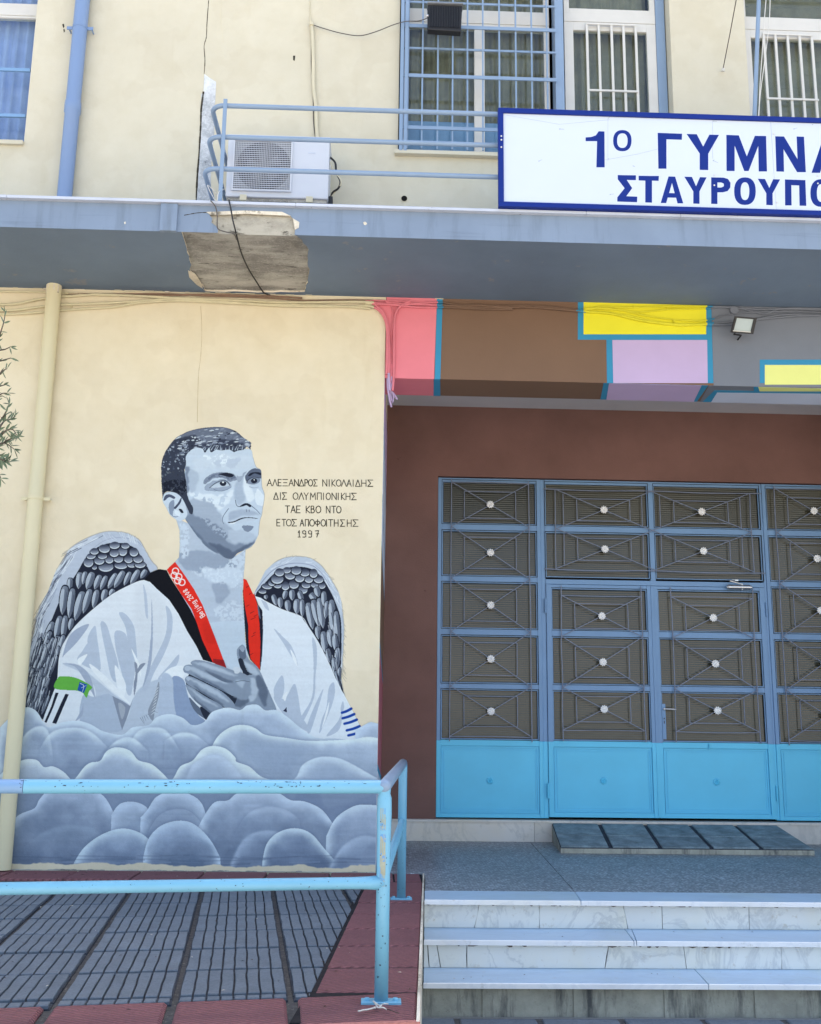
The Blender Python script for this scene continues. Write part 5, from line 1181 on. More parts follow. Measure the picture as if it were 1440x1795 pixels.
def rail(par, x0, x1, z0, z1, y0=DY-.027, y1=DY+.028, m='frame_blue', name='rail'):
    mb = MB(); mb.box(x0, x1, y0, y1, z0, z1); return mb.build(name, M[m], par, bevel=.0025)
def bead(par, x0, x1, z0, z1, w=.011, m='frame_blue', y=DY-.018, name='glazing_bead'):
    mb = MB()
    for a in ((x0, x0+w, z0, z1), (x1-w, x1, z0, z1), (x0+w, x1-w, z0, z0+w), (x0+w, x1-w, z1-w, z1)): mb.box(a[0], a[1], y, y+.03, a[2], a[3])
    g_ = .0045  # black strips beside the bead stand in for shade in its grooves
    for a in ((x0-g_, x0, z0-g_, z1+g_), (x1, x1+g_, z0-g_, z1+g_), (x0, x1, z0-g_, z0), (x0, x1, z1, z1+g_)): mb.box(a[0], a[1], DY-.0312, DY-.01, a[2], a[3], 1)
    w2 = w;  # same painted shade line along the pane edge
    for a in ((x0+w, x0+w+.004, z0+w, z1-w), (x1-w-.004, x1-w, z0+w, z1-w), (x0+w, x1-w, z0+w, z0+w+.004), (x0+w, x1-w, z1-w-.004, z1-w)): mb.box(a[0], a[1], y+.012, y+.03, a[2], a[3], 1)
    return mb.build(name, [M[m], M['dark']], par)
def pane(par, x0, x1, z0, z1, y=DY+.006):
    mb = MB(); mb.box(x0, x1, y, y+.006, z0, z1); return mb.build('pane', M['ribbed'], par)
def kick(par, x0, x1, z0, z1, orn=True):
    mb = MB(); mb.box(x0, x1, DY-.012, DY+.01, z0, z1)
    mb.build('kick_panel', M['kick_blue'], par)
    for k, (d, w) in enumerate(((.008, .012), (.034, .006))):
        b = MB()
        X0, X1, Z0, Z1 = x0+d, x1-d, z0+d, z1-d
        for a in ((X0, X0+w, Z0, Z1), (X1-w, X1, Z0, Z1), (X0+w, X1-w, Z0, Z0+w), (X0+w, X1-w, Z1-w, Z1)): b.box(a[0], a[1], DY-.0215+k*.004, DY-.010, a[2], a[3])
        b.build('panel_moulding', M['kick_blue'], par)
    if orn:
        b = MB(); petal_disc(b, (0, 0, 0), .033); c = ((x0+x1)/2, DY-.016, (z0+z1)/2-.01); o = b.build('boss', M['kick_blue'], par, smooth=True, origin=(0, 0, 0)); o.location = Vector(c)-WLOC[par.name]
XL0, XL1 = .628, 1.700        # left fixed light
def fixed_panel(x0, x1, gx0, gx1, label):
    p = bpy.data.objects.new('side_light', None); COL.objects.link(p); place(p, ((x0+x1)/2, DY, ZB_), bld); p['label'] = label
    fw = .042
    stile(p, x0, x0+fw, ZB_, ZT); stile(p, x1-fw, x1, ZB_, ZT)
    rail(p, x0+fw, x1-fw, ZT-.045, ZT)
    for i, (z0, z1) in enumerate(RZ):
        pane(p, x0+fw-.01, x1-fw+.01, z0-.01, z1+.01); bead(p, x0+fw, x1-fw, z0, z1)
        zn = RZ[i+1][1] if i+1 < 5 else ZK-.0
        if i < 4: rail(p, x0+fw, x1-fw, zn, z0)
        za = (RZ[i-1][0]+z1)/2 if i else z1-.03
        zb = (z0+zn)/2 if i < 4 else z0+.03
        hz = ((za,) if i == 0 else ()) + ((zb-.004,) if i == 4 else ())
        lattice(p, gx0, gx1, zb, za, horiz=hz)
    rail(p, x0+fw, x1-fw, ZK-.05, ZK+.012, m='kick_blue'); rail(p, x0+fw, x1-fw, ZB_, ZB_+.04, m='kick_blue')
    kick(p, x0+fw, x1-fw, ZB_+.04, ZK-.05)
    uprights(p, gx0, RZ[4][0]-.02, RZ[0][1]+.0); uprights(p, gx1, RZ[4][0]-.02, RZ[0][1]+.0)
    return p
fixed_panel(XL0, XL1, xx(789.5), xx(929), 'left fixed light of the entrance screen')
XR0 = xx(1347.5)-.0; XR1 = XR0+(XL1-XL0)
fixed_panel(XR0, XR1, XR0+.125, XR1-.13, 'right fixed light of the entrance screen')
# posts between
PZ0 = xx(958); MID = xx(1144.6); PR = xx(1342)
stile(bld, XL1+.0015, PZ0-.0035, ZB_, ZT, DY-.02, DY+.035, 'door_post')
stile(bld, PR+.0035, XR0-.0015, ZB_, ZT, DY-.02, DY+.035, 'door_post')
# transom lights
ZH = zz(1019.5)
tr = bpy.data.objects.new('transom_window', None); COL.objects.link(tr); place(tr, (MID, DY, ZH), bld)
rail(tr, PZ0-.003, PR+.003, ZT-.045, ZT); rail(tr, PZ0-.003, PR+.003, ZH-.028, ZH+.022)
mw = .028; MM = xx(1141.5, 930)
rail(tr, MM-mw, MM+mw, ZH+.022, ZT-.045, DY-.03, DY+.03, name='stile')
for (a, b) in ((PZ0-.003, MM-mw), (MM+mw, PR+.003)):
    for (z0, z1) in RZ[:2]:
        z0_ = z0 if z0 > ZH+.06 else z0; pane(tr, a-.005, b+.005, max(z0_, ZH+.02)-.004, z1+.01); bead(tr, a+.002, b-.002, max(z0_, ZH+.024), z1)
    rail(tr, a, b, RZ[1][1], RZ[0][0])
def zt(y): return PY(1050, y, DY).z
c0, c1, c2 = zt(861.5), zt(930), zt(999)
gl0, gl1, gl2 = xx(973, 930), xx(1142, 930), xx(1315, 930)
for (a, b) in ((gl0, gl1), (gl1, gl2)):
    for (z0, z1) in ((c1, c0), (c2, c1)): lattice(tr, a, b, z0, z1, inner=(.225, .775, .22, .78), second=(.085, .9, .1, .9))
for z in (c0, c2-.012):
    b = MB(); P = smoothpath([(PZ0-.02, GY, z+.005), (gl0+.4, GY, z-.006), (gl1, GY, z+.004), (gl2-.5, GY, z-.007), (PR+.02, GY, z)], 5)
    for p, q in zip(P[:-1], P[1:]): b.bar(p, q, .009, .01)
    b.build('grille_bar', M['iron'], tr)
for x in (gl0, gl2): uprights(tr, x, c2-.015, c0, 3)
# door leaves
DRY = [(1031, 1104.5), (1116, 1200), (1210.5, 1298)]
def leaf(x0, x1, gx0, gx1, label, hinge_left):
    p = bpy.data.objects.new('door', None); COL.objects.link(p); place(p, ((x0+x1)/2, DY, ZB_), bld); p['label'] = label
    fw = .052; ZLT = ZH-.032; zb0 = ZB_+.012
    stile(p, x0, x0+fw, zb0, ZLT, DY-.034, DY+.02); stile(p, x1-fw, x1, zb0, ZLT, DY-.034, DY+.02)
    rows = [(zz(b), zz(a)) for a, b in DRY]
    rail(p, x0+fw, x1-fw, rows[0][1], ZLT, DY-.03, DY+.02)
    for i, (z0, z1) in enumerate(rows):
        pane(p, x0+fw-.01, x1-fw+.01, z0-.01, z1+.01); bead(p, x0+fw, x1-fw, z0, z1)
        zn = rows[i+1][1] if i < 2 else ZK
        if i < 2: rail(p, x0+fw, x1-fw, zn, z0, DY-.03, DY+.02)
    rail(p, x0+fw, x1-fw, ZK-.05, ZK+.012, DY-.03, DY+.02, m='kick_blue'); rail(p, x0+fw, x1-fw, zb0, zb0+.045, DY-.03, DY+.02, m='kick_blue')
    kick(p, x0+fw, x1-fw, zb0+.045, ZK-.05)
    cz = [zz(1044), zz(1115.5), zz(1205), zz(1279.5)]
    for i in range(3): lattice(p, gx0, gx1, cz[i+1], cz[i], horiz=((cz[0]+.001,) if i == 0 else ()) + ((cz[3]-.003,) if i == 2 else ()))
    for g in (gx0, gx1): uprights(p, g, zz(1299), zz(1027), 5)
    for z in (zz(1063), zz(1386)):
        hx = x0-.010 if hinge_left else x1+.010
        b = MB(); b.tube([(hx, DY-.045, z-.07), (hx, DY-.045, z-.003)], .0125, 12); b.tube([(hx, DY-.045, z+.0), (hx, DY-.045, z+.07)], .0125, 12); b.tube([(hx, DY-.045, z-.075), (hx, DY-.045, z+.075)], .006, 8); b.build('hinge', M['frame_blue'] if z > ZK else M['kick_blue'], p, smooth=True)
    return p
g = .0035
dl = leaf(PZ0, MID-g, xx(983), xx(1124), 'left leaf of the blue double door', True)
dr = leaf(MID+g, PR, xx(1176.5), xx(1319.5), 'right leaf of the blue double door with the lever handle and closer', False)
# astragal, handle, lock, closer, bolt
mb = MB(); mb.box(MID-.016, MID+.012, DY-.041, DY-.0345, ZB_+.02, ZK, 1); mb.box(MID-.016, MID+.012, DY-.041, DY-.0345, ZK, ZH-.035, 0); mb.build('astragal', [M['frame_blue'], M['kick_blue']], dr)
hx, hz = xx(1164, 1243), PY(1164, 1243, DY).z
mb = MB(); mb.tube([(hx-.01, DY-.034, hz), (hx-.01, DY-.075, hz)], .009, 10); mb.tube([(hx-.012, DY-.075, hz), (hx+.05, DY-.078, hz-.002), (hx+.105, DY-.075, hz-.004)], [.009, .0085, .0075], 10); mb.build('handle', M['steel'], dr, smooth=True)
mb = MB(); mb.box(hx-.028, hx+.008, DY-.0385, DY-.0335, hz-.30, hz+.05); mb.tube([(hx-.008, DY-.0385, hz-.095), (hx-.008, DY-.046, hz-.095)], .014, 14); mb.build('lock_plate', M['frame_blue'], dr, bevel=.001)
mb = MB(); mb.tube([(hx-.008, DY-.045, hz-.095), (hx-.008, DY-.048, hz-.095)], .007, 10); mb.box(hx-.013, hx-.004, DY-.0392, DY-.038, hz-.145, hz-.118); mb.build('keyhole', M['black'], dr)
cxa, cxb, cz_ = xx(1272, 1030), xx(1313, 1030), PY(1292, 1031, DY).z
mb = MB(); mb.tube([(cxa, DY-.075, cz_), (cxb-.012, DY-.075, cz_)], .024, 16); mb.tube([(cxa-.012, DY-.075, cz_), (cxb+.006, DY-.075, cz_)], .014, 12); mb.box(cxa+.02, cxb-.03, DY-.075, DY-.033, cz_-.014, cz_+.014); mb.build('door_closer', M['steel'], dr, smooth=True)
mb = MB(); ar = [(cxa+.15, DY-.08, cz_+.03), (cxa+.02, DY-.10, cz_+.06), (cxa+.09, DY-.045, cz_+.075)]; mb.tube(ar, .006, 6); mb.tube([(cxa+.15, DY-.08, cz_-.03), (cxa+.15, DY-.08, cz_+.035)], .011, 10); mb.box(cxa+.06, cxa+.125, DY-.05, DY-.028, cz_+.068, cz_+.082); mb.build('closer_arm', M['steel'], dr)
bx = xx(1242, 1308); bz = PY(1242, 1308, DY).z; mb = MB(); mb.tube([(bx, DY-.045, bz-.03), (bx, DY-.045, bz+.025)], .0085, 8); mb.box(bx-.012, bx+.012, DY-.045, DY-.031, bz-.02, bz+.0); mb.build('bolt', M['kick_blue'], dr)

# ------------------------------------------------------------------ upper windows and balcony doors
def curtain(x0, x1, z0, z1, y, mat, par, amp=.03, per=.11, seed=0, name='curtain'):
    rg = random.Random(seed); n = int((x1-x0)/.014); mb = MB(); ph = rg.uniform(0, 6); rows = 7; vs = []
    for r in range(rows):
        z = z0+(z1-z0)*r/(rows-1); dr_ = rg.uniform(-.3, .3)
        for i in range(n+1):
            x = x0+(x1-x0)*i/n; u = x/per*2*math.pi+ph+.25*dr_+.9*math.sin(x*3.1+seed)
            vs.append((x, y+amp*(math.sin(u)*.7+.3*math.sin(u*2.3+1))+.005*math.sin(r*1.7+x*9), z))
    fs = [(r*(n+1)+i, r*(n+1)+i+1, (r+1)*(n+1)+i+1, (r+1)*(n+1)+i) for r in range(rows-1) for i in range(n)]
    mb.add(vs, fs); return mb.build(name, mat, par, smooth='all', fix=False)
def empty_part(name, loc, par, label=None):
    p = bpy.data.objects.new(name, None); COL.objects.link(p); place(p, loc, par)
    if label: p['label'] = label
    return p
WYF = YW+.14
def vbar(par, x, z0, z1, w, m, y, d=.014, name='bar'):
    mb = MB(); mb.box(x-w/2, x+w/2, y, y+d, z0, z1); return mb.build(name, M[m], par)
def hbar(par, x0, x1, z, w, m, y, d=.014, name='bar'):
    mb = MB(); mb.box(x0, x1, y, y+d, z-w/2, z+w/2); return mb.build(name, M[m], par)
def ux_(x, y=100, Y=None): return PY(x, y, Y or YW).x
def uz_(y, x=830, Y=None): return PY(x, y, Y or YW).z
# central barred window
w = empty_part('window', (.83, WYF, 6.62), bld, 'barred sliding window behind the balcony')
def frame_rect(par, x0, x1, z0, z1, wd, y0, y1, m='white_metal', name='frame'):
    mb = MB()
    for a in ((x0, x0+wd, z0, z1), (x1-wd, x1, z0, z1), (x0+wd, x1-wd, z0, z0+wd), (x0+wd, x1-wd, z1-wd, z1)): mb.box(a[0], a[1], y0, y1, a[2], a[3])
    return mb.build(name, M[m], par, bevel=.002)
zt1, zt2 = uz_(41, 830, WYF), uz_(26, 830, WYF)      # transom rail of the white frame
X0, X1 = .135, 1.50
frame_rect(w, X0, X1, 6.625, zt1, .05, WYF, WYF+.05)
mb = MB(); mb.box(X0, X1, WYF-.005, WYF+.055, zt1+.002, zt2); mb.build('transom', M['white_metal'], w, bevel=.002)
frame_rect(w, X0, X1, zt2+.002, 8.73, .05, WYF, WYF+.05)
xm0, xm1 = ux_(832, 150, WYF), ux_(850, 150, WYF)
mb = MB(); mb.box(xm0, xm1, WYF-.004, WYF+.05, 6.675, zt1-.05); mb.build('meeting_stile', M['white_metal'], w, bevel=.002)
for a, b, z0, z1 in ((X0+.05, xm0, 6.675, zt1-.05), (xm1, X1-.05, 6.675, zt1-.05), (X0+.05, X1-.05, zt2+.052, 8.68)):
    mb = MB(); mb.box(a, b, WYF+.02, WYF+.024, z0, z1); mb.build('pane', M['glass'], w)
zc = uz_(212, 830, WYF)
curtain(X0+.02, X1-.02, 6.63, 8.7, WYF+.15, M['curtain'], w, .035, .16, 3)
mb = MB(); mb.box(X0+.051, xm0-.001, WYF+.028, WYF+.031, 6.676, zc); mb.box(xm1+.001, X1-.051, WYF+.028, WYF+.031, 6.676, zc); mb.build('painted_reflection', M['sky_reflection'] if 'sky_reflection' in M else M['reflection_blue'], w)  # opaque blue bands paint a sky reflection on the lower panes
gy = YW-.03
gxs = [703, 737.5, 762, 789.5, 815, 841, 870, 899, 927, 966]
gridx = [ux_(x, 120, gy) for x in gxs]
gridx = [ux_(716 if x == 703 else x, 120, gy) for x in gxs]
gr0, gr1 = ux_(702.5, 140, gy), ux_(972, 140, gy)
zlev = [(49, .032), (85, .018), (136, .032), (227, .032), (4, .018)]
for i in range(8):
    x = gridx[0]+(gridx[-1]-gridx[0])*i/9
for x in [ux_(q, 120, gy) for q in (716, 741, 768, 794, 820, 847, 876, 905, 933, 960)]:
    vbar(w, x, 6.64, 8.7, .014, 'rail_up', gy, .014, 'grille_bar')
for y, ww in zlev: hbar(w, gr0, gr1+.02, uz_(y, 830, gy), ww, 'rail_up', gy-.012 if ww > .02 else gy+.014, .010, 'grille_bar')
hbar(w, gr0, gr1, 8.45, .032, 'rail_up', gy-.012, .01, 'grille_bar')
for x in (gr0+.01, ux_(712, 160, gy)): vbar(w, x, 6.60, 8.7, .03, 'rail_up', gy-.026, .012, 'grille_bar')
vbar(w, X0+.012, 6.62, 8.74, .03, 'rail_up', YW-.004, .13, 'jamb_post')
mb = MB(); mb.chambox(ux_(692, 272), ux_(985, 280), YW-.055, YW+.16, 6.575, 6.612, .004); mb.build('window_sill', M['cream_up'], w)
# balcony door between post and wall
d = empty_part('balcony_door', (2.05, WYF, 5.49), bld, 'white glazed balcony door with vertical white bars')
mb = MB(); mb.box(ux_(974, 100, YW-.0), ux_(989, 100, YW), YW+.0, YW+.16, 5.492, 8.745); mb.build('steel_post', M['rail_up'], d, bevel=.002)
mb = MB(); mb.box(ux_(1152, 100, WYF), ux_(1164, 100, WYF)+.02, WYF-.01, WYF+.05, 5.492, 8.745); mb.build('steel_post', M['rail_up'], d, bevel=.002)
dx0, dx1 = ux_(990, 100, WYF)+.002, ux_(1152, 100, WYF)-.002
ztr0, ztr1 = uz_(39, 1060, WYF), uz_(24, 1060, WYF)
frame_rect(d, dx0, dx1, ztr1, 8.72, .05, WYF, WYF+.05); frame_rect(d, dx0, dx1, 5.50, ztr0-.002, .085, WYF, WYF+.05)
mb = MB(); mb.box(dx0, dx1, WYF-.004, WYF+.05, ztr0, ztr1-.002); mb.build('transom', M['white_metal'], d, bevel=.002)
for z0, z1 in ((5.58, ztr0-.085), (ztr1+.05, 8.67)): mb = MB(); mb.box(dx0+.05, dx1-.05, WYF+.02, WYF+.024, z0, z1); mb.build('pane', M['glass'], d)
curtain(dx0+.04, dx1-.04, 5.52, 8.7, WYF+.16, M['curtain'], d, .02, .13, 9)
by = WYF-.03
for x0_, y0_ in ((1030.5, 90), (1051.5, 90), (1074, 90), (1095, 90), (1116.5, 90)): vbar(d, ux_(x0_, y0_, by), 5.75, uz_(42, 1070, by), .022, 'white_metal', by, .016)
hbar(d, ux_(1030, 90, by), ux_(1119, 90, by), uz_(42, 1070, by), .02, 'white_metal', by-.004, .012); hbar(d, ux_(1033, 160, by), ux_(1119, 160, by), uz_(159.5, 1077, by), .018, 'white_metal', by-.010, .010); hbar(d, ux_(1030, 90, by), ux_(1119, 90, by), 6.3, .018, 'white_metal', by-.010, .010)
# second balcony door at the right
d = empty_part('balcony_door', (4.2, WYF, 5.49), bld, 'white glazed balcony door behind the pale blue pole')
dx0, dx1 = 3.305, 4.42
ztr0, ztr1 = uz_(53, 1380, WYF), uz_(39, 1380, WYF)
for a, b in ((dx0, dx1), (dx1+.01, 5.85)):
    frame_rect(d, a, b, ztr1, 8.72, .05, WYF, WYF+.05); frame_rect(d, a, b, 5.50, ztr0-.002, .085, WYF, WYF+.05)
    mb = MB(); mb.box(a, b, WYF-.004, WYF+.05, ztr0, ztr1-.002); mb.build('transom', M['white_metal'], d, bevel=.002)
    for z0, z1 in ((5.58, ztr0-.085), (ztr1+.05, 8.67)): mb = MB(); mb.box(a+.05, b-.05, WYF+.02, WYF+.024, z0, z1); mb.build('pane', M['glass'], d)
mb = MB()
for i in range(22): mb.box(3.35, 5.8, WYF+.17, WYF+.18, 5.55+i*.145, 5.55+i*.145+.143)
mb.build('roller_blind', M['curtain'], d)
for x0_ in (1343, 1363.5, 1385, 1406, 1427.5): vbar(d, ux_(x0_, 110, by), 5.75, uz_(60, 1385, by), .022, 'white_metal', by, .016)
xa = ux_(1343, 110, by); xb = ux_(1429, 110, by)
hbar(d, xa-.012, xb, uz_(60, 1385, by), .02, 'white_metal', by-.004, .012); hbar(d, xa-.012, xb+.01, uz_(174, 1389, by), .018, 'white_metal', by-.010, .010)
for i in range(8): vbar(d, 3.45+i*.118, ztr1+.28, 8.7, .014, 'rail_up', by, .014, 'grille_bar')
hbar(d, 3.3, 4.6, ztr1+.27, .03, 'rail_up', by-.012, .012, 'grille_bar')
# left window
w = empty_part('window', (-3.9, WYF, 6.61), bld, 'window with lilac curtains at the left edge')
X0, X1 = -4.68, -3.165; zt1, zt2 = uz_(27, 30, WYF), uz_(11, 30, WYF)
frame_rect(w, X0, X1, 6.615, zt1, .022, WYF, WYF+.05); mb = MB(); mb.box(X0, X1, WYF-.004, WYF+.05, zt1+.002, zt2); mb.build('transom', M['white_metal'], w, bevel=.002); frame_rect(w, X0, X1, zt2+.002, 8.48, .03, WYF, WYF+.05)
for z0, z1 in ((6.637, zt1-.022), (zt2+.03, 8.45)): mb = MB(); mb.box(X0+.022, X1-.022, WYF+.02, WYF+.024, z0, z1); mb.build('pane', M['glass'], w)
curtain(X0+.02, X1-.02, 6.62, 8.46, WYF+.14, M['curtain_lilac'], w, .03, .10, 5)
for y in (121, 201.5): hbar(w, X0-.02, X1+.0, uz_(y, 25, YW+.03), .03, 'frame_blue', YW+.03, .02, 'grille_bar')
mb = MB(); mb.chambox(X0-.03, -3.145, YW-.03, YW+.16, 6.565, 6.605, .004); mb.build('window_sill', M['cream_up'], w)

# ------------------------------------------------------------------ drainpipes
dp = thing('drainpipe', PY(129, 174, YW-.06), 'wide blue grey drainpipe on the upper wall beside the left window', 'drainpipe')
pt, pb = PY(145, 0, YW-.075), PY(112.5, 350, YW-.075); xm = (pt.x+pb.x)/2+.0
def zp(y, x): return PY(x, y, YW-.075).z
lean = (pt.x-pb.x)/(pt.z-pb.z)
def ax(z): return Vector((pb.x+lean*(z-pb.z), YW-.075, z))
zc_ = zp(190, 127)
mb = MB(); mb.tube([ax(zc_+.04), ax(9.5)], .0625, 24); mb.build('upper_pipe', M['pipe_blue'], dp, smooth=True)
mb = MB(); mb.tube([ax(CAPZ+.03), ax(zc_-.05), ax(zc_-.04), ax(zc_+.04), ax(zc_+.06), ax(zc_+.062)], [.0625, .0625, .070, .070, .068, .0625], 24); mb.build('lower_pipe', M['pipe_blue'], dp, smooth=True)
zc2 = zp(49, 141); mb = MB(); mb.tube([ax(zc2-.012), ax(zc2+.012)], .0655, 24); mb.box(ax(zc2).x-.115, ax(zc2).x-.06, YW-.078, YW-.07, zc2-.016, zc2+.014); mb.box(ax(zc2).x+.06, ax(zc2).x+.115, YW-.078, YW-.07, zc2-.016, zc2+.014)
mb.tube([(ax(zc2).x-.1, YW-.075, zc2), (ax(zc2).x-.1, YW, zc2)], .006, 6); mb.tube([(ax(zc2).x+.1, YW-.075, zc2), (ax(zc2).x+.1, YW, zc2)], .006, 6); mb.build('clamp', M['pipe_blue'], dp)
dp2 = thing('drainpipe', PY(40, 1525, YW-.065), 'cream painted drainpipe running down the left edge of the mural wall', 'drainpipe')
pt, pb = PY(95, 505, YW-.065), PY(5, 1525, YW-.065); l2 = (pt.x-pb.x)/(pt.z-pb.z)
def bx_(z): return Vector((pb.x+l2*(z-pb.z), YW-.065, z))
zcl = PY(62, 874, YW-.065).z
mb = MB(); mb.tube([bx_(.57), bx_(zcl-.006)], .0595, 24); mb.build('lower_pipe', M['pipe_cream'], dp2, smooth=True)
mb = MB(); mb.tube([bx_(zcl-.005), bx_(zcl+.015), bx_(zcl+.02), bx_(SOF-.0)], [.0625, .0625, .0595, .0595], 24); mb.build('upper_pipe', M['pipe_cream'], dp2, smooth=True)
mb = MB(); c = bx_(zcl); mb.tube([c+Vector((0, 0, -.01)), c+Vector((0, 0, .012))], .0645, 24)
for s in (-1, 1): mb.box(c.x+s*.085-.03, c.x+s*.085+.03, c.y-.004, c.y+.004, zcl-.014, zcl+.012); mb.tube([(c.x+s*.1, c.y, zcl), (c.x+s*.1, YW, zcl)], .006, 6)
mb.build('clamp', M['pipe_cream'], dp2)
mb = MB(); z = bx_(SOF-.02); 
for i in range(9): a = i*.7; mb.box(z.x+.045*math.cos(a)-.016, z.x+.045*math.cos(a)+.016, z.y+.045*math.sin(a)-.014, z.y+.045*math.sin(a)+.014, SOF-.04-.02*(i % 3), SOF-.001)
mb.build('mortar_collar', M['old_plaster'], dp2, bevel=.004)

# ------------------------------------------------------------------ balcony railing
br = thing('balcony_railing', (PY(388, 355, 7.15).x, 7.15, 5.486), 'pale blue tubular balcony railing with rounded left corner in front of the air conditioner', 'railing')
RYB = 7.155; xs0 = .90
for zr, xc in ((6.318, -1.31), (6.052, -1.325), (5.785, -1.345)):
    xl_ = xc-.03
    P = [(xs0+4.0, RYB, zr), (xs0, RYB, zr), (xl_+.16, RYB, zr)]+[(xl_+.10-.10*math.sin(a)+0, RYB+.10-.10*math.cos(a), zr) for a in [i*math.pi/2/8 for i in range(9)]]+[(xl_, YW+.0, zr)]
    P = [P[0], P[1], P[2]]+P[3:]
    mb = MB(); mb.tube(P, .0185, 14); mb.build('tube_rail', M['rail_up'], br, smooth='all')
mb = MB(); mb.box(-1.245, -1.215, RYB-.028, RYB-.019, 5.486, 6.36); mb.build('post', M['rail_up'], br, bevel=.002)
for x in (4.6,): mb = MB(); mb.box(x, x+.03, RYB-.028, RYB-.019, 5.486, 6.36); mb.build('post', M['rail_up'], br, bevel=.002)

# ------------------------------------------------------------------ sign
SGY = 7.06
sg = thing('school_sign', (3.4, SGY, 5.49), 'long white sign board with blue frame and blue Greek lettering on the balcony edge', 'sign')
SX0, SZ0, SZ1 = PY(874, 280, SGY).x, 5.487, (PY(875, 189, SGY).z+PY(1440, 208, SGY).z)/2; SX1 = SX0+5.86; fw = .040
tilt = (PY(1440, 208, SGY).z-PY(875, 189, SGY).z)/(PY(1440, 208, SGY).x-SX0)
def pnl(x0, x1): 
    mb = MB(); mb.box(x0, x1, SGY+.004, SGY+.03, SZ0+fw, SZ1-fw); return mb.build('board', M['sign_white'], sg)
js = [SX0+fw, PY(1357, 290, SGY).x, SX0+3.9, SX1-fw]
for a, b in zip(js[:-1], js[1:]): pnl(a+.0008, b-.0008)
for a in ((SX0, SX1, SZ1-fw, SZ1), (SX0, SX1, SZ0, SZ0+fw), (SX0, SX0+fw, SZ0+fw, SZ1-fw), (SX1-fw, SX1, SZ0+fw, SZ1-fw)):
    mb = MB(); mb.box(a[0], a[1], SGY-.012, SGY+.04, a[2], a[3]); mb.build('frame_bar', M['sign_blue'], sg, bevel=.003)
S3_ = cs(860, 0, 1440/580.)
def lp(*v): return [PY(x, y, SGY+.003) for x, y in S3_(*v)]
def letter(loops):
    """polygon (first loop outline, others counters) as a thin vinyl letter"""
    mb = MB(); mb.holed(loops[0], loops[1:])
    for L in loops:
        for i in range(len(L)): mb.add([L[i-1], L[i], L[i]+Vector((0, .0015, 0)), L[i-1]+Vector((0, .0015, 0))], [(0, 1, 2, 3)])
    return mb.build('letter', M['sign_blue'], sg, fix=False)
def ring(cx, cy, rx_, ry_, t, ty=None, n=28):
    ty = ty or t*.72
    f = lambda a, b: [v for i in range(n) for v in (cx+a*math.copysign(abs(math.cos(2*math.pi*i/n))**.85, math.cos(2*math.pi*i/n)), cy+b*math.copysign(abs(math.sin(2*math.pi*i/n))**.85, math.sin(2*math.pi*i/n)))]
    return [lp(*f(rx_, ry_)), lp(*f(rx_-t, ry_-ty))]
letter([lp(462,727, 498,727, 497,571, 472,570, 460,588, 440,595, 415,597, 415,613, 465,613)])
letter(ring(575, 611, 40, 46, 17, 14))
letter([lp(729,577, 835,581, 834,607, 767,605, 767,733, 732,733)])
letter([lp(855,582, 899,583, 927,637, 954,585, 996,586, 949,668, 949,739, 912,738, 912,667)])
letter([lp(1029,743, 1028,586, 1082,588, 1117,680, 1152,590, 1201,591, 1205,745, 1169,745, 1167,634, 1125,743, 1106,743, 1064,632, 1064,743)])
letter([lp(1246,745, 1241,592, 1279,593, 1338,692, 1334,593, 1366,594, 1374,748, 1336,748, 1277,648, 1279,746)])
def shiftA(dx, dy, base, sc=1.):
    return [v for i, v in enumerate([c for p in [((q[0]*sc+dx), (q[1]*sc+dy)) for q in base] for c in p])]
ABASE = [(0,155),(52,0),(96,1),(150,157),(112,157),(102,124),(47,123),(37,155)]; AHOLE = [(56,97),(93,98),(75,38)]
letter([lp(*shiftA(1399, 596, ABASE)), lp(*shiftA(1399, 596, AHOLE))])
def bigs(dx): pass
def quad(*v): return lp(*v)
# remainder of the first word, beyond the picture's edge
letter([lp(1590,607, 1690,611, 1692,636, 1640,633, 1672,685, 1640,735, 1700,737, 1702,765, 1590,761, 1590,742, 1630,684, 1590,625)])
letter([lp(1745,612, 1783,613, 1788,770, 1750,769)])
letter(ring(1890, 694, 72, 80, 37, 27))
# second line
letter([lp(555,761, 634,762, 634,783, 594,782, 618,818, 592,853, 640,855, 639,879, 553,876, 553,858, 585,818, 555,779)])
letter([lp(646,764, 734,765, 733,786, 704,785, 704,881, 675,880, 675,785, 646,784)])
A2 = [(q[0]*.655, q[1]*.745) for q in ABASE]; H2 = [(q[0]*.655, q[1]*.745) for q in AHOLE]
letter([lp(*shiftA(742, 767, A2)), lp(*shiftA(742, 767, H2))])
letter([lp(845,768, 878,769, 896,810, 913,770, 942,771, 911,832, 911,886, 884,885, 884,832)])
letter([lp(962,886, 962,771, 1015,772, 1035,778, 1046,795, 1045,815, 1034,830, 1012,836, 989,836, 989,887), lp(989,793, 1006,793, 1017,798, 1017,810, 1006,815, 989,815)])
letter(ring(1109, 831, 47, 60, 28, 21))
letter([lp(1165,777, 1196,778, 1215,817, 1232,779, 1262,780, 1229,841, 1230,892, 1202,891, 1202,840)])
letter([lp(1284,893, 1283,780, 1372,783, 1376,895, 1347,894, 1345,806, 1311,805, 1312,893)])
letter(ring(1441, 839, 47, 60, 28, 21))
letter([lp(1500,900, 1535,787, 1565,788, 1605,903, 1577,902, 1550,822, 1528,901)])
letter([lp(1625,903, 1623,790, 1652,791, 1653,833, 1688,834, 1687,792, 1716,793, 1719,906, 1690,905, 1689,856, 1654,855, 1655,904)])
letter([lp(1740,794, 1822,797, 1823,819, 1780,817, 1805,852, 1780,886, 1828,888, 1829,911, 1741,907, 1741,890, 1772,850, 1740,811)])
mb = MB()
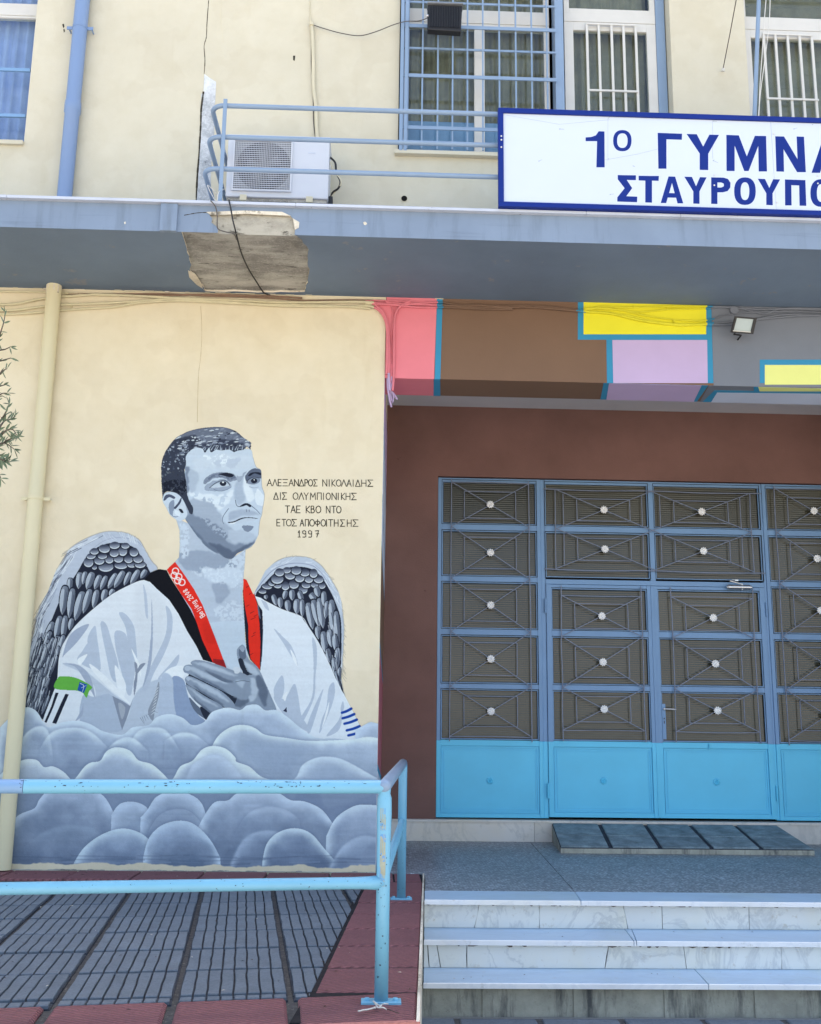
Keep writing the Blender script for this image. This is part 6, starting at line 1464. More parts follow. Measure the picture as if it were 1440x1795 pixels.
for x, y in ((48,592),(48,608),(48,640),(976,762),(975,806),(1425,765),(1426,798),(1248,880),(1234,582)):
    c = PY(*S3_(x, y)[0], SGY-.012 if x < 60 else SGY+.003); mb.tube([c, c-Vector((0, .004, 0))], .0065, 8)
mb.build('screws', M['white_metal'], sg)
SCR = paint('scuff', A((165, 178, 192), 1), .2, 30, .6, .2)
mb = MB(); rg = random.Random(9)
for x, y in ((970,525),(513,512),(512,690),(968,697),(520,845),(1400,540),(300,560),(700,900),(620,720),(210,700),(1320,560)):
    c = PY(*S3_(x, y)[0], SGY+.0035); L = rg.uniform(.01, .05); a = rg.uniform(-.5, .5); mb.bar(c, c+Vector((L*math.cos(a), 0, L*math.sin(a))), .0025, .0008)
    c = c+Vector((.004, 0, -.006)); mb.bar(c, c+Vector((L*.3*math.cos(a+1.4), 0, L*.3*math.sin(a+1.4))), .004, .0008)
for pts in (((512,510),(512,700)), ((968,520),(968,690)), ((70,500),(300,540),(520,520)), ((500,695),(640,670),(760,640))):
    P = [PY(*S3_(*p)[0], SGY+.0036) for p in pts]
    for a, b in zip(P[:-1], P[1:]): mb.bar(a, b, .0015, .0006)
o = mb.build('scuff_marks', SCR, sg); o['kind'] = 'stuff'
# ------------------------------------------------------------------ air conditioner
AY = 7.86
a0, a1 = PY(398, 290, AY).x, PY(577, 290, AY).x; az0, az1 = PY(500, 346, AY).z, PY(480, 238, AY).z
ac = thing('air_conditioner', ((a0+a1)/2, AY, az0), 'white outdoor air conditioning unit on brackets behind the balcony railing', 'air conditioner')
mb = MB(); mb.box(a0, a1, AY, AY+.28, az0, az1-.012); mb.build('casing', M['ac_white'], ac, bevel=.008)
mb = MB(); mb.box(a0-.004, a1+.004, AY-.005, AY+.285, az1-.0118, az1+.002); mb.build('lid', M['ac_white'], ac, bevel=.003)
gx0, gx1 = PY(411, 290, AY).x, PY(510, 290, AY).x; gz0, gz1 = PY(460, 334, AY).z, PY(460, 249, AY).z
mb = MB(); cxx, czz = (gx0+gx1)/2+.01, (gz0+gz1)/2; mb.tube([(cxx, AY-.004, czz), (cxx, AY+.001, czz)], min(gx1-gx0, gz1-gz0)/2+.004, 36); mb.build('fan_opening', M['black'], ac); mb = MB(); mb.box(gx0, gx1, AY-.003, AY+.001, gz0, gz1); mb.build('coil_backing', paint('coil_grey', (.22, .23, .24), .1), ac)
mb = MB()
for i in range(5):
    a = i*2*math.pi/5; R_ = .15; P = [(cxx+.03*math.cos(a), AY-.003, czz+.03*math.sin(a)), (cxx+R_*math.cos(a+.1), AY-.003, czz+R_*math.sin(a+.1)), (cxx+R_*math.cos(a+.75), AY-.006, czz+R_*math.sin(a+.75)), (cxx+.04*math.cos(a+.9), AY-.006, czz+.04*math.sin(a+.9))]; mb.prism(P, (0, -.002, 0))
mb.tube([(cxx, AY-.003, czz), (cxx, AY-.012, czz)], .045, 16); mb.build('fan', paint('fan_grey', (.09, .095, .1), .1), ac)
mb = MB(); n = 34
for i in range(n+1):
    x = gx0+(gx1-gx0)*i/n; mb.box(x-.0013, x+.0013, AY-.020, AY-.018, gz0, gz1)
n = 24
for i in range(n+1):
    z = gz0+(gz1-gz0)*i/n; mb.box(gx0, gx1, AY-.0235, AY-.0205, z-.0022, z+.0022)
for q in ((gx0-.012, gx0, gz0-.012, gz1+.012), (gx1, gx1+.012, gz0-.012, gz1+.012), (gx0, gx1, gz0-.012, gz0), (gx0, gx1, gz1, gz1+.012)): mb.box(q[0], q[1], AY-.022, AY+.002, q[2], q[3])
mb.build('fan_grille', M['ac_white'], ac)
mb = MB(); x = PY(547, 268, AY).x; mb.box(x-.03, x+.03, AY-.002, AY+.001, PY(547, 268, AY).z-.006, PY(547, 268, AY).z+.006); mb.build('badge', M['cap'], ac)
for q in (427, 543):
    x = PY(q, 350, AY).x; mb = MB(); mb.box(x-.02, x+.02, AY-.03, YW, az0-.035, az0-.003); mb.box(x-.028, x+.028, AY-.034, AY-.02, az0-.05, az0+.0); mb.box(x-.02, x+.02, YW-.02, YW, az0-.33, az0-.003); mb.build('bracket', M['trunk_cream'], ac, bevel=.002)
mb = MB(); mb.box(a0+.01, a1-.01, AY+.02, AY+.26, az0-.03, az0-.004); mb.build('base_tray', M['raw_concrete'], ac)
mb = MB(); bxz = PY(579, 348, AY).z; mb.box(a1+.0, a1+.035, AY+.06, AY+.16, az0-.035, az0+.06); mb.build('valve', M['black'], ac, bevel=.006)
def hose(pts, r, mat, name, par, Y=None, k=6, n=8):
    mb = MB(); mb.tube(smoothpath(pts, k), r, n); return mb.build(name, mat, par, smooth='all')
hose([(a1-.0, AY+.14, az1-.1), PY(588, 285, AY+.1), PY(590, 302, AY+.08), PY(597, 318, AY+.04), PY(593, 330, AY+.05), PY(583, 338, AY+.1), (a1+.01, AY+.12, az0+.03)], .009, M['black'], 'pipe', ac)
hose([(a1-.0, AY+.1, az1-.16), PY(586, 300, AY+.07), PY(596, 312, AY+.02), PY(598, 322, AY+.02), PY(590, 333, AY+.08), (a1, AY+.12, az0+.05)], .005, M['trunk_cream'], 'pipe', ac)
# trunking that climbs the wall from the unit
tk = thing('pipe_trunking', PY(556, 236, YW-.02), 'cream wrapped pipe climbing the wall above the air conditioner', 'pipe')
hose([PY(556.5, 245, YW-.025), PY(555, 215, YW-.025), PY(554, 188, YW-.022), PY(550, 150, YW-.022), PY(549.5, 100, YW-.022), PY(548, 60, YW-.022), PY(546.5, 43, YW-.024)], .0155, M['trunk_cream'], 'sleeve', tk, n=12)
hose([PY(547, 52, YW-.02), PY(546.5, 44, YW-.035), PY(545, 38, YW-.02), PY(544, 20, YW-.006), PY(543.5, -20, YW-.006), PY(543.5, -60, YW-.006)], .005, M['trunk_cream'], 'cable', tk)
hose([PY(546.5, 78, YW-.004), PY(546, 110, YW-.004), PY(549, 160, YW-.004), PY(550, 212, YW-.004), PY(553, 240, YW-.004)], .004, M['cable'], 'cable', tk)
mb = MB(); c = PY(546.5, 42, YW-.028); mb.tube([c+Vector((0, 0, -.014)), c+Vector((0, 0, .014))], .021, 12); mb.build('end_cap', M['trunk_cream'], tk, smooth=True)
dw = thing('drooping_wire', PY(630, 60, YW-.03), 'thin drooping wire between the wall pipe and the upper black floodlight', 'wire')
hose([PY(549, 43, YW-.03), PY(570, 50, YW-.03), PY(600, 58, YW-.04), PY(632, 62, YW-.05), PY(662, 54, YW-.06), PY(690, 43, YW-.07), PY(712, 37, YW-.09), PY(735, 36, YW-.12), PY(752, 30, YW-.16)], .0042, M['cable'], 'wire', dw)

# ------------------------------------------------------------------ floodlights
fl = thing('floodlight', PY(780, 30, 8.0), 'black finned floodlight seen from behind, hung on the upper window bars', 'floodlight')
FY = 8.02
f0, f1 = PY(750, 30, FY).x, PY(811, 30, FY).x; fz0, fz1 = PY(780, 52, FY).z, PY(780, 7, FY).z
lo = [(f0+.012, FY, fz0), (f1, FY, fz0-.008), (f1, FY+.07, fz0-.006), (f0+.012, FY+.07, fz0)]
mb = MB(); mb.hexa([(f0, FY, fz0), (f1-.012, FY, fz0-.010), (f1-.012, FY+.07, fz0-.01), (f0, FY+.07, fz0)], [(f0, FY, fz1), (f1, FY, fz1-.004), (f1, FY+.07, fz1-.004), (f0, FY+.07, fz1)]); mb.build('housing', M['black'], fl, bevel=.006)
mb = MB()
for i in range(13):
    x = f0+.02+(f1-f0-.045)*i/12; mb.box(x-.0025, x+.0025, FY-.022, FY+.002, fz0+.02, fz1-.03)
mb.build('cooling_fins', M['black'], fl)
mb = MB(); mb.box(f0-.004, f1+.006, FY-.026, FY+.075, fz1-.012, fz1+.002); mb.build('visor', paint('dull_steel', (.16, .17, .18), .1, 20, .5, .4), fl, bevel=.003)
mb = MB(); mb.tube([(f0+.006, FY-.01, (fz0+fz1)/2+.0), (f0-.01, FY-.01, (fz0+fz1)/2)], .012, 10); mb.tube([((f0+f1)/2, FY+.07, (fz0+fz1)/2), ((f0+f1)/2, YW-.04, (fz0+fz1)/2)], .014, 8); mb.build('bracket', M['steel'], fl)
f2 = thing('floodlight', PY(1304, 570, 8.0), 'small black floodlight with pale glass tilted down above the entrance', 'floodlight')
Yf_, Yb = 8.02, 8.09
TL, TR, BR_, BL_ = PY(1289, 554, 8.02), PY(1327, 557, 8.02), PY(1320.5, 585.5, 8.08), PY(1281.5, 582.5, 8.08)
nrm = (TR-TL).cross(BL_-TL).normalized(); nrm = nrm if nrm.y < 0 else -nrm
def lerpq(u, v, o=0): return TL*(1-u)*(1-v)+TR*u*(1-v)+BR_*u*v+BL_*(1-u)*v+nrm*o
def framep(u0, u1, v0, v1, o0, o1): 
    P = [lerpq(u0, v0, o0), lerpq(u1, v0, o0), lerpq(u1, v1, o0), lerpq(u0, v1, o0)]; return P, nrm*(o1-o0)
mb = MB()
for q in ((0, 1, 0, .09), (0, 1, .9, 1), (0, .09, .09, .9), (.87, 1, .09, .9)): P, e = framep(*q, -.01, .012); mb.prism(P, e)
mb.build('rim', M['black'], f2)
c = lerpq(.5, .5, -.075); P, _ = framep(0, 1, 0, 1, -.0101, 0); Bk = [c+(p-lerpq(.5, .5, -.01))*.6 for p in P]; mb = MB(); mb.hexa(Bk, P); mb.build('housing', M['black'], f2)
t = NT('lamp_glass'); gm = t.fin(A((168, 184, 184), .8), .12, .6); mb = MB(); P, e = framep(.09, .87, .09, .9, -.004, .002); mb.prism(P, e); mb.build('glass', gm, f2)
mb = MB(); P, e = framep(.06, .86, .855, .91, .012, .016); mb.prism(P, e); mb.build('glass_edge', M['white_metal'], f2)
mb = MB(); mb.tube([lerpq(.25, 1., -.03), lerpq(.25, 1.12, -.05), lerpq(.6, 1.15, -.06), (lerpq(.6, 1.1).x, YW, lerpq(.6, 1.0).z)], .007, 8); mb.tube([c, (c.x, YW, c.z)], .012, 8); mb.build('bracket', M['black'], f2)
jb = PY(1288, 543, YW-.03); mb = MB(); mb.tube([jb, jb+Vector((0, .03, 0))], .035, 14); mb.build('junction_box', PB['grey'], f2, smooth=True)

# ------------------------------------------------------------------ painted-over cables along the top of the wall
cb = thing('cable_bundle', (PY(690, 530, YW).x, YW-.02, SOF-.05), 'bundle of painted over cables under the balcony, turning down at the mural corner', 'cables')
shaded_cable = lambda n, c: paint('cable_'+n, mulc(c, .88), .07, 12, .6, .35, .08)  # paint colours darkened in place of the shadows around the cables
cm = [shaded_cable('cream', (.68, .615, .40)), shaded_cable('pink', PINK), shaded_cable('teal', TEAL), shaded_cable('brown', BRN), shaded_cable('yellow', YEL), shaded_cable('grey', GRY), shaded_cable('lilac', LIL), paint('dusty_brown', A((118, 96, 80), .6), .2, 20, .9)]
xq = [PY(x, 540, YW).x for x in (655, 766.5, 776, 1013, 1022, 1238, 1248)]
def cmat(p):
    if p.x < xq[0]: return 0
    if p.z < BZ+.02: return 6
    for i, (lim, m) in enumerate(zip(xq[1:], (1, 2, 3, 2, 4, 2))):
        if p.x < lim: return m
    return 5
def cable(pts, r, seed, mat=None, off=0.):
    rg = random.Random(seed); r *= 1.3; P = [PY(x, y, YW-r-.008-off-rg.uniform(0, .009)) for x, y in pts]; P = [Vector((p.x, p.y, min(p.z, SOF-r-.001))) for p in P]
    mb = MB(); mb.tube(smoothpath(P, 6), r, 8, m=mat or cmat); return mb.build('cable', cm, cb, smooth='all')
z4 = lambda *v: Z4(*v)
cable(Z4(-60,392, 0,388, 60,384, 160,365, 300,354, 350,352, 500,358, 700,368, 850,374, 1000,380, 1280,378, 1320,392, 1350,425, 1362,480, 1365,560, 1364,640, 1368,690), .0085, 1)
cable(Z4(-60,410, 0,408, 60,406, 150,394, 220,388, 330,384, 480,376, 590,368, 690,372, 850,382, 1000,392, 1230,394, 1290,392, 1330,408, 1354,450, 1359,520, 1357,600, 1355,632), .0085, 2)
cable(Z4(-60,424, 0,421, 60,420, 140,414, 210,408, 300,402, 400,396, 480,382, 620,374, 760,380, 900,386, 1100,390, 1240,396, 1300,402), .0075, 3)
cable(Z4(-60,338, 0,341, 100,342, 200,345, 300,352, 420,356, 560,356, 700,352, 900,356, 1060,364), .007, 4, lambda p: 7 if p.x > -2.2 else 0)
cable(Z4(240,350, 420,350, 600,350, 720,357, 830,360, 960,366, 1060,372, 1250,371, 1400,375, 1440,374), .005, 5, lambda p: 7 if p.x < xq[0] else 1)
cable(Z4(1280,374, 1350,374, 1376,400, 1378,440, 1372,520, 1371,600, 1370,660), .004, 6, lambda p: 1)
cable(Z4(1440,376, 1418,384, 1396,402, 1384,440, 1382,520, 1382,600, 1380,660, 1377,690), .008, 7, lambda p: 1)
Z7 = cs(640, 500, 1440/260.)
cable(Z7(0,160, 100,170, 200,180, 370,200, 500,212, 640,215, 740,212, 900,218, 1100,228, 1300,232, 1440,232), .007, 8)
cable(Z7(200,165, 330,172, 420,176, 560,172, 690,165, 800,172, 980,200, 1150,205, 1300,200, 1440,205), .006, 9)
cable(Z7(0,178, 250,186, 370,188, 500,184, 700,192, 850,196, 1000,212, 1200,215, 1440,222), .007, 10)
cable(Z5(240,104, 340,98, 440,104, 540,106, 680,118, 760,122, 830,132, 950,156, 1080,160, 1160,158, 1240,142, 1340,128, 1500,134), .007, 11)
cable(Z5(420,100, 560,102, 690,114, 740,104, 850,106, 970,102, 1080,102, 1180,108, 1260,112, 1360,108, 1500,112), .006, 12)
cable(Z5(540,104, 690,118, 780,126, 880,148, 1000,162, 1080,156, 1150,152, 1300,138, 1380,132, 1500,130), .007, 13)
cable(Z5(690,112, 760,108, 860,120, 960,112, 1075,110, 1160,104, 1260,126, 1320,110, 1500,118), .005, 14)
cable(Z5(690,108, 800,114, 900,134, 1000,146, 1080,146, 1150,128, 1250,120, 1400,120, 1500,124), .005, 15)
# ends curling into the recess at the corner
Z1 = cs(640, 640, 5.98)
for i, P in enumerate((Z1(245,-20, 255,100, 240,190, 262,245, 305,280, 340,325), Z1(285,-20, 280,120, 262,200, 280,260, 300,300, 290,360), Z1(240,60, 238,200, 250,300, 262,360, 280,415), Z1(300,0, 295,150, 280,230, 270,300, 280,350))):
    Q = [PY(x, y, YW-.012) for x, y in P]; Q = [Vector((max(q.x, CX0+.014+.004*i), q.y+(0 if k < 3 else .03*(k-2)), q.z)) for k, q in enumerate(Q)]
    mb = MB(); mb.tube(smoothpath(Q, 5), .0085, 8, m=lambda p: 1 if p.z > BZ+.0 else 6); mb.build('cable', cm, cb, smooth='all')
mb = MB()
for x, y in Z4(425,352, 480,378, 565,360, 690,368, 1010,380, 1280,384, 250,392, 120,372)+Z5(345,98, 500,104, 850,104, 955,104, 975,150, 1180,106): c = PY(x, y, YW-.012); mb.box(c.x-.006, c.x+.006, YW-.024, YW-.001, min(c.z, SOF-.02)-.012, min(c.z, SOF-.02)+.012, cmat(c))
mb.build('clips', cm, cb)
# black cables coming over the balcony edge and across the spalled patch
hc = thing('hanging_cable', PY(405, 356, 7.08), 'dark cable hanging over the balcony edge and crossing the bare concrete patch', 'cable')
e0 = PY(401, 354, 7.07)
hose([(e0.x-.01, 7.3, 5.50), (e0.x, 7.15, 5.497), (e0.x, 7.078, 5.488), PY(405, 366, 7.076), PY(408, 384, 7.085), PY(412, 400, 7.1), PZ(418, 425, SOF-.006), PZ(424, 445, SOF-.012), PZ(435, 470, SOF-.006), PZ(450, 494, SOF-.012), PZ(462, 512, SOF-.006), (PY(474, 524, YW-.02).x, YW-.03, SOF-.02)], .0058, M['black'], 'cable', hc)
hose([(e0.x-.09, 7.3, 5.50), PY(370, 352, 7.07), PY(378, 362, 7.075), PY(381, 378, 7.08), PY(381, 396, 7.09), PY(384, 402, 7.1), PZ(395, 406, SOF-.006), PZ(410, 410, SOF-.008), PZ(415, 420, SOF-.006)], .0045, M['cable'], 'cable', hc)
hose([(e0.x+.0, 7.3, 5.50), PY(366, 325, 7.1), PY(372, 342, 7.08), PY(380, 352, 7.07), PY(384, 336, 7.1), (e0.x-.07, 7.3, 5.7)], .003, M['white_metal'], 'cable', hc)

# ------------------------------------------------------------------ flag pole with ropes, rope on the pier
fp_ = thing('flag_pole', PY(1324, 195, 7.2), 'pale blue flag pole with white ropes rising behind the sign', 'pole')
pb_, ptp = PY(1323.5, 200, 7.16), PY(1331, -2, 7.16); dv = (ptp-pb_)/(ptp.z-pb_.z)
mb = MB(); mb.tube([pb_-dv*(pb_.z-5.487), pb_+dv*3.5], .0165, 16); mb.build('pole', M['rail_up'], fp_, smooth=True)
hose([PY(1330, 205, 7.12), PY(1334, 160, 7.12), PY(1342, 100, 7.12), PY(1349, 40, 7.12), PY(1351, -10, 7.12), PY(1352, -60, 7.12)], .0035, M['white_metal'], 'rope', fp_)
hose([PY(1331, 205, 7.12), PY(1333, 150, 7.12), PY(1337, 90, 7.12), PY(1341, 30, 7.12), PY(1344, -10, 7.12), PY(1345, -60, 7.12)], .0035, M['white_metal'], 'rope', fp_)
rp = thing('rope', PY(1268, 120, YW-.03), 'taut thin rope tied to a hook on the wall pier between the balcony doors', 'rope')
hk = PY(1268, 121, YW-.03); mb = MB(); mb.tube([hk, PY(1280, 60, 7.9), PY(1293, -10, 7.4), PY(1300, -50, 7.1)], .0042, 6); mb.build('line', M['cable'], rp)
mb = MB(); mb.tube([(hk.x, YW, hk.z), (hk.x, YW-.035, hk.z-.005), (hk.x, YW-.04, hk.z+.015)], .006, 8); mb.tube([(hk.x+.0, YW-.03, hk.z-.02), (hk.x+.004, YW-.035, hk.z+.005)], .013, 8); mb.build('hook', M['white_metal'], rp)

# ------------------------------------------------------------------ threshold ramp of tiles on concrete
rmp = thing('threshold_ramp', (2.8, 9.6, TZ), 'short dark tiled concrete ramp laid against the door sill', 'ramp')
q_ = [PZ(985, 1497, TZ+.001), PZ(1426, 1499, TZ+.001)]; yf = (q_[0].y+q_[1].y)/2; yb = 10.383; zf, zb = TZ+.055, TZ+.182
bl, brr = q_[0].x, q_[1].x; tl, trr = PY(968, 1443, yb).x, PY(1362, 1444, yb).x
def rpt(u, v, dz=0):   # u across 0..1, v front 0..1 back
    xa, xb = bl+(tl-bl)*v, brr+(trr-brr)*v; return Vector((xa+(xb-xa)*u, yf+(yb-yf)*v, zf+(zb-zf)*v+dz))
rg = random.Random(2)
mb = MB(); N = 14
for i in range(N):
    u0, u1 = i/N, (i+1)/N; j0, j1 = rg.uniform(-.006, .006), rg.uniform(-.006, .006)
    A0, A1, B1, B0 = rpt(u0, 0, -.012), rpt(u1, 0, -.012), rpt(u1, 1, -.012), rpt(u0, 1, -.012)
    f = lambda p: Vector((p.x, p.y, TZ+.001))
    mb.add([f(A0), f(A1), f(B1), f(B0), A0, A1, B1, B0], [(0,1,5,4), (4,5,6,7), (3,2,6,7)]+([(0,3,7,4)] if i == 0 else [])+([(1,2,6,5)] if i == N-1 else []))
mb.mi = [1 if all(abs(mb.v[k][2]-TZ-.001) > .003 for k in f_) else 0 for f_ in mb.f]
mb.build('concrete_bed', [M['stained'], M['tile_groove']], rmp)
M['ramp_tile'] = tile_mat('ramp_tile', (.23, .30, .32), .5)
us_b = [0, .168, .353, .544, .733, 1.]; us_f = [0, .158, .357, .538, .731, .97]
us_f[-1] = 1.; us_b = [0, (1050-968)/392., (1129-968)/392., (1207-968)/392., (1286-968)/392., 1.]; us_f = [0, (1072-985)/441., (1158-985)/441., (1248-985)/441., (1335-985)/441., 1.]
for i in range(5):
    for (v0, v1) in ((.035, .46), (.475, .985)):
        g_ = .009; c = []
        for (i_, v) in ((i, v0), (i+1, v0), (i+1, v1), (i, v1)):
            u = us_f[i_]*(1-v)+us_b[i_]*v+(g_ if i_ == i else -g_)*(1 if 0 < i_ < 5 else .35); c.append(rpt(u, v, -.013))
        mb = MB(); up = Vector((0, -.13, 1)).normalized()*.015; top = [p+up for p in c]; ce = sum(top, Vector())/4; tp = [p+(ce-p).normalized()*.006 for p in top]; md = [p-up*.25 for p in top]
        mb.add(c+md+tp, [(0,1,2,3)]+[(k, (k+1) % 4, 4+(k+1) % 4, 4+k) for k in range(4)]+[(4+k, 4+(k+1) % 4, 8+(k+1) % 4, 8+k) for k in range(4)]+[(8,9,10,11)]); mb.build('tile', M['ramp_tile'], rmp)

# ------------------------------------------------------------------ terrace railing
FP = PZ(670, 1758, TZ); RP = PZ(702, 1576, TZ); zu, zl = 1.416, 1.028
FP = Vector((.052, 4.52, TZ)); RP = Vector((.20, 7.03, TZ))
rl = thing('terrace_railing', FP, 'sky blue tubular steel handrail with chipped paint along the terrace edge', 'railing')
L1 = Vector((-1.484, 4.285, 0)); dirx = (Vector((FP.x, FP.y, 0))-L1).normalized()
far = Vector((FP.x, FP.y, 0))-dirx*6.0
mb = MB(); mb.tube([Vector((FP.x, FP.y, zu)), L1+Vector((.09, .014, zu))], .0282, 24); mb.build('top_rail', M['sky_blue'], rl, smooth=True)
mb = MB(); mb.tube([L1+Vector((.088, .013, zu)), Vector((far.x, far.y, zu))], .0278, 24); mb.build('top_rail', M['frame_blue'], rl, smooth=True)
pz = TZ+.006
# worn post: light blue with a rubbed strip
prof = [(pz, .0285), (pz+.5, .0285), (zu-.22, .029), (zu-.11, .0315), (zu-.045, .030), (zu-.028, .0245), (zu-.01, .0265), (zu+.004, .028)]
mb = MB(); mb.tube([(FP.x, FP.y, z) for z, _ in prof], [r for _, r in prof], 24, m=0)
mb.build('post', [M['sky_blue']], rl, smooth='all')
mb = MB()
for i in range(7):
    for j in range(3):
        a = -math.pi/2-.55+j*.28; z0_ = zu-.40+i*.045; r_ = .0315 if z0_ > zu-.2 else .0297
        w_ = [.6, 1, 1, .8, 1, .7, .5][i]
        P = [(FP.x+r_*math.cos(a+d*w_), FP.y+r_*math.sin(a+d*w_), z0_+e) for d, e in ((0, 0), (.28, 0), (.28, .045), (0, .045))]
        mb.poly(P)
mb.build('rubbed_paint', M['rail_worn'], rl, fix=False)
def lowr(x): return None
mb = MB(); lo_pts = [Vector((FP.x-.0, FP.y, zl)), Vector((FP.x, FP.y, zl))-dirx*.07, Vector((FP.x, FP.y, zl))-dirx*.12, Vector((far.x, far.y, zl))]; mb.tube(lo_pts, [.031, .026, .0245, .0245], 20); mb.build('lower_rail', M['sky_blue'], rl, smooth='all')
d2 = (Vector((RP.x, RP.y, 0))-Vector((FP.x, FP.y, 0))).normalized()
mb = MB(); mb.tube([Vector((FP.x, FP.y, zu))-d2*.03, Vector((FP.x, FP.y, zu+.004))-d2*.012, Vector((FP.x, FP.y, zu+.004)), Vector((RP.x, RP.y, zu+.004))], [.020, .0275, .0285, .0285], 24); mb.build('return_rail', M['rail_up'], rl, smooth='all')
mb = MB(); mb.tube([Vector((FP.x, FP.y, zl+.02)), Vector((RP.x, RP.y, zl+.02))], .022, 20); mb.build('return_rail', M['sky_blue'], rl, smooth=True)
mb = MB(); mb.tube([(RP.x, RP.y, TZ+.006), (RP.x, RP.y, zu+.004), (RP.x, RP.y, zu+.024), (RP.x, RP.y, zu+.031)], [.0285, .0285, .022, .006], 20); mb.build('post', M['sky_blue'], rl, smooth='all')
for P, s in ((FP, 1), (RP, .85)):
    mb = MB(); mb.chambox(P.x-.082*s, P.x+.082*s, P.y-.034, P.y+.034, TZ+.001, TZ+.011, .002); mb.build('base_plate', M['sky_blue'], rl)
    for sx in (-1, 1):
        mb = MB(); c = (P.x+sx*.058*s, P.y-.006); mb.tube([(c[0], c[1], TZ+.011), (c[0], c[1], TZ+.0185), (c[0], c[1], TZ+.022)], [.0125, .0125, .009], 6); mb.build('bolt', M['sky_blue'], rl)
mb = MB(); rg = random.Random(55)
def fleck(c, ax_, r, ang, L, w):
    up = Vector((0, 0, 1)); sd = Vector((ax_.y, -ax_.x, 0)); n_ = rg.randint(5, 7); P = []
    for i in range(n_):
        t = 2*math.pi*i/n_; k = rg.uniform(.55, 1.1); a = ang+math.sin(t)*w*k/r; P.append(c+ax_*(math.cos(t)*L*k)+sd*(math.cos(a)*(r+.0006))+up*(math.sin(a)*(r+.0006)))
    mb.poly(P)
for i in range(64):
    d_ = rg.uniform(.08, 1.5) if i > 14 else rg.gauss(.40, .05)
    fleck(Vector((FP.x, FP.y, zu))-dirx*d_, dirx, .0282, rg.uniform(-.1, 1.0), rg.choice((.002, .003, .004, .009)), rg.uniform(.0012, .003))
for i in range(12): fleck(Vector((FP.x, FP.y, zl))-dirx*rg.uniform(.15, 1.6), dirx, .0245, rg.uniform(-.5, 1.0), rg.uniform(.002, .004), rg.uniform(.001, .002))
for i in range(14):
    z_ = rg.uniform(TZ+.06, zu-.06); a_ = rg.uniform(-2.4, -.7); r_ = .0296 if z_ < zu-.25 else .0318; h_ = rg.uniform(.002, .007)
    mb.poly([(FP.x+r_*math.cos(a_+p_), FP.y+r_*math.sin(a_+p_), z_+q_) for p_, q_ in ((-.06, 0), (.05, -h_*.3), (.1, h_*.6), (-.02, h_))])
o = mb.build('paint_chips', paint('bare_primer', (.03, .035, .05), .3, 30, .8), rl, fix=False); o['kind'] = 'stuff'
far_posts = [-1.95, -3.6]
for k in (2.2, 4.1):
    P = Vector((FP.x, FP.y, 0))-dirx*k; mb = MB(); mb.tube([(P.x, P.y, TZ+.006), (P.x, P.y, zu)], .0285, 20); mb.build('post', M['sky_blue'], rl, smooth=True)
sgn = thing('knotted_string', (FP.x, FP.y-.04, TZ+.01), 'frayed white plastic string knotted round the foot of the front railing post', 'string')
Zs = cs(600, 1680, 7.2)
for k, P in enumerate((Zs(400,545, 430,570, 470,600, 500,590, 540,575, 580,580), Zs(500,590, 470,625, 420,620, 380,635, 300,655, 240,665, 205,668), Zs(390,540, 420,580, 460,625, 520,625, 560,650), Zs(420,630, 340,645, 270,655, 210,672), Zs(540,640, 600,655, 700,690, 720,692))):
    Q = [PZ(x, y, TZ+.018+.006*math.sin(i*2+k)) for i, (x, y) in enumerate(P)]; Q = [Vector((q.x, min(q.y, FP.y-.034), q.z)) for q in Q]
    hose(Q, .0028 if k < 4 else .0016, M['white_metal'] if k < 4 else CRK, 'strand', sgn, k=4, n=6)

# ------------------------------------------------------------------ olive tree reaching in from the left
ol = thing('olive_tree', (-3.05, 5.6, TZ), 'slender olive branches with small grey green leaves reaching in at the left edge', 'tree')
OY = 5.6
bark = paint('olive_bark', (.13, .11, .085), .25, 20, .9, .2, .6, 60)
def leafmat():
    t = NT('olive_leaf'); oi = t.n('ShaderNodeObjectInfo'); g = t.n('ShaderNodeNewGeometry')
    top = t.ramp(oi.outputs['Random'], 0, 1, (.02, .05, .022, 1), (.06, .11, .045, 1)); col = t.mix(g.outputs['Backfacing'], top, (.13, .18, .11)); return t.fin(col, .5, .4)
lm_ = leafmat()
mb = MB(); mb.tube(smoothpath([(-3.05, 5.6, 0.56), (-3.0, 5.62, 1.3), (-3.08, 5.6, 2.0), (-2.95, 5.6, 2.7), (-2.98, 5.62, 3.4), (-2.9, 5.6, 4.3)], 5), [.07-.0016*i for i in range(26)], 12); mb.build('trunk', bark, ol, smooth='all')
v0 = [Vector((0, 0, 0)), Vector((.35, 0, .17)), Vector((.7, 0, .14)), Vector((1, 0, 0)), Vector((.7, 0, -.14)), Vector((.35, 0, -.17))]
LM = bpy.data.meshes.new('leaf'); 
LM.from_pydata([(0,0,0),(.3,-.05,.11),(.65,-.04,.115),(1,.03,0),(.65,-.04,-.115),(.3,-.05,-.11),(.3,.02,0),(.65,.03,0)], [], [(0,1,6),(1,2,7,6),(2,3,7),(0,6,5),(6,7,4,5),(7,3,4)]); LM.materials.append(lm_)
def leafo(p, ang, L, rg):
    o = bpy.data.objects.new('leaf', LM); COL.objects.link(o); place(o, p, ol); o.rotation_euler = (rg.uniform(-1.2, 1.2), -ang, rg.uniform(-.7, .7)); o.scale = (L, L, L*rg.uniform(.7, 1.1))
rg = random.Random(21)
K8 = cs(0, 520, 490/120.)
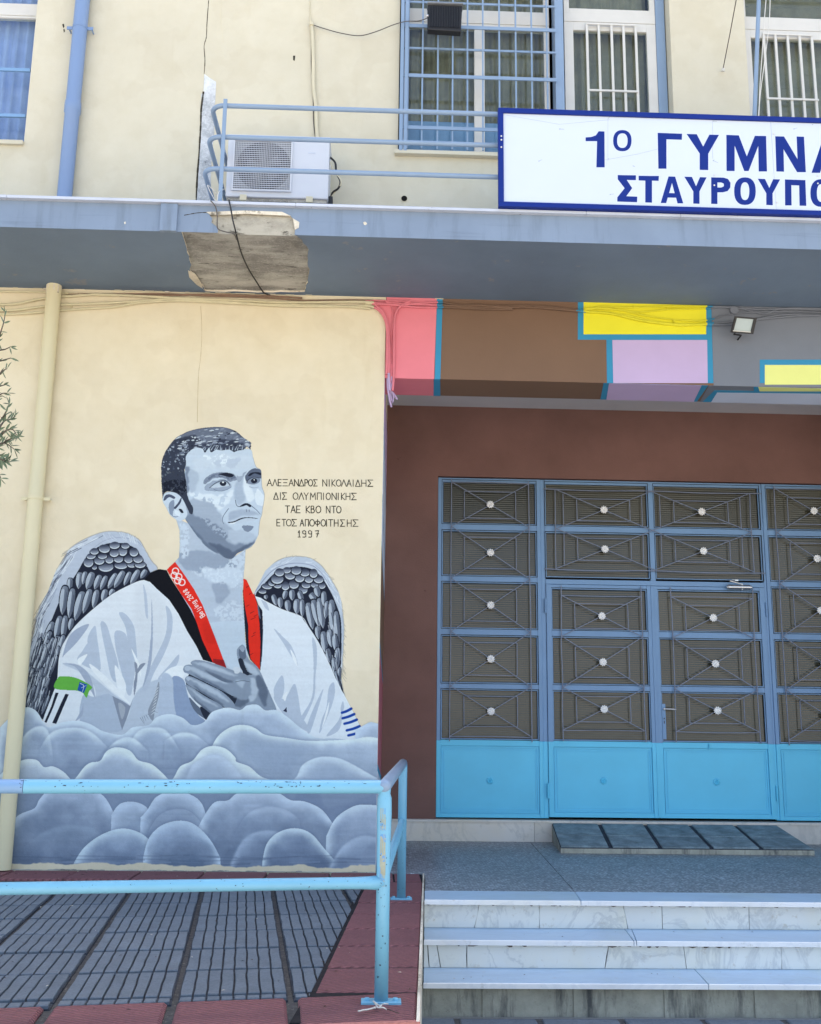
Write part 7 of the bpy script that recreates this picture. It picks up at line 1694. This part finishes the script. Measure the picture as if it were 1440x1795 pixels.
sprigs = [[(-70,560),(-30,480),(0,330),(20,270),(45,190),(60,110)], [(-60,460),(-20,400),(10,385),(60,375),(95,358)], [(-60,520),(-10,470),(40,455),(98,438)], [(-60,640),(-20,600),(10,565),(40,530),(72,515)],
          [(-60,780),(-10,735),(30,695),(70,690)], [(-60,700),(-10,660),(20,640),(62,630)], [(-70,990),(-10,930),(30,880),(60,830),(85,770)], [(-60,1000),(0,960),(50,890),(90,880),(130,858)],
          [(-80,1140),(-10,1090),(40,1050),(90,1020),(155,1012)], [(-60,1110),(0,1060),(60,1050),(120,1090)], [(-80,1200),(-10,1150),(40,1170),(90,1185)], [(-70,1160),(-20,1190),(5,1240),(25,1300)], [(-60,1060),(10,1010),(60,960),(110,950),(140,990)], [(-60,1230),(0,1200),(40,1185),(80,1190)]]
limb = [(-2.98, 5.62, 3.3)]
for si, s_ in enumerate(sprigs):
    P = [PY(x-5, y, OY+rg.uniform(-.12, .12)) for x, y in K8(*[v for p in s_ for v in p])]
    root = Vector((-2.97, 5.6, max(2.4, P[0].z-.35)))
    P = [root, (root+P[0])/2+Vector((0, 0, .05))]+P; Q = smoothpath(P, 4); n = len(Q)
    mb = MB(); mb.tube(Q, [.009*(1-i/n)+.0018 for i in range(n)], 6); mb.build('twig', bark, ol, smooth='all')
    dens = 3 if si < 6 else 2
    for i in range(4, n):
        a = Q[i]; t = (Q[i]-Q[i-1]).normalized(); base = math.atan2(t.z, t.x)
        for sgn_ in ((-1, 1) if i % dens == 0 else (rg.choice((-1, 1)),)):
            if rg.random() < (.6 if si < 6 else .32): continue
            leafo(a, base+sgn_*rg.uniform(.4, 1.0), rg.uniform(.034, .055)*(1 if si < 6 else 1.15), rg)
    leafo(Q[-1], base, .05, rg)

# ------------------------------------------------------------------ windblown bits on the paving
mb = MB(); rg = random.Random(77)
def bit(x, y, z, L):
    a = rg.uniform(0, 6.3); c, s = math.cos(a)*L, math.sin(a)*L; w = L*.3
    mb.add([(x-c, y-s, z+.001), (x-s*.3, y+c*.3, z+.004), (x+c, y+s, z+.002), (x+s*.3, y-c*.3, z+.003)], [(0, 1, 2, 3)], rg.choice((0, 0, 1, 2)))
for i in range(120): x = rg.uniform(-2.6, .25); y = rg.uniform(4.35, 8.1); bit(x, y, TZ+.001, rg.uniform(.004, .014))
for i in range(60): bit(rg.uniform(-2.8, .1), rg.uniform(7.95, 8.2), TZ+.002, rg.uniform(.004, .012))
for i in range(26): bit(rg.uniform(.5, 4.5), rg.uniform(7.5, 10.2), TZ+.001, rg.uniform(.004, .012))
for i in range(12): bit(rg.uniform(.4, 3.5), rg.uniform(6.78, 7.05), .376, rg.uniform(.004, .012))
for i in range(14): bit(rg.uniform(.4, 3.5), rg.uniform(6.45, 6.7), .206, rg.uniform(.004, .01))
o = mb.build('leaf_litter', [M['leafdry'], M['old_plaster'], M['black']], None, fix=False); o['kind'] = 'stuff'; o['label'] = 'scattered dry leaf bits and grit on the paving'
